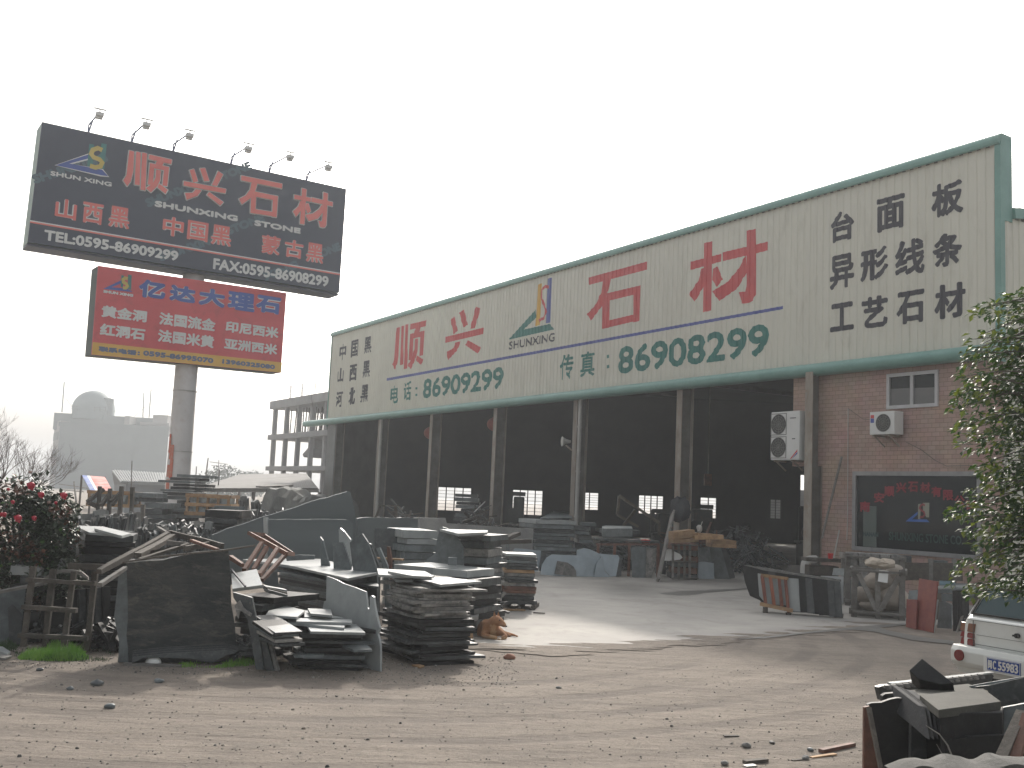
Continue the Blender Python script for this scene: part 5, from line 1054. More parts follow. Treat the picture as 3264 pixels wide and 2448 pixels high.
for pts,lab,ma in (([(905,702),(940,690),(1030,850),(1088,972),(942,965),(925,800)],'left slab of three leaning together left of the neat square stack',G_MID),([(945,650),(965,636),(1002,645),(1050,720),(1115,840),(1172,955),(1165,972),(1090,975),(1000,860),(950,760)],'middle rounded slab of three leaning together left of the neat square stack',G_MID),([(1066,655),(1130,660),(1150,700),(1166,900),(1170,950),(1150,955),(1070,765)],'right slab of three leaning together left of the neat square stack',G_DARK)):
    standing(D_,pts,g_(D_,940,970),g_(D_,1170,976),.035,ma,lab,8)
for pts,lab,ma,Yk in (([(1005,442),(1040,428),(1090,432),(1102,445),(1062,560),(1040,640),(1030,700),(1012,640)],'pale rounded slab leaning below the low wall',G_LIGHT,24),([(1112,495),(1152,480),(1130,640),(1120,700),(1060,700)],'pale slab slanting right of the rounded one below the low wall',G_MID,23.6),([(1180,470),(1205,470),(1215,560),(1190,700),(1160,700)],'thin upright slab below the low wall',G_MID,24.2)):
    standing(D_,[(x,y if y<700 else 830) for x,y in pts],gy(P(D_,1000,0)[0],Yk),gy(P(D_,1200,0)[0],Yk),.035,ma,lab)
plank(D_,(1105,458),24,(1278,382),25,.14,.08,WOOD,'dark beam propped up below the low wall',name='timber'); plank(D_,(1120,455),24.3,(1370,445),25.5,.16,.1,WOOD,'thick dark beam lying below the low wall')
# ------------------------------------------------------------------ along the shed mouth
for pts,lab,ma,off in (([(335,1240),(352,1222),(552,1242),(548,1300),(530,1405),(335,1400)],'blue-grey slab at the left end of the row leaning along the apron',G_BLUE,-.25),([(540,1400),(555,1262),(585,1262),(600,1290),(566,1410)],'thin dark slab edge beside the left end of the leaning row',G_DARK,-.12),
    ([(548,1428),(562,1350),(598,1295),(640,1270),(860,1280),(905,1308),(912,1350),(882,1462),(700,1448)],'large blue-grey slab with rounded top corners leaning at the front of the row',G_BLUE,.0),([(660,1424),(682,1322),(760,1335),(808,1368),(826,1400),(830,1456)],'small pale quarter-round offcut leaning on the large blue-grey slab',G_DUST,.06),
    ([(832,1292),(834,1236),(892,1222),(932,1230),(1000,1260),(1016,1290),(985,1350),(962,1462),(898,1462),(916,1345),(892,1298)],'pale pointed slab with a bowed side, second big one in the leaning row',G_BLUE,-.08),
    ([(890,1300),(930,1295),(955,1310),(982,1350),(960,1400),(975,1466),(885,1462)],'pale slab with a notched right side in the leaning row',G_BLUE,-.02),
    ([(985,1350),(1015,1300),(1032,1285),(1045,1325),(1052,1400),(1092,1457),(1050,1470),(968,1462)],'bell-shaped pale slab leaning in the row',G_BLUE,.04),([(1005,1265),(1155,1277),(1166,1300),(1140,1440),(1095,1466),(1055,1395),(1042,1320)],'squarish greenish slab at the right end of the pale row',G_BLUE,-.12),([(1150,1280),(1185,1290),(1182,1440),(1140,1455)],'narrow dark slab closing the right end of the pale row',G_DARK,-.2),
    ([(1256,1218),(1300,1208),(1455,1220),(1450,1320),(1416,1470),(1270,1466),(1262,1330)],'dark grey slab tapering downwards in front of the rusty bench',G_MID,.0),([(1380,1222),(1458,1222),(1452,1318),(1418,1466),(1375,1470)],'narrow brownish slab overlapping the tapering dark slab',G_DUST,.05),
    ([(1455,1240),(1530,1240),(1530,1430),(1450,1420)],'dark slab in the shade left of the upright pallet',G_DARK,-.3),
    ([(1782,1218),(1872,1215),(1908,1468),(1780,1466)],'grey slab right of the upright pallet, leftmost of three',G_MID,.0),([(1868,1212),(1960,1210),(2030,1468),(1918,1468)],'grey slab right of the upright pallet, middle of three',G_MID,-.06),([(1955,1225),(2010,1230),(2075,1455),(2020,1466)],'grey slab right of the upright pallet, rightmost of three',G_DARK,-.12),([(1785,1330),(1830,1328),(1905,1340),(1908,1466),(1782,1466)],'low paler slab leaning on the slabs right of the pallet',G_BLUE,.05)):
    pl0=Pl(g_(W_,550,1440),g_(W_,2000,1467)); a=pl0.w(0,0,off); b=pl0.w(5,0,off); standing(W_,pts,a,b,.035,ma,lab,5)
# rusty bench carrying goods
Yb=31.0; its=[]
for x0,y0,x1,y1,Y in ((985,1192,1475,1192,Yb),(985,1192,1475,1192,Yb+1.0)): its.append((aty(P(W_,x0,y0),Y),aty(P(W_,x1,y1),Y),.06,.08,WOOD_R,'top_rail'))
for x in (1000,1130,1245,1470):
    for Y in (Yb,Yb+1.0): q=aty(P(W_,x,1190),Y); its.append((V((q.x,q.y,0)),q,.08,.08,WOOD_R,'leg'))
thing_beams('bench','long rusty brown bench behind the leaning row, loaded with slabs and cloth','bench',its)
zt=aty(P(W_,1200,1185),Yb).z
m=MB(); m.box(V((aty(P(W_,1230,1190),Yb).x,Yb+.5,zt+.09)),1.85,1.1,.04); m.build('bench_top',G_DARK,bpy.data.objects['bench'])
m=MB(); vs=[]; c=aty(P(W_,1370,1172),Yb+.1); m.sphere(c+V((0,0,.02)),.13,14,6,1.3,.8,.42); m.build('cloth_bundle',mat('cloth_red',(.42,.05,.04),None,5,.8,.3),None,'crumpled bright red cloth lying on the rusty bench','cloth')
for k,(x,y,r) in enumerate(((1240,1165,.22),(1275,1160,.28),(1300,1168,.2))): pass
m=MB(); c=aty(P(W_,1270,1168),Yb+.2); m.sphere(c,.13,12,6,1.8,.8,.5); m.build('sack',mat('sack_pink',(.42,.34,.31),(.3,.26,.24),6,.9,.6),None,'pale pinkish sack slumped on the rusty bench left of the red cloth','sack')
# white sheet and upright pallet
standing(W_,[(1508,1275),(1538,1232),(1570,1230),(1600,1250),(1640,1268),(1660,1296),(1640,1312),(1560,1322),(1520,1320)],gy(P(W_,1500,0)[0],30.45),gy(P(W_,1700,0)[0],30.45),.02,WHITE,'torn bright white plastic sheet behind the upright pallet',name='plastic_sheet',cat='plastic sheet')
a=g_(W_,1570,1470); b=g_(W_,1770,1470); pl=Pl(a,b,3); its=[]
for y,w_ in ((1197,.06),(1325,.05),(1455,.06)): its.append((pl.pt(P(W_,1568,y),.03),pl.pt(P(W_,1772,y+3),.03),.03,w_*1.6,WOOD_G,'crossboard'))
for x in (1586,1632,1676,1718,1757): its.append((pl.pt(P(W_,x,1190)),pl.pt(P(W_,x-2,1466)),.065,.03,WOOD_G,'slat'))
thing_beams('pallet','grey pallet standing upright against the stack at the shed mouth','pallet',its)
stk('the carton-brown pile behind the upright pallet',W_,1572,1775,1180,30.8,30.8,1.0,6,[G_DARK,WOOD_R],group='slabs behind the upright pallet',kind='layer',jit=.03)
its=[]
for k,(x0,y0,x1,y1) in enumerate(((1575,1108,1730,1092),(1570,1135,1770,1112),(1572,1165,1765,1155),(1735,1138,1960,1132),(1760,1118,1900,1125))):
    plank(W_,(x0,y0),29.9,(x1,y1),30.0,.5,.11,WOOD_O,f'{["topmost","second","lowest","long right-hand","short right-hand"][k]} tan plank lying above the upright pallet','tan planks above the pallet',name='timber')
crate(W_,1905,2060,1160,1215,30.3,.8,'small tan wooden box at the right of the tan planks',WOOD_O,1,1,WOOD_O,z0=None)
m=MB(); c=aty(P(W_,1795,1068),30); m.sphere(c,.10,10,6,.8,.6,1.1); m.v=[v+V((noise.noise(v*14),noise.noise(v*14+V((5,0,0))),noise.noise(v*14+V((0,7,0)))))*.05 for v in m.v]; m.tube([c,c+V((.07,0,.2))],.012,5); m.build('crumpled_sack',PIPE,None,'crumpled pale sack perched on the tan planks','sack')
# dark bundle tied round the column
m=MB(); c=aty(P(W_,1640,915),31.6)
n=[ (0,-.36,.10),(0,-.26,.22),(0,-.08,.27),(0,.1,.25),(0,.26,.22),(0,.34,.14)]
vs=[];K=14
for i,(x,z,r) in enumerate(n):
    for j in range(K): an=j*2*math.pi/K; rr=r*(1+.3*math.sin(j*2.3+i)); vs.append(c+V((rr*math.cos(an),rr*math.sin(an)*.6,z+.05*math.sin(j*1.7))))
m.add(vs,[(i*K+j,i*K+(j+1)%K,(i+1)*K+(j+1)%K,(i+1)*K+j) for i in range(5) for j in range(K)]+[tuple(range(K)),tuple(5*K+j for j in range(K-1,-1,-1))])
m.build('bundle',mat('cloth_dark',(.05,.055,.06),(.035,.035,.04),3,.9,.5),None,'dark ragged bundle tied around the steel column above the pallet','bundle',smooth=True)
m=MB(); m.beam(V((aty(P(W_,1462,1165),29.6).x,29.3,0)),aty(P(W_,1582,948),31.4),.05,.3,up=V((0,1,0))); m.build('board',WOOD_G,None,'long pale board leaning against the column with the dark bundle','board')
# stacks inside the shed mouth
stk('the squarish grey stack beside the white downpipe',W_,470,800,1000,33,33.4,1.6,13,[G_MID,G_DARK,G_MID],group='slabs of the squarish grey stack',kind='slab',jit=.07,rag=.06,top=G_LIGHT)
stk('the dark stack right of the white downpipe',W_,800,960,1018,34,34,1.5,10,[G_DARK,G_MID],group='slabs of the dark stack by the downpipe',kind='slab',jit=.15,rag=.06,lenvar=.3)
stk('the low broad stack behind the bench',W_,1000,1335,1075,34,34,1.5,8,[G_DARK,G_DARK,G_MID],group='slabs of the low broad stack',kind='slab',jit=.2,rag=.08,lenvar=.3)
flatslab(W_,[(1030,1050),(1060,1045),(1260,1050),(1270,1068),(1035,1068)],aty(P(W_,1150,1075),34).z+.22,.2,G_MID,'thick grey slab lying on the low broad stack behind the bench')
flatslab(W_,[(545,985),(650,935),(770,940),(800,985)],px_z(W_,635,1000,33.2)+.05,.03,G_MID,'wide grey slab spread over the squarish grey stack')
stk('the stack in front of the leftmost shed window',D_,770,960,60,44,44,2.0,14,[G_MID,G_DARK],group='slabs of the stack by the left window',kind='slab',jit=.15)
# broken timber heaps (uncountable)
def heapstuff(c,x0,x1,y0,y1,Y,n,L,label,name='timber_heap',ma=WOOD,dY=2.5):
    m=MB(); z0=max(.1,aty(P(c,x0,y1),Y).z); z1=aty(P(c,x0,y0),Y).z; xa=aty(P(c,x0,y0),Y).x; xb=aty(P(c,x1,y0),Y).x
    for _ in range(n):
        s=RND.random(); top=z0+(z1-z0)*(1-abs(2*s-1)**1.6)*RND.uniform(.5,1); p=V((xa+(xb-xa)*s,Y+RND.uniform(0,dY),RND.uniform(.1,max(.2,top)))); d=V((RND.uniform(-1,1),RND.uniform(-.5,.5),RND.uniform(-.55,.55))).normalized(); l=L*RND.uniform(.4,1)
        q0=p-d*l/2; q1=p+d*l/2; q0.z=max(.04,q0.z); q1.z=max(.04,q1.z); m.beam(q0,q1,RND.uniform(.03,.1),RND.uniform(.02,.05),mi=RND.choice((0,0,1)))
    m.build(name,[ma,G_DARK],None,label,'timber heap',kind='stuff')
heapstuff(W_,-60,200,890,1045,34,190,.75,'tangled heap of broken grey timber inside the second shed bay')
heapstuff(D_,120,420,120,230,35,110,.8,'loose heap of broken timber inside the leftmost shed bay')
heapstuff(W_,200,470,1000,1075,38,110,.7,'low heap of offcuts in the third shed bay')
heapstuff(O_,10,330,1190,1400,36,260,.8,'dim jumble of offcuts in the rightmost open bay',ma=WOOD_R,dY=8)
heapstuff(O_,330,640,1180,1400,33,260,.8,'dark jumble of scrap against the office side of the last bay',ma=G_DARK,dY=7)
heapstuff(L2,690,940,960,1190,13.3,130,.45,'dark rubble added to darken the gap between the timber grid frame and the rough block','rubble',G_BLACK,.9)  # added heap: darkens the sunlit ground showing in this gap
heapstuff(L2,180,680,1060,1180,13.7,120,.45,'dark rubble added to darken the ground behind the foot of the timber grid frame','rubble',G_BLACK,.6)  # second added heap, covers bright ground behind the frame
heapstuff(L2,1850,2120,1180,1290,12.9,70,.4,'broken offcuts at the foot of the leaning slabs','rubble',G_DARK,.6)
heapstuff(D_,900,1130,800,1000,18.5,60,.6,'dusty offcuts between the roadside stack and the leaning slabs','rubble',G_DUST,1.5)
heapstuff(W_,900,1600,1150,1250,33,120,.7,'low dim clutter behind the rusty bench','rubble',G_DARK,1.5)
# easel-like rusty frame in the shed
its=[]
for x0,y0,x1,y1,Y in ((1165,812,1150,960,36),(1165,812,1478,1025,36),(1150,960,1315,1055,36.2),(1292,922,1198,1045,36.1),(1478,1020,1478,1120,36)): its.append((aty(P(W_,x0,y0),Y),aty(P(W_,x1,y1),Y),.09,.09,WOOD,'bar'))
thing_beams('triangular_frame','large brown triangular timber frame standing behind the bench inside the shed','frame',its)
# machine silhouettes inside
def machine(c,x0,x1,y0,y1,Y,label):
    a=aty(P(c,x0,y1),Y); b=aty(P(c,x1,y0),Y); cx=(a.x+b.x)/2; w_=b.x-a.x; h=b.z; dk=mat('machine_paint',(.03,.035,.035),(.02,.025,.022),4,.5,.1,0,c3=(.08,.06,.04),s3=5)
    t=thing('stone_saw',label,'machine',V((cx,Y,0))); m=MB(); m.box((cx,Y,h*.2),w_*1.1,1.2,h*.4); m.box((cx,Y,h*.43),w_*1.3,1.4,.12); m.build('bed',dk,t,bevel=.03)
    m=MB(); m.box((cx+w_*.1,Y+.1,h*.7),w_*.7,.8,h*.5); m.build('head',dk,t,bevel=.06); m=MB(); m.tube([V((cx-w_*.2,Y-.5,h*.6)),V((cx-w_*.2,Y-.42,h*.6))],h*.14,20); m.build('saw_blade',dk,t); m=MB(); m.beam(V((cx-w_*.55,Y,h*.4)),V((cx-w_*.55,Y,h*1.02)),.16,.16); m.beam(V((cx-w_*.6,Y,h)),V((cx+w_*.5,Y,h)),.16,.18); m.build('gantry',dk,t)
machine(W_,300,430,800,1010,46,'dark stone saw with a tall head in front of the second shed window')
machine(W_,1690,1900,900,1100,44,'dark low stone saw behind the column in the fourth bay'); machine(W_,1430,1570,935,1080,48,'squat dark stone saw beside the fourth shed window'); machine(O_,735,850,1085,1200,40,'dark machine with a brown heap on it in the rear doorway')
# hanging hook
m=MB(); p=aty(P(W_,1860,640),45); m.tube([p+V((0,0,9-p.z)),p],.03,5); m.build('chain',MATS['steel_web'],None,'thin chain hanging with a rusty hook block in the fourth bay','chain'); m=MB(); m.box(p+V((0,0,-.25)),.3,.25,.5); m.build('hook_block',WOOD_R,bpy.data.objects['chain'])
# ------------------------------------------------------------------ right side: rack of slabs
def rstand(pts,lab,ma,off,lean=4,group=None,**k):
    pl0=Pl(g_(R1,300,560),g_(R1,845,606)); a=pl0.w(0,0,off); b=pl0.w(5,0,off); return standing(R1,pts,a,b,k.pop('th',.022),ma,lab,lean,group,**k)
rstand([(145,220),(290,243),(480,275),(640,300),(640,560),(480,556),(290,497),(268,472),(200,442),(162,335)],'long dark slab with a pale sawn top sticking out left of the slab rack',G_BLACK,-.10,bump=.006)
for k,(x0,x1,yt0,yt1,yb0,yb1,ma) in enumerate(((300,700,250,300,500,572,G_BLACK),(330,760,262,318,510,580,G_DARK),(380,812,272,325,520,586,G_BLACK))):
    rstand([(x0,yt0),(x1,yt1),(x1-8,yb1),(x0+5,yb0)],f'{["rearmost","middle","frontmost"][k]} of three long dark slabs filling the slab rack',ma,-.075+.025*k,group='long slabs in the rack',bump=.005)
for k,(x0,x1,yt,yb,ma) in enumerate(((470,560,315,552,G_LIGHT),(556,610,318,560,G_BLACK),(604,650,315,566,G_DARK),(645,690,318,570,G_BLACK),(688,770,322,580,G_BLACK),(760,800,330,588,G_DARK),(795,850,330,590,G_DARK))):
    rstand([(x0-12,yt),(x1-12,yt+6),(x1+6,yb+2),(x0+2,yb)],f'{["pale rounded slab nearest the red frame","dark slab next to the pale rounded one","grey slab in the middle of the rack front","narrow black slab in the middle of the rack front","broad black slab right of the middle","dusty narrow slab near the right end","dark slab at the right end"][k]} of the slab rack',ma,.02+.02*(k%3),group='front slabs of the rack',bump=.006)
for k in range(5):
    rstand([(150+14*k,222+3*k),(300,241+4*k),(500,272+4*k),(700,302+4*k),(845,326+3*k),(845,330+3*k),(700,307+4*k),(500,277+4*k),(300,246+4*k),(152+14*k,226+3*k)],f'{["rearmost","second","middle","fourth","frontmost"][k]} of five pale sawn slab edges along the top of the rack',G_DUST,-.09+.035*k,group='sawn edges on the rack')
rstand([(255,282),(290,288),(300,482),(266,442)],'pale slab corner at the left side of the red frame of the rack',G_LIGHT,.015)
rstand([(300,300),(470,322),(482,512),(310,498)],'pale slab showing between the bars of the red frame of the rack',G_LIGHT,.03)
rstand([(700,300),(862,305),(860,488),(845,502),(705,480)],'white polished slab standing behind the right end of the slab rack',mat('granite_white',(.40,.41,.41),(.33,.34,.34),3,.45),-.32)
pl0=Pl(g_(R1,300,560),g_(R1,845,606),4); its=[]
RR_=mat('rack_red',(.22,.07,.04),(.14,.05,.035),8,.7,.2)
for x0,y0,x1,y1,ma in ((292,298,325,545,RR_),(352,310,378,520,mat('rack_orange',(.30,.085,.04),(.22,.07,.035),6,.6)),(412,315,432,515,RR_),(458,322,482,572,RR_),(285,298,478,322,WOOD_O)): its.append((pl0.pt(P(R1,x0,y0),.10),pl0.pt(P(R1,x1,y1),.10),.06,.04,ma,'bar'))
its.append((pl0.pt(P(R1,282,498),.12),pl0.pt(P(R1,510,548),.12),.08,.09,WOOD_O,'bearer')); its.append((pl0.pt(P(R1,282,498),-.2),pl0.pt(P(R1,850,585),-.2),.08,.09,WOOD,'bearer'))
for x,y in ((318,545),(482,585)):
    q=pl0.pt(P(R1,x,y-25),.12); its.append((q,V((q.x,q.y,0)),.09,.09,WOOD,'foot'))
q=pl0.pt(P(R1,800,590),-.2); its.append((q,V((q.x,q.y,0)),.09,.09,WOOD,'foot'))
thing_beams('slab_rack','low timber rack with red and orange uprights holding thin slabs on edge','rack',its)
# crates with stone
def bigcrate(F_,label,ma=WOOD_G,fill=True):
    """F_: dict of px; front plane with diagonals, side going back"""
    a=g_(R1,*F_['bl']); b=g_(R1,*F_['br']); ex=(b-a).normalized(); ey=V((-ex.y,ex.x,0)); ey=ey if ey.y>0 else -ey
    pl=Pl(a,b); h=pl.st(P(R1,*F_['tl']))[1]; L=(b-a).length; D=F_['d']; its=[]; c=lambda s,t,z:V((a.x,a.y,0))+ex*s+ey*t+V((0,0,z))
    for s in (0,L/2,L):
        for t in (0,D): its.append((c(s,t,0),c(s,t,h),.11 if s!=L/2 else .10,.05,ma,'upright'))
    its.append((c(L,D/2,0),c(L,D/2,h),.05,.10,ma,'upright'))
    for z in (.12,h-.06):
        for t in (-.05,D+.05): its.append((c(-.05,t,z),c(L+.05,t,z),.045,.11,ma,'rail'))
        for s in (-.075,L+.075): its.append((c(s,0,z),c(s,D,z),.045,.11,ma,'rail'))
    if F_.get('x'): its+=[(c(.08,-.03,h-.12),c(L/2-.03,-.03,.18),.10,.03,ma,'brace'),(c(L-.05,-.03,h-.12),c(L/2+.05,-.03,.18),.10,.03,ma,'brace')]
    its.append((c(0,D/2,.06),c(L,D/2,.06),D*.9,.04,ma,'floor_board'))
    t=thing_beams('wooden_crate',label,'crate',its); return c,L,D,h
c,L,D,h=bigcrate(dict(bl=(935,592),br=(1275,618),tl=(945,240),d=.85,x=1),'open grey timber crate with crossed braces full of pale boulders')
TAN=mat('boulder_tan',(.36,.31,.26),(.27,.235,.20),3,.85,.5,.15)
def rock(p,r,sx,sy,sz,ma,label,group=None,name='boulder',cat='boulder'):
    m=MB(); m.sphere(p,r,14,9,sx,sy,sz); o=V((RND.uniform(0,99),0,0)); m.v=[v+(v-p).normalized()*noise.noise((v-p)*2.2/r*.5+o)*r*.35 for v in m.v]; return m.build(name,ma,None,label,cat,group,smooth=True)
for k,(s,t,z,r,sx,sy,sz,lab) in enumerate(((.62,.45,.72,.36,1.15,.9,.7,'round pale boulder on top inside the braced crate'),(.28,.4,.45,.26,1.1,1.1,.7,'pale boulder at the left inside the braced crate'),(.85,.4,.42,.34,1.0,1.0,.9,'big pale boulder at the right inside the braced crate'),(.45,.35,.24,.22,1.6,1.0,.6,'flat pale boulder at the bottom of the braced crate'),(.9,.6,.85,.22,1,1,1.2,'tall pale boulder at the back right of the braced crate'))):
    rock(c(L*s*.95,D*t,z),r*.9,sx,sy,sz,TAN,lab)
for k,(s,lab) in enumerate(((.42,'crumpled pale paper sack lying on the front rail of the braced crate'),(.66,'crumpled brown paper sack on top of the braced crate'))):
    m=MB(); p=c(L*s,.1,h+.1); m.sphere(p,.17,9,6,1.2,.8,.6); m.v=[v+V((noise.noise(v*9),noise.noise(v*9+V((5,0,0))),noise.noise(v*9+V((0,7,0)))))*.06 for v in m.v]; m.build('paper_sack',mat('paper_tan',(.50,.43,.35),(.4,.34,.28),6,.9),None,lab,'sack')
m=MB(); q=[c(L*.53,-.09,h-.03),c(L*.72,-.09,h-.03),c(L*.70,-.10,h-.27),c(L*.50,-.11,h-.25)]; m.prism(q,V((0,.006,0))); m.build('paper_sheet',WHITE,None,'white sheet of paper hanging on the front rail of the braced crate','paper')
c2,L2_,D2,h2=bigcrate(dict(bl=(890,512),br=(1275,535),tl=(890,142),d=.8),'taller dusty crate of cut blocks behind the braced crate')
for k in range(10):
    i,j=k%5,k//5; m=MB(); m.box(c2(L2_*(.1+.2*i),D2*.45,.3+.62*j),L2_*.18,D2*.7,.56,(c2(1,0,0)-c2(0,0,0)),(c2(0,1,0)-c2(0,0,0))); m.build('cut_block',G_DUST if j else G_MID,None,f'{["lower","upper"][j]} dusty block, {["first","second","third","fourth","fifth"][i]} from the left in the taller crate','stone block','blocks in the taller crate',bevel=.01)
# red slabs and companions
def r2(pts,lab,ma,off,lean=6,th=.025,**k):
    pl0=Pl(g_(R1,1303,664),g_(R1,1490,703)); return standing(R1,pts,pl0.w(0,0,off),pl0.w(3,0,off),th,ma,lab,lean,**k)
r2([(1396,318),(1526,340),(1492,703),(1368,690)],'tall polished red granite slab leaning beside the braced crate',G_RED,.0)
r2([(1308,465),(1384,470),(1370,692),(1303,662)],'lower red granite slab in front of the tall red one',G_RED,.05)
r2([(1325,404),(1388,400),(1384,472),(1318,464)],'small grey stone plate between the two red slabs',G_MID,-.04)
r2([(1500,465),(1526,468),(1498,704),(1478,700)],'pale thin slab edge beside the tall red granite slab',G_LIGHT,-.06)
r2([(1545,485),(1575,480),(1625,505),(1622,675),(1522,668)],'dark grey slab with a cut corner right of the red slabs',G_MID,-.5)
for k,(x,w_) in enumerate(((1632,30),(1668,26),(1700,40))): r2([(x,405),(x+w_,402),(x+w_+3,690),(x+5,692)],f'{["left","middle","right"][k]} of three dark slabs standing on edge close to the car',G_BLACK,-.3+.1*k)
r2([(1690,590),(1705,580),(1665,700),(1655,700)],'thin stick leaning on the slabs close to the car',WOOD_G,.15,name='stick',cat='stick')
a=g_(R1,1520,640); tb=thing('work_bench','low bench covered with grey slabs between the crates and the car','bench',V((a.x+1,a.y+1.5,0)))
zt=.62; q=[onz(P(R1,*p),zt) for p in ((1530,395),(1800,395),(1800,355),(1545,352))]; m=MB(); m.prism(q,V((0,0,-.08))); m.build('bench_top',G_MID,tb)
for p in q: m=MB(); m.beam(V((p.x,p.y,0)),V((p.x,p.y,zt-.08)),.1,.1,up=V((1,0,0))); m.build('leg',WOOD,tb)
m=MB(); m.prism([q[0]+V((0,-.01,-.09)),q[1]+V((0,-.01,-.09)),q[1]+V((0,-.01,-.25)),q[0]+V((0,-.01,-.25))],V((0,.03,0))); m.build('apron_board',G_MID,tb)
for k,(pts,ma,lab) in enumerate((([(1530,372),(1640,368),(1650,380),(1535,386)],G_LIGHT,'pale tile lying on the bench by the car, left one'),([(1655,365),(1760,362),(1765,378),(1660,380)],G_LIGHT,'pale tile lying on the bench by the car, right one'),([(1540,330),(1640,322),(1650,352),(1540,355)],mat('tile_blue',(.16,.25,.30),(.13,.21,.26),3,.4),'bluish tile lying at the back of the bench by the car'))): flatslab(R1,pts,zt+.035,.03,ma,lab,name='stone_tile',cat='stone tile')
# blocks and posts at the office wall
for k,(x0,x1,y0,y1,lab) in enumerate(((1520,1600,195,262,'grey block standing under the shop window, left of the thin post'),(1280,1345,160,230,'dark block standing under the shop window behind the crates'),(1390,1460,265,330,'dark block low against the tiled wall'),(1560,1610,262,320,'reddish block low against the tiled wall'))):
    a=aty(P(R1,x0,y1),24.6); b=aty(P(R1,x1,y0),24.6); m=MB(); m.box(V(((a.x+b.x)/2,24.7,(a.z+b.z)/2)),b.x-a.x,.2,b.z-a.z); m.build('stone_block',[G_MID,G_DARK,G_DARK,G_RED][k],None,lab,'stone block',bevel=.01)
its=[]; z1=aty(P(R1,1500,262),24.6).z
its.append((aty(P(R1,1250,268),24.5),aty(P(R1,1700,275),24.5),.4,.06,WOOD,'shelf_board'))
for x in (1262,1478,1645): q=aty(P(R1,x,270),24.5); its.append((V((q.x,q.y,0)),V((q.x,q.y,aty(P(R1,x,180),24.5).z)),.09,.07,WOOD_G,'upright'))
thing_beams('timber_shelf','rough timber shelf with three uprights along the tiled wall under the shop window','shelf',its)
p=aty(P(R1,770,150),25.5); m=MB(); m.tube([p+V((0,0,-.10)),p+V((0,0,.03))],[.055,.07],12); m.build('red_bucket',mat('plastic_red',(.5,.03,.03),None,3,.4),None,'small red bucket on the ledge beside the steel column','bucket')
m=MB(); m.box(p+V((-.15,.2,-.14)),.9,.5,.08); m.box(p+V((-.15,.2,-.14-p.z/2)),.7,.4,p.z-.28); m.build('stone_ledge',WOOD,None,'low concrete ledge at the foot of the steel column','ledge')
standing(R1,[(795,245),(868,250),(865,300),(785,296)],gy(P(R1,795,0)[0],24),gy(P(R1,868,0)[0],24),.03,G_LIGHT,'pale grey slab leaning behind the white polished slab')
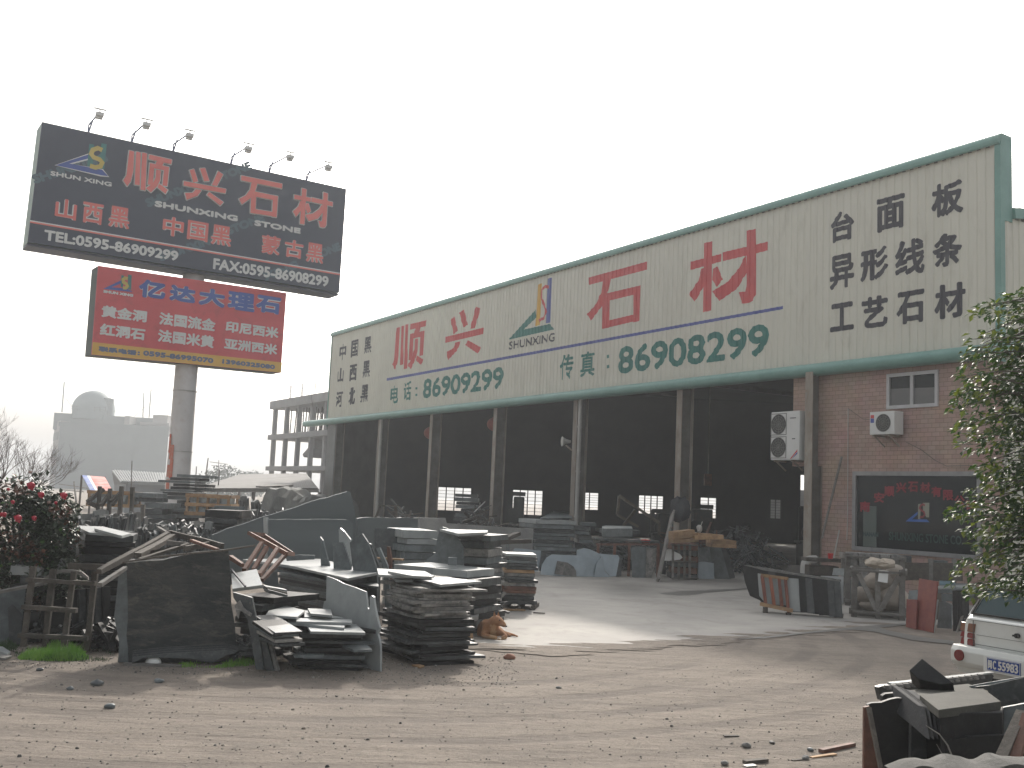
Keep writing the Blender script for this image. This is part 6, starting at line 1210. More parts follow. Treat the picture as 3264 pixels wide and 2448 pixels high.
# ------------------------------------------------------------------ car
def car():
    pc=aty(P(R1,2040,912),12.2); ew=V((.447,-.894,0)); ef=V((.894,.447,0)); O=V((pc.x,pc.y,0))+ef*.06
    t=thing('parked_car','white hatchback parked at the right edge with its rear towards us, plate ending 983','car',O)
    W=lambda s,f,z: O+ew*s+ef*f+V((0,0,z))
    pw=mat('car_white',(.74,.75,.72),(.70,.71,.68),2,.25,0,0,coat=.5,c3=(.62,.62,.58),s3=4,k3=.3); blk=mat('rubber',(.02,.02,.02),None,5,.7)
    # body: sections along f (front of the car is +f): lower body
    hw=.76
    secs=[(.02,.30,.92,.70),(.10,.26,.96,.745),(.6,.22,.97,.77),(1.6,.20,.95,.78),(2.6,.20,.93,.78),(3.2,.22,.90,.76),(3.75,.30,.74,.66)]
    m=MB(); ringn=None; vs=[]
    for f,z0,z1,w_ in secs:
        ring=[(-w_*.93,z0),(-w_,z0+.14),(-w_*1.0,z0+.38),(-w_*.97,z1-.05),(-w_*.90,z1),(w_*.90,z1),(w_*.97,z1-.05),(w_*1.0,z0+.38),(w_,z0+.14),(w_*.93,z0)]
        ringn=len(ring); vs+=[W(s,f,z) for s,z in ring]
    N=ringn;K=len(secs); m.add(vs,[(i*N+j,i*N+(j+1)%N,(i+1)*N+(j+1)%N,(i+1)*N+j) for i in range(K-1) for j in range(N)]+[tuple(range(N)),tuple((K-1)*N+j for j in range(N-1,-1,-1))])
    m.build('body',pw,t,bevel=.02)
    # cabin: roof and pillars
    cab=[(.10,.95,.70),(.34,1.33,.60),(.60,1.385,.60),(1.6,1.40,.60),(2.0,1.34,.58),(2.75,.93,.66)]
    vs=[]; 
    for f,z,w_ in cab: vs+=[W(-w_,f,z),W(-w_*.9,f,z+.02),W(w_*.9,f,z+.02),W(w_,f,z)]
    m=MB(); n=len(cab); fs=[(i*4+j,i*4+j+1,(i+1)*4+j+1,(i+1)*4+j) for i in range(n-1) for j in range(3)]
    base=len(vs); 
    for f,z,w_ in cab: vs+=[W(-w_-.06 if z>1 else -w_,f,.94),W(w_+.06 if z>1 else w_,f,.94)]
    for i in range(n-1): fs+= [(i*4,(i+1)*4,base+2*(i+1),base+2*i),(i*4+3,base+2*i+1,base+2*(i+1)+1,(i+1)*4+3)]
    fs+=[(0,1,2,3)]
    m.add(vs,fs); m.build('cabin',pw,t)
    # rear window on the slope
    def sl(s,k,o=.006): # k 0..1 from (f=.10,z=.95) to (.34,1.33)
        p=W(s,.10+.24*k,.955+.385*k); return p-ef*o*1.5+V((0,0,o))
    m=MB(); m.prism([sl(-.62,.05),sl(.62,.05),sl(.555,.86),sl(-.555,.86)],ef*.004); m.build('rear_window',GL_C,t)
    m=MB()
    for a,b in (((-.64,.02),(.64,.02)),((.64,.02),(.575,.9)),((.575,.9),(-.575,.9)),((-.575,.9),(-.64,.02))): m.beam(sl(*a,.012),sl(*b,.012),.03,.018)
    m.build('window_seal',blk,t)
    # side window + vent slot in the pillar (left side)
    for sgn in (-1,1):
        m=MB(); m.prism([W(sgn*.735,.62,.98),W(sgn*.735,1.5,.97),W(sgn*.655,1.5,1.31),W(sgn*.655,.72,1.31)],ew*sgn*.008); m.build('side_window',GL_C,t)
        m=MB(); m.prism([W(sgn*.665,.24,1.06),W(sgn*.660,.30,1.06),W(sgn*.615,.40,1.26),W(sgn*.62,.36,1.26)],ew*sgn*.02-ef*.02); m.build('pillar_vent',blk,t)
    # tail lights
    for sgn in (-1,1):
        for k,(z0,z1,ma) in enumerate(((.60,.68,mat('lamp_red',(.20,.025,.025),(.16,.02,.02),4,.25)),(.685,.75,MATS['lamp_red']),(.755,.86,mat('lamp_amber',(.22,.10,.06),(.17,.08,.05),4,.25)))):
            m=MB(); m.prism([W(sgn*.78,.05,z0),W(sgn*.545,-.005,z0),W(sgn*.545+(-.02*sgn if k==2 else 0),-.005,z1),W(sgn*.76,.05,z1)],ef*.10); m.build('tail_light',ma,t,bevel=.006)
    # bumper
    m=MB(); pr=[(-.10,.36),(-.14,.42),(-.14,.54),(-.10,.60),(.10,.60),(.10,.36)]
    st=[(-.80,.22),(-.78,.03),(-.66,-.0),(0,-.02),(.66,-.0),(.78,.03),(.80,.22)]; vs=[]
    for s,off in st: vs+=[W(s,f+off,z) for f,z in pr]
    N=6; m.add(vs,[(i*N+j,i*N+(j+1)%N,(i+1)*N+(j+1)%N,(i+1)*N+j) for i in range(6) for j in range(N)]+[tuple(range(N)),tuple(6*N+j for j in range(N-1,-1,-1))]); bp=m.build('bumper',mat('bumper_white',(.60,.61,.58),(.55,.56,.53),2,.4),t,bevel=.012)
    for sgn in (-1,1): m=MB(); c=W(sgn*.62,-.16,.49); m.tube([c+ef*.04,c-ef*.005],.065,18); m.build('reflector',MATS['lamp_red'],bp,smooth=True)
    # lower skirt
    m=MB(); m.prism([W(-.76,-.06,.36),W(.76,-.06,.36),W(.72,-.03,.28),W(-.72,-.03,.28)],ef*.2); m.build('skirt',MATS['bumper_white'],t)
    # plate
    PB=mat('plate_blue',(.02,.07,.33),(.02,.06,.28),4,.4); pp=Pl(W(-.30,-.185,0),W(.30,-.185,0)); pl=t
    m=MB(); m.prism([W(-.27,-.165,.365),W(.27,-.165,.365),W(.27,-.165,.54),W(-.27,-.165,.54)],ef*.02); rc=m.build('plate_recess',pw,t)
    m=MB(); m.prism([W(-.22,-.175,.385),W(.22,-.175,.385),W(.22,-.175,.525),W(-.22,-.175,.525)],ef*.008); npn=m.build('number_plate',PB,t)
    m=MB(); 
    for a,b in ((( -.215,.39),(.215,.39)),((.215,.39),(.215,.52)),((.215,.52),(-.215,.52)),((-.215,.52),(-.215,.39))): m.beam(W(a[0],-.178,a[1]),W(b[0],-.178,b[1]),.004,.004)
    m.build('plate_border',WHITE,npn)
    class QQ: pass
    q=QQ(); q.w=lambda s_,t_,o: W(s_,-.177-o,t_)
    lettering(q,[('闽',-.20,.405,-.145,.505),('C',-.135,.405,-.09,.505),('55983',-.065,.405,.195,.505)],WHITE,npn,.004,.002,'plate_lettering')
    # lid details: handle/lock, seam lines, badge
    m=MB(); c=W(.05,-.005,.80); m.tube([c+ef*.02,c-ef*.02],.028,12); m.beam(c-ef*.02+ew*-.03,c-ef*.02+ew*.03,.02,.05,up=ef); m.build('boot_lock',blk,t)
    m=MB(); m.beam(W(-.68,-.0,.905),W(.68,-.0,.905),.006,.006); m.beam(W(-.54,-.004,.63),W(.54,-.004,.63),.006,.006); m.beam(W(-.545,-.002,.60),W(-.545,-.002,.90),.006,.006,up=ef); m.beam(W(.545,-.002,.60),W(.545,-.002,.90),.006,.006,up=ef); m.beam(W(-.5,.0,.74),W(.5,.0,.74),.004,.004); m.build('boot_seam',mat('seam',(.12,.12,.11),None,4,.7),t)
    for s in (-.68,.68):
        for f in (.62,2.95):
            m=MB(); c=W(s,f,.27); m.tube([c-ew*.08,c-ew*.075,c+ew*.075,c+ew*.08],[.24,.27,.27,.24],24); w_=m.build('wheel',blk,t,smooth=True)
            m=MB(); sg=1 if s>0 else -1; m.tube([c+ew*sg*.082,c+ew*sg*.09],.16,18); m.build('rim',ALU,w_)
    m=MB(); m.tube([W(-.35,.02,.25),W(-.35,.5,.25)],.028,8); m.build('exhaust',blk,t)
    m=MB(); m.beam(W(-.6,.3,.24),W(.6,.3,.24),.5,.12); m.build('underbody',blk,t)
car()
# ------------------------------------------------------------------ dog lying on the apron
def skinbody(name,nodes,edges,mats,parent,label=None,sub=2,matfn=None):
    """nodes: list of (V, rx, ry); first = root"""
    me=bpy.data.meshes.new(name); org=WO[parent.name] if parent else nodes[0][0]
    me.from_pydata([n[0]-org for n in nodes],edges,[]); o=bpy.data.objects.new(name,me); COL.objects.link(o)
    if parent: o.parent=parent
    else: o.location=org
    md=o.modifiers.new('s','SKIN'); md.use_smooth_shade=True
    for i,n in enumerate(nodes): me.skin_vertices[0].data[i].radius=(n[1],n[2]); 
    me.skin_vertices[0].data[0].use_root=True
    s=o.modifiers.new('d','SUBSURF'); s.levels=sub; s.render_levels=sub
    dg=bpy.context.evaluated_depsgraph_get(); m2=bpy.data.meshes.new_from_object(o.evaluated_get(dg)); o.modifiers.clear(); o.data=m2; m2.materials.clear()
    for m in mats: m2.materials.append(m)
    for p in m2.polygons:
        p.use_smooth=True
        if matfn: p.material_index=matfn(p.center+org)
    WO[o.name]=V(org); 
    if label: o['label']=label
    return o
def dog():
    g=g_(D_,1075,1240); t=thing('dog','tan short-haired dog lying on the apron, head up and turned to the right','dog',V((g.x,g.y,0)))
    s_=.86
    # local frame: x right, y away, z up. chest faces the camera, rump back-left
    L=lambda x,y,z: V((g.x+x*s_,g.y+y*s_,z*s_))
    nd=[(L(-.03,.12,.15),.125,.14),   #0 chest
        (L(-.13,.24,.15),.13,.135),(L(-.16,.36,.14),.12,.12),(L(-.10,.48,.13),.12,.12),
        (L(-.02,.07,.235),.105,.105),(L(.02,.04,.285),.095,.095),(L(.065,.0,.325),.098,.09),(L(.145,-.04,.275),.060,.055),(L(.225,-.07,.228),.030,.027),
        (L(-.12,.05,.11),.07,.075),(L(-.19,-.02,.055),.050,.050),(L(-.05,-.12,.042),.038,.036),(L(.08,-.17,.03),.040,.028),
        (L(.08,.05,.11),.062,.07),(L(.15,.03,.10),.042,.042),(L(.235,-.08,.055),.034,.034),(L(.15,-.135,.03),.040,.028),
        (L(.06,.42,.10),.085,.08),(L(.16,.30,.075),.045,.045),(L(.24,.36,.04),.028,.028),(L(.31,.26,.03),.034,.026),
        (L(.06,.52,.07),.035,.032),(L(.2,.48,.05),.030,.028),(L(.34,.34,.04),.024,.022),(L(.44,.22,.03),.010,.010)]
    ed=[(0,1),(1,2),(2,3),(0,4),(4,5),(5,6),(6,7),(7,8),(0,9),(9,10),(10,11),(11,12),(0,13),(13,14),(14,15),(15,16),(3,17),(17,18),(18,19),(19,20),(3,21),(21,22),(22,23),(23,24)]
    fur=mat('fur_tan',(.42,.215,.105),(.30,.14,.065),9,.85,.6,0,c3=(.42,.27,.16),s3=14,k3=.5,bscale=90); furp=mat('fur_pale',(.50,.32,.18),(.42,.25,.13),12,.85,.5,0,bscale=90)
    def mf(c):
        lx=(c.x-g.x)/s_; ly=(c.y-g.y)/s_; z=c.z/s_
        return 1 if (z<.05 and ly<0) or (ly<.06 and z<.24 and abs(lx)<.05) or (lx>.19 and z>.25) else 0
    b=skinbody('body',nd,ed,[fur,furp],t,matfn=mf)
    for sx,sg in ((.02,-1),(.075,1)):
        m=MB(); bx=L(sx,.02+.03*sg,.385 if sg<0 else .375); tip=bx+V((sg*.012-.008,.0,.095))*s_
        m.add([bx+V((-.036,.0,-.02))*s_,bx+V((.032,-.014,-.02))*s_,bx+V((.0,.04,-.01))*s_,tip],[(0,1,3),(1,2,3),(2,0,3),(0,2,1)]); m.build('ear',fur,t,smooth=False)
    dk=mat('dog_dark',(.02,.015,.012),None,5,.3)
    m=MB(); m.sphere(L(.226,-.080,.232),.017*s_,8,6,1,1,.8); m.build('nose',dk,t,smooth=True)
    for y,x in ((-.088,.105),(-.03,.155)): m=MB(); m.sphere(L(x,y-.002,.332),.012*s_,8,6); m.build('eye',dk,t,smooth=True)
    m=MB(); m.tube([L(.225,-.095,.215),L(.19,-.098,.222),L(.145,-.09,.235)],.0035*s_,5); m.build('mouth',dk,t)
    for px_,py_ in ((.095,-.155),(.155,-.12)):
        m=MB()
        for k in (-1,0,1): m.sphere(L(px_+.012+k*.017,py_-.030,.018),.0115*s_,7,5)
        m.build('paw_toes',furp,t,smooth=True)
dog()
# ------------------------------------------------------------------ foreground pile at the lower right
Yf=7.4
def fstand(pts,Y0,Y1,th,ma,lab,lean=0,**k):
    a=aty(P(R1,pts[0][0],1300),Y0); b=aty(P(R1,pts[0][0]+600,1300),Y1); a.z=b.z=0
    return standing(R1,[(x,y if y<1600 else 2300) for x,y in pts],a,b,th,ma,lab,lean,**k)
fstand([(1108,1088),(1150,1075),(1600,1025),(1905,985),(1925,1010),(1900,1060),(1500,1120),(1330,1150),(1130,1180)],8.6,8.9,.05,G_DARK,'long ribbed dark stone moulding lying along the back of the roadside pile',name='stone_moulding',cat='moulding')
m=MB()
for k in range(16):
    q=aty(P(R1,1170+k*44,1085-k*5.3),8.55+.012*k); m.box(q,.045,.03,.022)
    q=aty(P(R1,1185+k*44,1100-k*5.3),8.54+.012*k); m.box(q,.03,.03,.014)
m.build('moulding_ribs',G_DUST,bpy.data.objects['stone_moulding'])
plank(R1,(1190,1060),8.65,(1905,986),8.95,.06,.012,G_LIGHT,'thin pale strip along the top of the ribbed moulding',name='stone_strip',cat='stone strip')
fstand([(1138,1150),(1160,1135),(1320,1120),(1340,1180),(1320,1400),(1140,1400)],8.2,8.2,.05,G_BLACK,'dark slab standing behind the wavy-topped slab of the roadside pile')
fstand([(1030,1212),(1060,1200),(1130,1197),(1190,1175),(1240,1165),(1300,1166),(1350,1176),(1385,1200),(1410,1260),(1450,1450),(1500,1659),(1010,1659)],7.6,7.5,.05,G_BLACK,'tall black slab with a wavy top edge at the front of the roadside pile')
fstand([(1008,1230),(1048,1222),(1060,1300),(1100,1480),(1132,1659),(1000,1659)],7.45,7.45,.03,WOOD_R,'rust-brown board leaning against the left end of the roadside pile',name='board',cat='board')
plank(R1,(1040,1235),7.4,(1125,1659),7.2,.025,.025,WOOD,'pale stick leaning on the left end of the roadside pile',name='stick',cat='stick')
fstand([(1345,1270),(1400,1255),(1440,1300),(1470,1659),(1330,1659)],7.35,7.4,.04,G_DARK,'dark slab standing behind the loose tiles at the front of the roadside pile')
fstand([(1430,1310),(1560,1310),(1620,1600),(1620,1659),(1430,1659)],7.55,7.5,.05,G_BLACK,'black filler slab added to darken the gap behind the four tiles on end')  # added filler: blocks sunlit ground showing between the slabs
# upper slabs
def quadslab(pts,Ys,th,ma,lab,name='stone_slab',cat='stone slab',bev=.004):
    q=[aty(P(R1,*p),y) for p,y in zip(pts,Ys)]; m=MB(); m.prism(q,V((0,0,-th))); return m.build(name,ma,None,lab,cat,bevel=bev)
FP1=mat('granite_olive',(.082,.080,.070),(.066,.064,.057),5,.8,.12,0,spec=.2,c3=(.14,.136,.12),s3=60,k3=.4)
FP2=mat('granite_matt',(.04,.042,.045),(.03,.031,.034),6,.8,.15,.2,spec=.2,c3=(.11,.11,.11),s3=50,k3=.4)
quadslab(((1290,1112),(1745,1062),(1850,1100),(1445,1205)),(8.0,8.4,8.0,7.3),.05,FP1,'olive-grey slab under the topmost one of the roadside pile')
quadslab(((1400,1142),(1850,1096),(1976,1188),(1535,1248)),(7.45,7.75,7.2,6.95),.055,FP1,'topmost olive-grey slab of the roadside pile, lying flat')
# tilted dark block
p0=aty(P(R1,1417,882),8.1); p1=aty(P(R1,1640,1058),7.9); p2=aty(P(R1,1357,1003),8.05); ex=(p1-p0).normalized(); ez=(p2-p0); ez=(ez-ex*ez.dot(ex)); H=ez.length; ez.normalize(); ey=ex.cross(ez); ey=ey if ey.y>0 else -ey
m=MB(); m.prism([p0,p1,p1+ez*H*.45-ex*.05,p0+ez*H*1.0+ex*.10,p0+ez*H*.95],ey*.16+V((0,0,-.02))); m.build('stone_block',G_BLACK,None,'dark wedge-shaped block tipped up on top of the roadside pile','stone block',bevel=.008)
for k,(x0,x1,x2) in enumerate(((1388,1438,1470),(1440,1470,1500),(1472,1500,1530),(1500,1560,1592))):
    q=[aty(P(R1,x0,1215+12*k),7.3-.03*k),aty(P(R1,x1,1225+12*k),7.25-.03*k),aty(P(R1,x2+5,1465),7.0),aty(P(R1,x0+50,1440),7.05)]
    m=MB(); m.prism(q,V((.0,.5,.05))); m.build('stone_tile',FP2,None,f'{["first","second","third","fourth"][k]} from the left of four dark tiles on end under the topmost slab','stone tile','dark tiles on end in the roadside pile',bevel=.004)
quadslab(((1545,1272),(1600,1238),(2000,1225),(1985,1262)),(7.0,7.5,7.6,7.1),.55,G_BLACK,'big black block under the topmost slab of the roadside pile',name='stone_block',cat='stone block',bev=.01)
fstand([(1590,1470),(1750,1440),(1900,1430),(2200,1420),(2200,1659),(1500,1659)],7.0,7.0,.04,G_BLACK,'low black slab at the bottom of the roadside pile')
fstand([(1790,1085),(1890,1075),(2145,1018),(2300,990),(2300,1659),(1950,1659),(1960,1300),(1880,1110)],8.0,7.6,.05,G_DARK,'big dark slab standing at the right edge of the roadside pile')
fstand([(1745,1080),(1900,1052),(2145,1012),(2300,985),(2300,1012),(2145,1035),(1900,1078),(1770,1095)],8.1,7.7,.06,G_MID,'grey slab edge running along the top of the big dark slab at the right')
fstand([(1990,1232),(2160,1200),(2300,1180),(2300,1659),(2030,1659)],7.5,7.3,.04,G_MID,'grey slab in front of the big dark slab at the right edge')
plank(R1,(2120,1265),6.9,(1965,1640),6.6,.07,.05,WOOD,'thick weathered stick leaning at the right end of the roadside pile',name='stick',cat='stick')
plank(R1,(2160,1290),6.85,(2060,1650),6.6,.06,.05,WOOD_R,'brown stick leaning beside the thick weathered stick',name='stick',cat='stick')
# dry stems
m=MB(); m.tube([aty(P(R1,x,y),6.7) for x,y in ((1640,1600),(1600,1500),(1540,1420),(1445,1360))],[.006,.005,.004,.002],5); m.tube([aty(P(R1,x,y),6.75) for x,y in ((1620,1610),(1560,1560),(1520,1490))],[.005,.003,.002],5); m.build('dry_stem',WOOD_G,None,'dry pale weed stem arching in front of the roadside pile','weed')
# rough concrete lump along the bottom edge
def lump():
    m=MB(); n,k=40,8; vs=[]
    for i in range(n+1):
        x=1290+i*(1100/n); yt=1662-60*min(1,(x-1290)/250)+3*math.sin(i*.9)
        for j in range(k+1):
            t=j/k; q=aty(P(R1,x,yt),5.9+t*.5) ; z=q.z if j else 0
            p=aty(P(R1,x,yt),5.9); vs.append(V((p.x,p.y+t*.9-.15,max(0,(p.z)*(min(1,t*4) if t<.5 else 1-(t-.5)*1.2))+noise.noise(V((x*.006,t*2,1)))*.05-.05)))
    m.add(vs,[(i*(k+1)+j,(i+1)*(k+1)+j,(i+1)*(k+1)+j+1,i*(k+1)+j+1) for i in range(n) for j in range(k)])
    m.build('concrete_kerb',mat('kerb_concrete',(.10,.098,.092),(.07,.068,.063),5,.9,.8,0,c3=(.13,.128,.12),s3=12),None,'rough broken lump of pale concrete along the lower right edge','concrete lump',smooth=True)
lump()
# ------------------------------------------------------------------ plants
def leafmesh(m,p,d,up,L,W_,fold=.25,mi=0):
    d=d.normalized(); s=d.cross(up); 
    if s.length<.05: s=d.orthogonal()
    s.normalize(); u=s.cross(d); a=p; tip=p+d*L-u*L*.12; mid=p+d*L*.5
    m.add([a,mid+s*W_+u*fold*W_,tip,mid-s*W_+u*fold*W_,mid],[(0,4,1),(4,2,1),(0,3,4),(4,3,2)],mi)
def leafmat(name,c1,c2,tr,rough=.5):
    m=mat(name,c1,c2,3,rough,0,0,spec=.3); n=m.node_tree.nodes; l=m.node_tree.links; b=n['Principled BSDF']; t=n.new('ShaderNodeBsdfTranslucent'); t.inputs[0].default_value=(*tr,1); x=n.new('ShaderNodeMixShader'); x.inputs[0].default_value=.18
    o=n['Material Output']; l.new(b.outputs[0],x.inputs[1]); l.new(t.outputs[0],x.inputs[2]); l.new(x.outputs[0],o.inputs['Surface']); return m
def tree_right():
    T0=V((5.75,9.6,0)); t=thing('leafy_tree','dense glossy-leaved tree hanging into view at the right edge','tree',T0)
    LF=leafmat('leaf_glossy',(.038,.075,.024),(.02,.042,.014),(.07,.15,.02),.48); LY=leafmat('leaf_young',(.12,.15,.035),(.08,.11,.025),(.25,.32,.04))
    for m_ in (LF,LY):
        b=m_.node_tree.nodes['Principled BSDF']; b.inputs['Subsurface Weight'].default_value=0; b.inputs['Transmission Weight'].default_value=0
    tk=MB(); R2=random.Random(5); tk.tube([T0,T0+V((.05,.0,1.2)),T0+V((-.05,.05,2.4)),T0+V((0,0,3.8))],[.13,.11,.08,.03],9)
    lf=MB()
    # outline of the crown in the picture: (y disp, leftmost x disp)
    edge=[(600,2205),(640,2125),(660,2095),(700,2090),(740,2075),(800,2070),(850,2062),(900,2040),(930,2060),(980,2085),(1010,2105),(1060,2090),(1090,2040),(1110,2045),(1140,2085),(1180,2100),(1210,2065),(1235,2050),(1260,2060),(1285,2110)]
    def lx(y):
        for (y0,x0),(y1,x1) in zip(edge,edge[1:]):
            if y<=y1: return x0+(x1-x0)*(y-y0)/(y1-y0)
        return 2120
    for k in range(640):
        y=R2.uniform(605,1285); Yd=R2.uniform(8.9,10.3); x0=lx(y); 
        if k<150: x=x0+R2.uniform(4,45)
        else: x=x0+R2.uniform(35,240)
        tip=aty((x/.67770,y/.67770),Yd); 
        base=V((T0.x+R2.uniform(-.2,.2),T0.y+R2.uniform(-.3,.3),min(3.9,max(1.0,tip.z+R2.uniform(-.7,.3))))); 
        d=(tip-base); 
        if d.length>1.4: base=tip-d.normalized()*1.4
        n=9; pts=[base.lerp(tip,i/n)+V((0,0,.13*math.sin(math.pi*i/n)-.04*(i/n)**3)) for i in range(n+1)]
        if k%3==0: tk.tube(pts,[.012*(1-i/n)+.003 for i in range(n+1)],5)
        for i in range(2,n+1):
            for r in range(3):
                dd=(pts[i]-pts[i-1]).normalized()+V((R2.uniform(-1,1),R2.uniform(-1,1),R2.uniform(-.9,.5)))*.9; up=V((R2.uniform(-.6,.6),R2.uniform(-.6,.6),1))
                young=(i>=n-1 and R2.random()<.4)
                leafmesh(lf,pts[i]+V((R2.uniform(-.03,.03),R2.uniform(-.03,.03),R2.uniform(-.03,.03))),dd,up,R2.uniform(.055,.095),R2.uniform(.017,.027),.3,1 if young else 0)
    tk.build('trunk',WOOD,t); lf.build('crown',[LF,LY],t,recalc=False)
tree_right()
def bush():
    c0=gy(P(DS,40,0)[0],14.2); t=thing('flowering_bush','dark bush with red camellia flowers at the left edge','bush',c0)
    R2=random.Random(8); ld=mat('leaf_bush',(.035,.055,.028),(.02,.035,.018),4,.5,0,0); lr_=mat('leaf_bronze',(.14,.055,.03),(.09,.045,.025),4,.4); lb=mat('leaf_bright',(.07,.15,.03),None,4,.4)
    m=MB(); st=MB()
    lobes=[(V((-.1,0,1.25)),.78,.6,.95),(V((.33,-.1,1.45)),.40,.4,.62),(V((.42,-.15,.85)),.36,.4,.50),(V((-.7,.1,1.2)),.7,.5,1.0)]
    for i in range(12000):
        c,rx,ry,rz=R2.choice(lobes); a=R2.uniform(0,6.283); b=R2.uniform(-1,1); k=R2.random()**.33; q=math.sqrt(1-b*b)
        p=c0+c+V((math.cos(a)*q*rx*k,math.sin(a)*q*ry*k,b*rz*k)); p+=V((noise.noise(p*2.3),noise.noise(p*2.3+V((9,0,0))),noise.noise(p*2.3+V((0,9,0)))))*.22
        if p.z<.1: continue
        mi=1 if (noise.noise(p*1.9)>.08 and R2.random()<.6) else (2 if R2.random()<.05 else 0)
        leafmesh(m,p,V((R2.uniform(-1,1),R2.uniform(-1,1),R2.uniform(-.8,.8))),V((R2.uniform(-.5,.5),R2.uniform(-.5,.5),1)),R2.uniform(.06,.10),R2.uniform(.022,.034),.25,mi)
    for _ in range(16): a=R2.uniform(0,6.28); e=c0+V((math.cos(a)*.6-.1,math.sin(a)*.4,R2.uniform(1.2,2.0))); st.tube([c0+V((math.cos(a)*.08,math.sin(a)*.08,0)),c0.lerp(e,.5)+V((0,0,.2)),e],[.03,.02,.008],6)
    st.build('stems',WOOD,t); m.build('crown',[ld,lr_,lb],t,recalc=False)
    fm=mat('petal_red',(.45,.02,.045),(.36,.015,.035),9,.5)
    for x,y,r in ((222,880,.075),(292,943,.058),(452,948,.065),(92,995,.036),(130,1110,.07),(32,1082,.045),(12,1082,.04),(243,1108,.045),(395,1000,.03),(60,905,.03)):
        p=aty(P(C5,x,y),13.45); f=MB()
        for k in range(11):
            a=k*2.4; rr=r*(.45+.55*k/11); d=V((math.cos(a),-1.3+1.1*k/11,math.sin(a))).normalized(); leafmesh(f,p,d,V((0,-1,0)),rr*1.0,rr*.55,.3)
        f.sphere(p,r*.62,9,7); f.build('flower',fm,t)
bush()
def bare_tree():
    b=gy(P(DS,-95,0)[0],21); t=thing('bare_tree','leafless tree with fine branching twigs behind the flowering bush','tree',b); R2=random.Random(21); m=MB()
    def br(p,d,L,r,dep):
        n=4; pts=[p]; q=p
        for i in range(n): d=(d+V((R2.uniform(-.16,.16),R2.uniform(-.16,.16),R2.uniform(-.08,.14)))).normalized(); q=q+d*L/n; pts.append(q)
        m.tube(pts,[r*(1-.45*i/n) for i in range(n+1)],5 if r<.03 else 8,cap=False)
        if dep==0: return
        for k in range(3 if dep>1 else 4):
            i=R2.choice((2,3,4)); a=V((R2.uniform(-1,1),R2.uniform(-.7,.7),R2.uniform(-.1,.8))); br(pts[i],(d*.9+a*.75).normalized(),L*R2.uniform(.6,.8),r*.55,dep-1)
    br(b,V((.12,0,1)),1.5,.09,0); base=b+V((.17,0,1.45))
    for d in (V((.75,0,.55)),V((.35,.1,.9)),V((.95,-.1,.25)),V((-.3,0,.9)),V((.6,.2,.75)),V((.8,.0,.12))): br(base,d.normalized(),.80,.028,5 if d.x>.3 else 3)
    m.build('branches',mat('bark_grey',(.17,.14,.13),(.12,.10,.095),6,.9),t,recalc=False)
bare_tree()
# small leafy weed and grass at the verge
def grass(label,region,n,h,seed,ma=None):
    R2=random.Random(seed); m=MB()
    for _ in range(n):
        x=R2.uniform(region[0],region[2]); y=R2.uniform(region[1],region[3]); p=g_(L2,x,y); k=max(0,noise.noise(V((p.x*2.5,p.y*2.5,seed)))+.35)
        hh=h*k*R2.uniform(.5,1.2)*max(0,1-abs((x-region[0])/(region[2]-region[0])*2-1)**2.2)*max(.15,1-abs((y-region[1])/(region[3]-region[1])*2-1)**3)
        if hh<.02: continue
        a=R2.uniform(0,6.28); s=V((math.cos(a),math.sin(a),0))*.004; ln=V((R2.uniform(-1,1),R2.uniform(-1,1),0))*hh*.4
        m.add([p-s,p+s,p+s*.6+ln*.4+V((0,0,hh*.6)),p-s*.6+ln*.4+V((0,0,hh*.6)),p+ln+V((0,0,hh))],[(0,1,2,3),(3,2,4)])
    m.build('grass',ma or mat('grass_green',(.22,.40,.06),(.14,.30,.04),5,.6,0,0),None,label,'grass',kind='stuff',recalc=False)
grass('bright green grass tuft on the verge under the timber grid frame',(120,1155,720,1250),6500,.27,1); grass('sparse green grass on the verge below the rough block',(1350,1240,2080,1308),2400,.15,2); grass('darker low weeds between the grass and the rough block',(60,1130,940,1262),2600,.13,3,mat('grass_dark',(.05,.10,.035),(.035,.07,.025),5,.7))
grass('scattered dry weeds under the flowering bush',(-60,1080,200,1180),1500,.15,4,MATS['grass_dark'])
# ------------------------------------------------------------------ gravel, chips and scraps on the dirt
def gravel():
    R2=random.Random(14); m=MB()
    for i in range(8200):
        Y=3.6+16*R2.random()**1.6 if i%3 else R2.uniform(12.0,14.8); hw=Y*.52; x=R2.uniform(-hw,hw*.9)
        if i%3==0: x=R2.uniform(-6.2,.2)
        if Y>14.6 and x>-.6: continue
        r=R2.uniform(.004,.012) if R2.random()<.965 else R2.uniform(.012,.022); p=V((x,Y,r*.3)); vs=[]
        for a in range(5): an=a*1.2566+R2.uniform(-.3,.3); q=r*R2.uniform(.7,1.2); vs.append(p+V((math.cos(an)*q,math.sin(an)*q,-r*.3)))
        for a in range(5): v=vs[a]; vs.append(V((p.x+(v.x-p.x)*.62,p.y+(v.y-p.y)*.62,r*R2.uniform(.55,.9))))
        m.add(vs,[tuple(range(5,10))]+[(a,(a+1)%5,5+(a+1)%5,5+a) for a in range(5)],R2.choice((0,0,1,2,2,3,3)))
    m.build('gravel',[mat('pebble_grey',(.16,.15,.14),(.11,.10,.095),20,.9),mat('pebble_dark',(.06,.058,.055),None,20,.9),mat('pebble_pale',(.36,.33,.29),None,20,.9),mat('pebble_dirt',(.20,.17,.145),None,20,.9)],None,'scattered stone chips and pebbles over the dirt road','gravel',kind='stuff',recalc=False)
gravel()
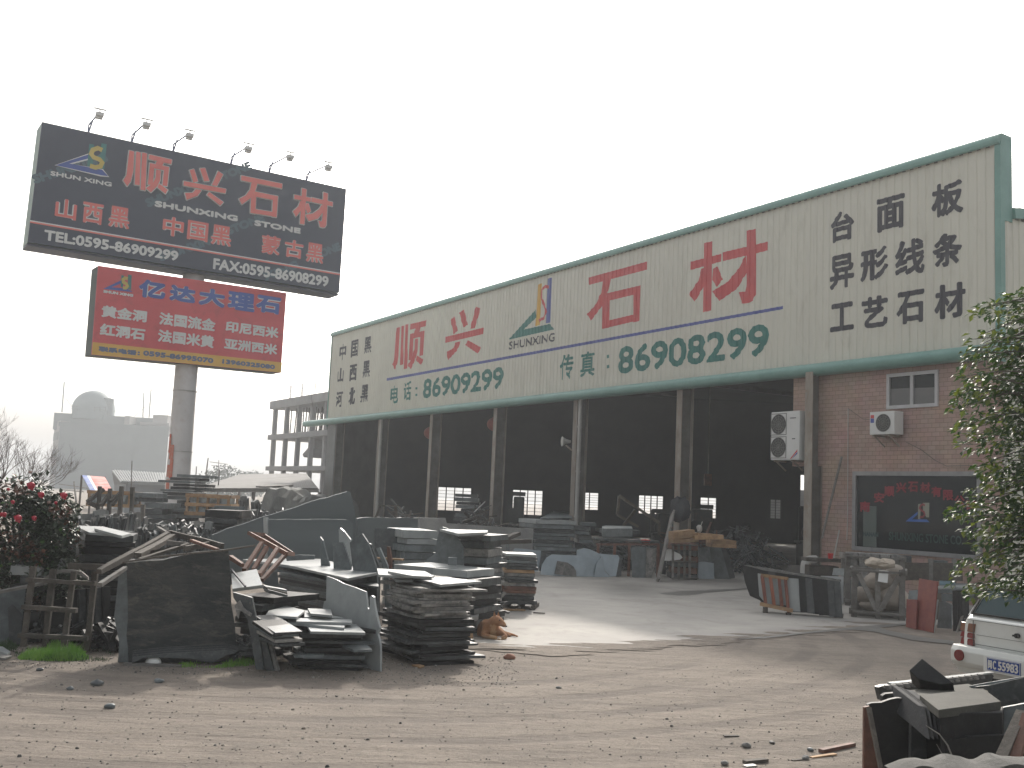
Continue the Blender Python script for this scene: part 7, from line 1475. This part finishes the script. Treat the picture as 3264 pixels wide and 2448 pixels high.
for k,(x0,y0,x1,y1,w_,h_,ma,lab) in enumerate(((705,1555,935,1505,.05,.03,WOOD_R,'dark brown splintered stick lying on the dirt near the roadside pile'),(630,1588,800,1568,.045,.012,WOOD_O,'thin pale wood chip beside the dark splintered stick'),(160,1628,320,1618,.05,.025,WOOD,'dark bark strip lying on the dirt at the bottom centre'),(15,1440,120,1436,.04,.01,WOOD,'short curved bark chip on the dirt road'),(165,1652,235,1646,.05,.012,PIPE,'small pale chip beside the dark bark strip'),(495,1608,570,1602,.03,.01,WOOD,'tiny dark twig left of the pale wood chip'))):
    m=MB(); z=V((0,0,h_/2+.002)); m.beam(g_(R1,x0,y0)+z,g_(R1,x1,y1)+z,w_,h_,jit=.004); m.build('wood_scrap',ma,None,lab,'wood scrap')
for k,(x,y,r,ma,lab) in enumerate(((175,1515,.035,G_DUST,'dark fist-sized stone on the dirt road, bottom centre'),(355,1487,.022,G_DUST,'small dark stone right of the fist-sized one'),(628,1540,.025,G_MID,'small grey stone left of the splintered stick'),(595,1600,.03,G_DUST,'small pale stone near the splintered stick'),(20,1640,.03,G_DUST,'dark stone at the very bottom centre of the road'))): rock(g_(R1,x,y)+V((0,0,r*.5)),r,1.2,1,.7,ma,lab,name='stone',cat='stone')
for k,(c,x,y,r,ma,lab) in enumerate(((L2,758,1437,.05,G_DARK,'dark stone on the road, below the middle of the grass'),(L2,548,1472,.03,G_MID,'grey pebble left of the dark stone on the road'),(L2,860,1615,.04,G_MID,'grey stone low on the left half of the road'),(L2,310,1322,.03,G_DARK,'dark pebble close under the bright grass'),(L2,1245,1415,.04,G_MID,'pale stone on the road below the white bag'),(D_,1610,1645,.025,G_DUST,'dark stone on the road right of the centre'),(D_,1210,1405,.06,mat('brick_chip',(.30,.15,.10),None,9,.9),'reddish brick chip on the dirt below the dog'))): rock(g_(c,x,y)+V((0,0,r*.4)),r,1.3,1,.7,ma,lab,name='stone',cat='stone')
flatslab(L2,[(-40,1130),(20,1132),(82,1172),(60,1186),(-40,1160)],.05,.03,G_LIGHT,'pale slab piece lying on the verge at the left edge'); flatslab(L2,[(-40,1190),(50,1188),(95,1205),(40,1222),(-40,1215)],.03,.02,G_DUST,'dusty slab piece lying on the verge at the left edge, nearer the road')
# trim: keep the 300 most visible slabs as individuals

def keep_visible(limit=292):
    bpy.context.view_layer.update(); dg=bpy.context.evaluated_depsgraph_get(); hits={}
    for j in range(0,2448,14):
        for i in range(0,3264,14):
            ok,loc,nr,idx,ob,mt=SC.ray_cast(dg,CAM,ray((i,j)).normalized())
            if ok: hits[ob.name]=hits.get(ob.name,0)+1
    sl=[o for o in bpy.data.objects if o.name.split('.')[0]=='stone_slab' and o.parent is None]
    sl.sort(key=lambda o:-hits.get(o.name,0)); rest=sl[limit:]
    fo=bpy.data.objects['stone_slabs']; ml=[m for m in fo.data.materials]; bm=bmesh.new(); bm.from_mesh(fo.data); inv=fo.matrix_world.inverted()
    for o in rest:
        b2=bmesh.new(); b2.from_mesh(o.data); b2.transform(inv@o.matrix_world); mt=o.data.materials[0]
        if mt not in ml: ml.append(mt)
        k=ml.index(mt)
        for f in b2.faces: f.material_index=k
        me=bpy.data.meshes.new('x'); b2.to_mesh(me); b2.free(); bm.from_mesh(me); bpy.data.meshes.remove(me); bpy.data.objects.remove(o)
    fo.data.materials.clear()
    for m in ml: fo.data.materials.append(m)
    bm.to_mesh(fo.data); bm.free(); fo['label']='crowded thin slabs stood on edge or low in stacks across the back of the yard'
    for o in bpy.data.objects:
        l=o.get('label')
        if l and len(l.split())>16: print('LONG',o.name,l)
keep_visible()
# ------------------------------------------------------------------ haze
def haze():
    m=bpy.data.materials.new('haze'); m.use_nodes=True; n=m.node_tree.nodes; l=m.node_tree.links
    n.remove(n['Principled BSDF']); v=n.new('ShaderNodeVolumePrincipled'); v.inputs['Color'].default_value=(.93,.965,1,1); v.inputs['Density'].default_value=HAZE_D; v.inputs['Anisotropy'].default_value=HAZE_G
    l.new(v.outputs[0],n['Material Output'].inputs['Volume'])
    b=MB(); b.box((0,335,9.5),1010,740,21); b.build('haze',m,kind='stuff')
HAZE_D=.0013; HAZE_G=.3
haze()
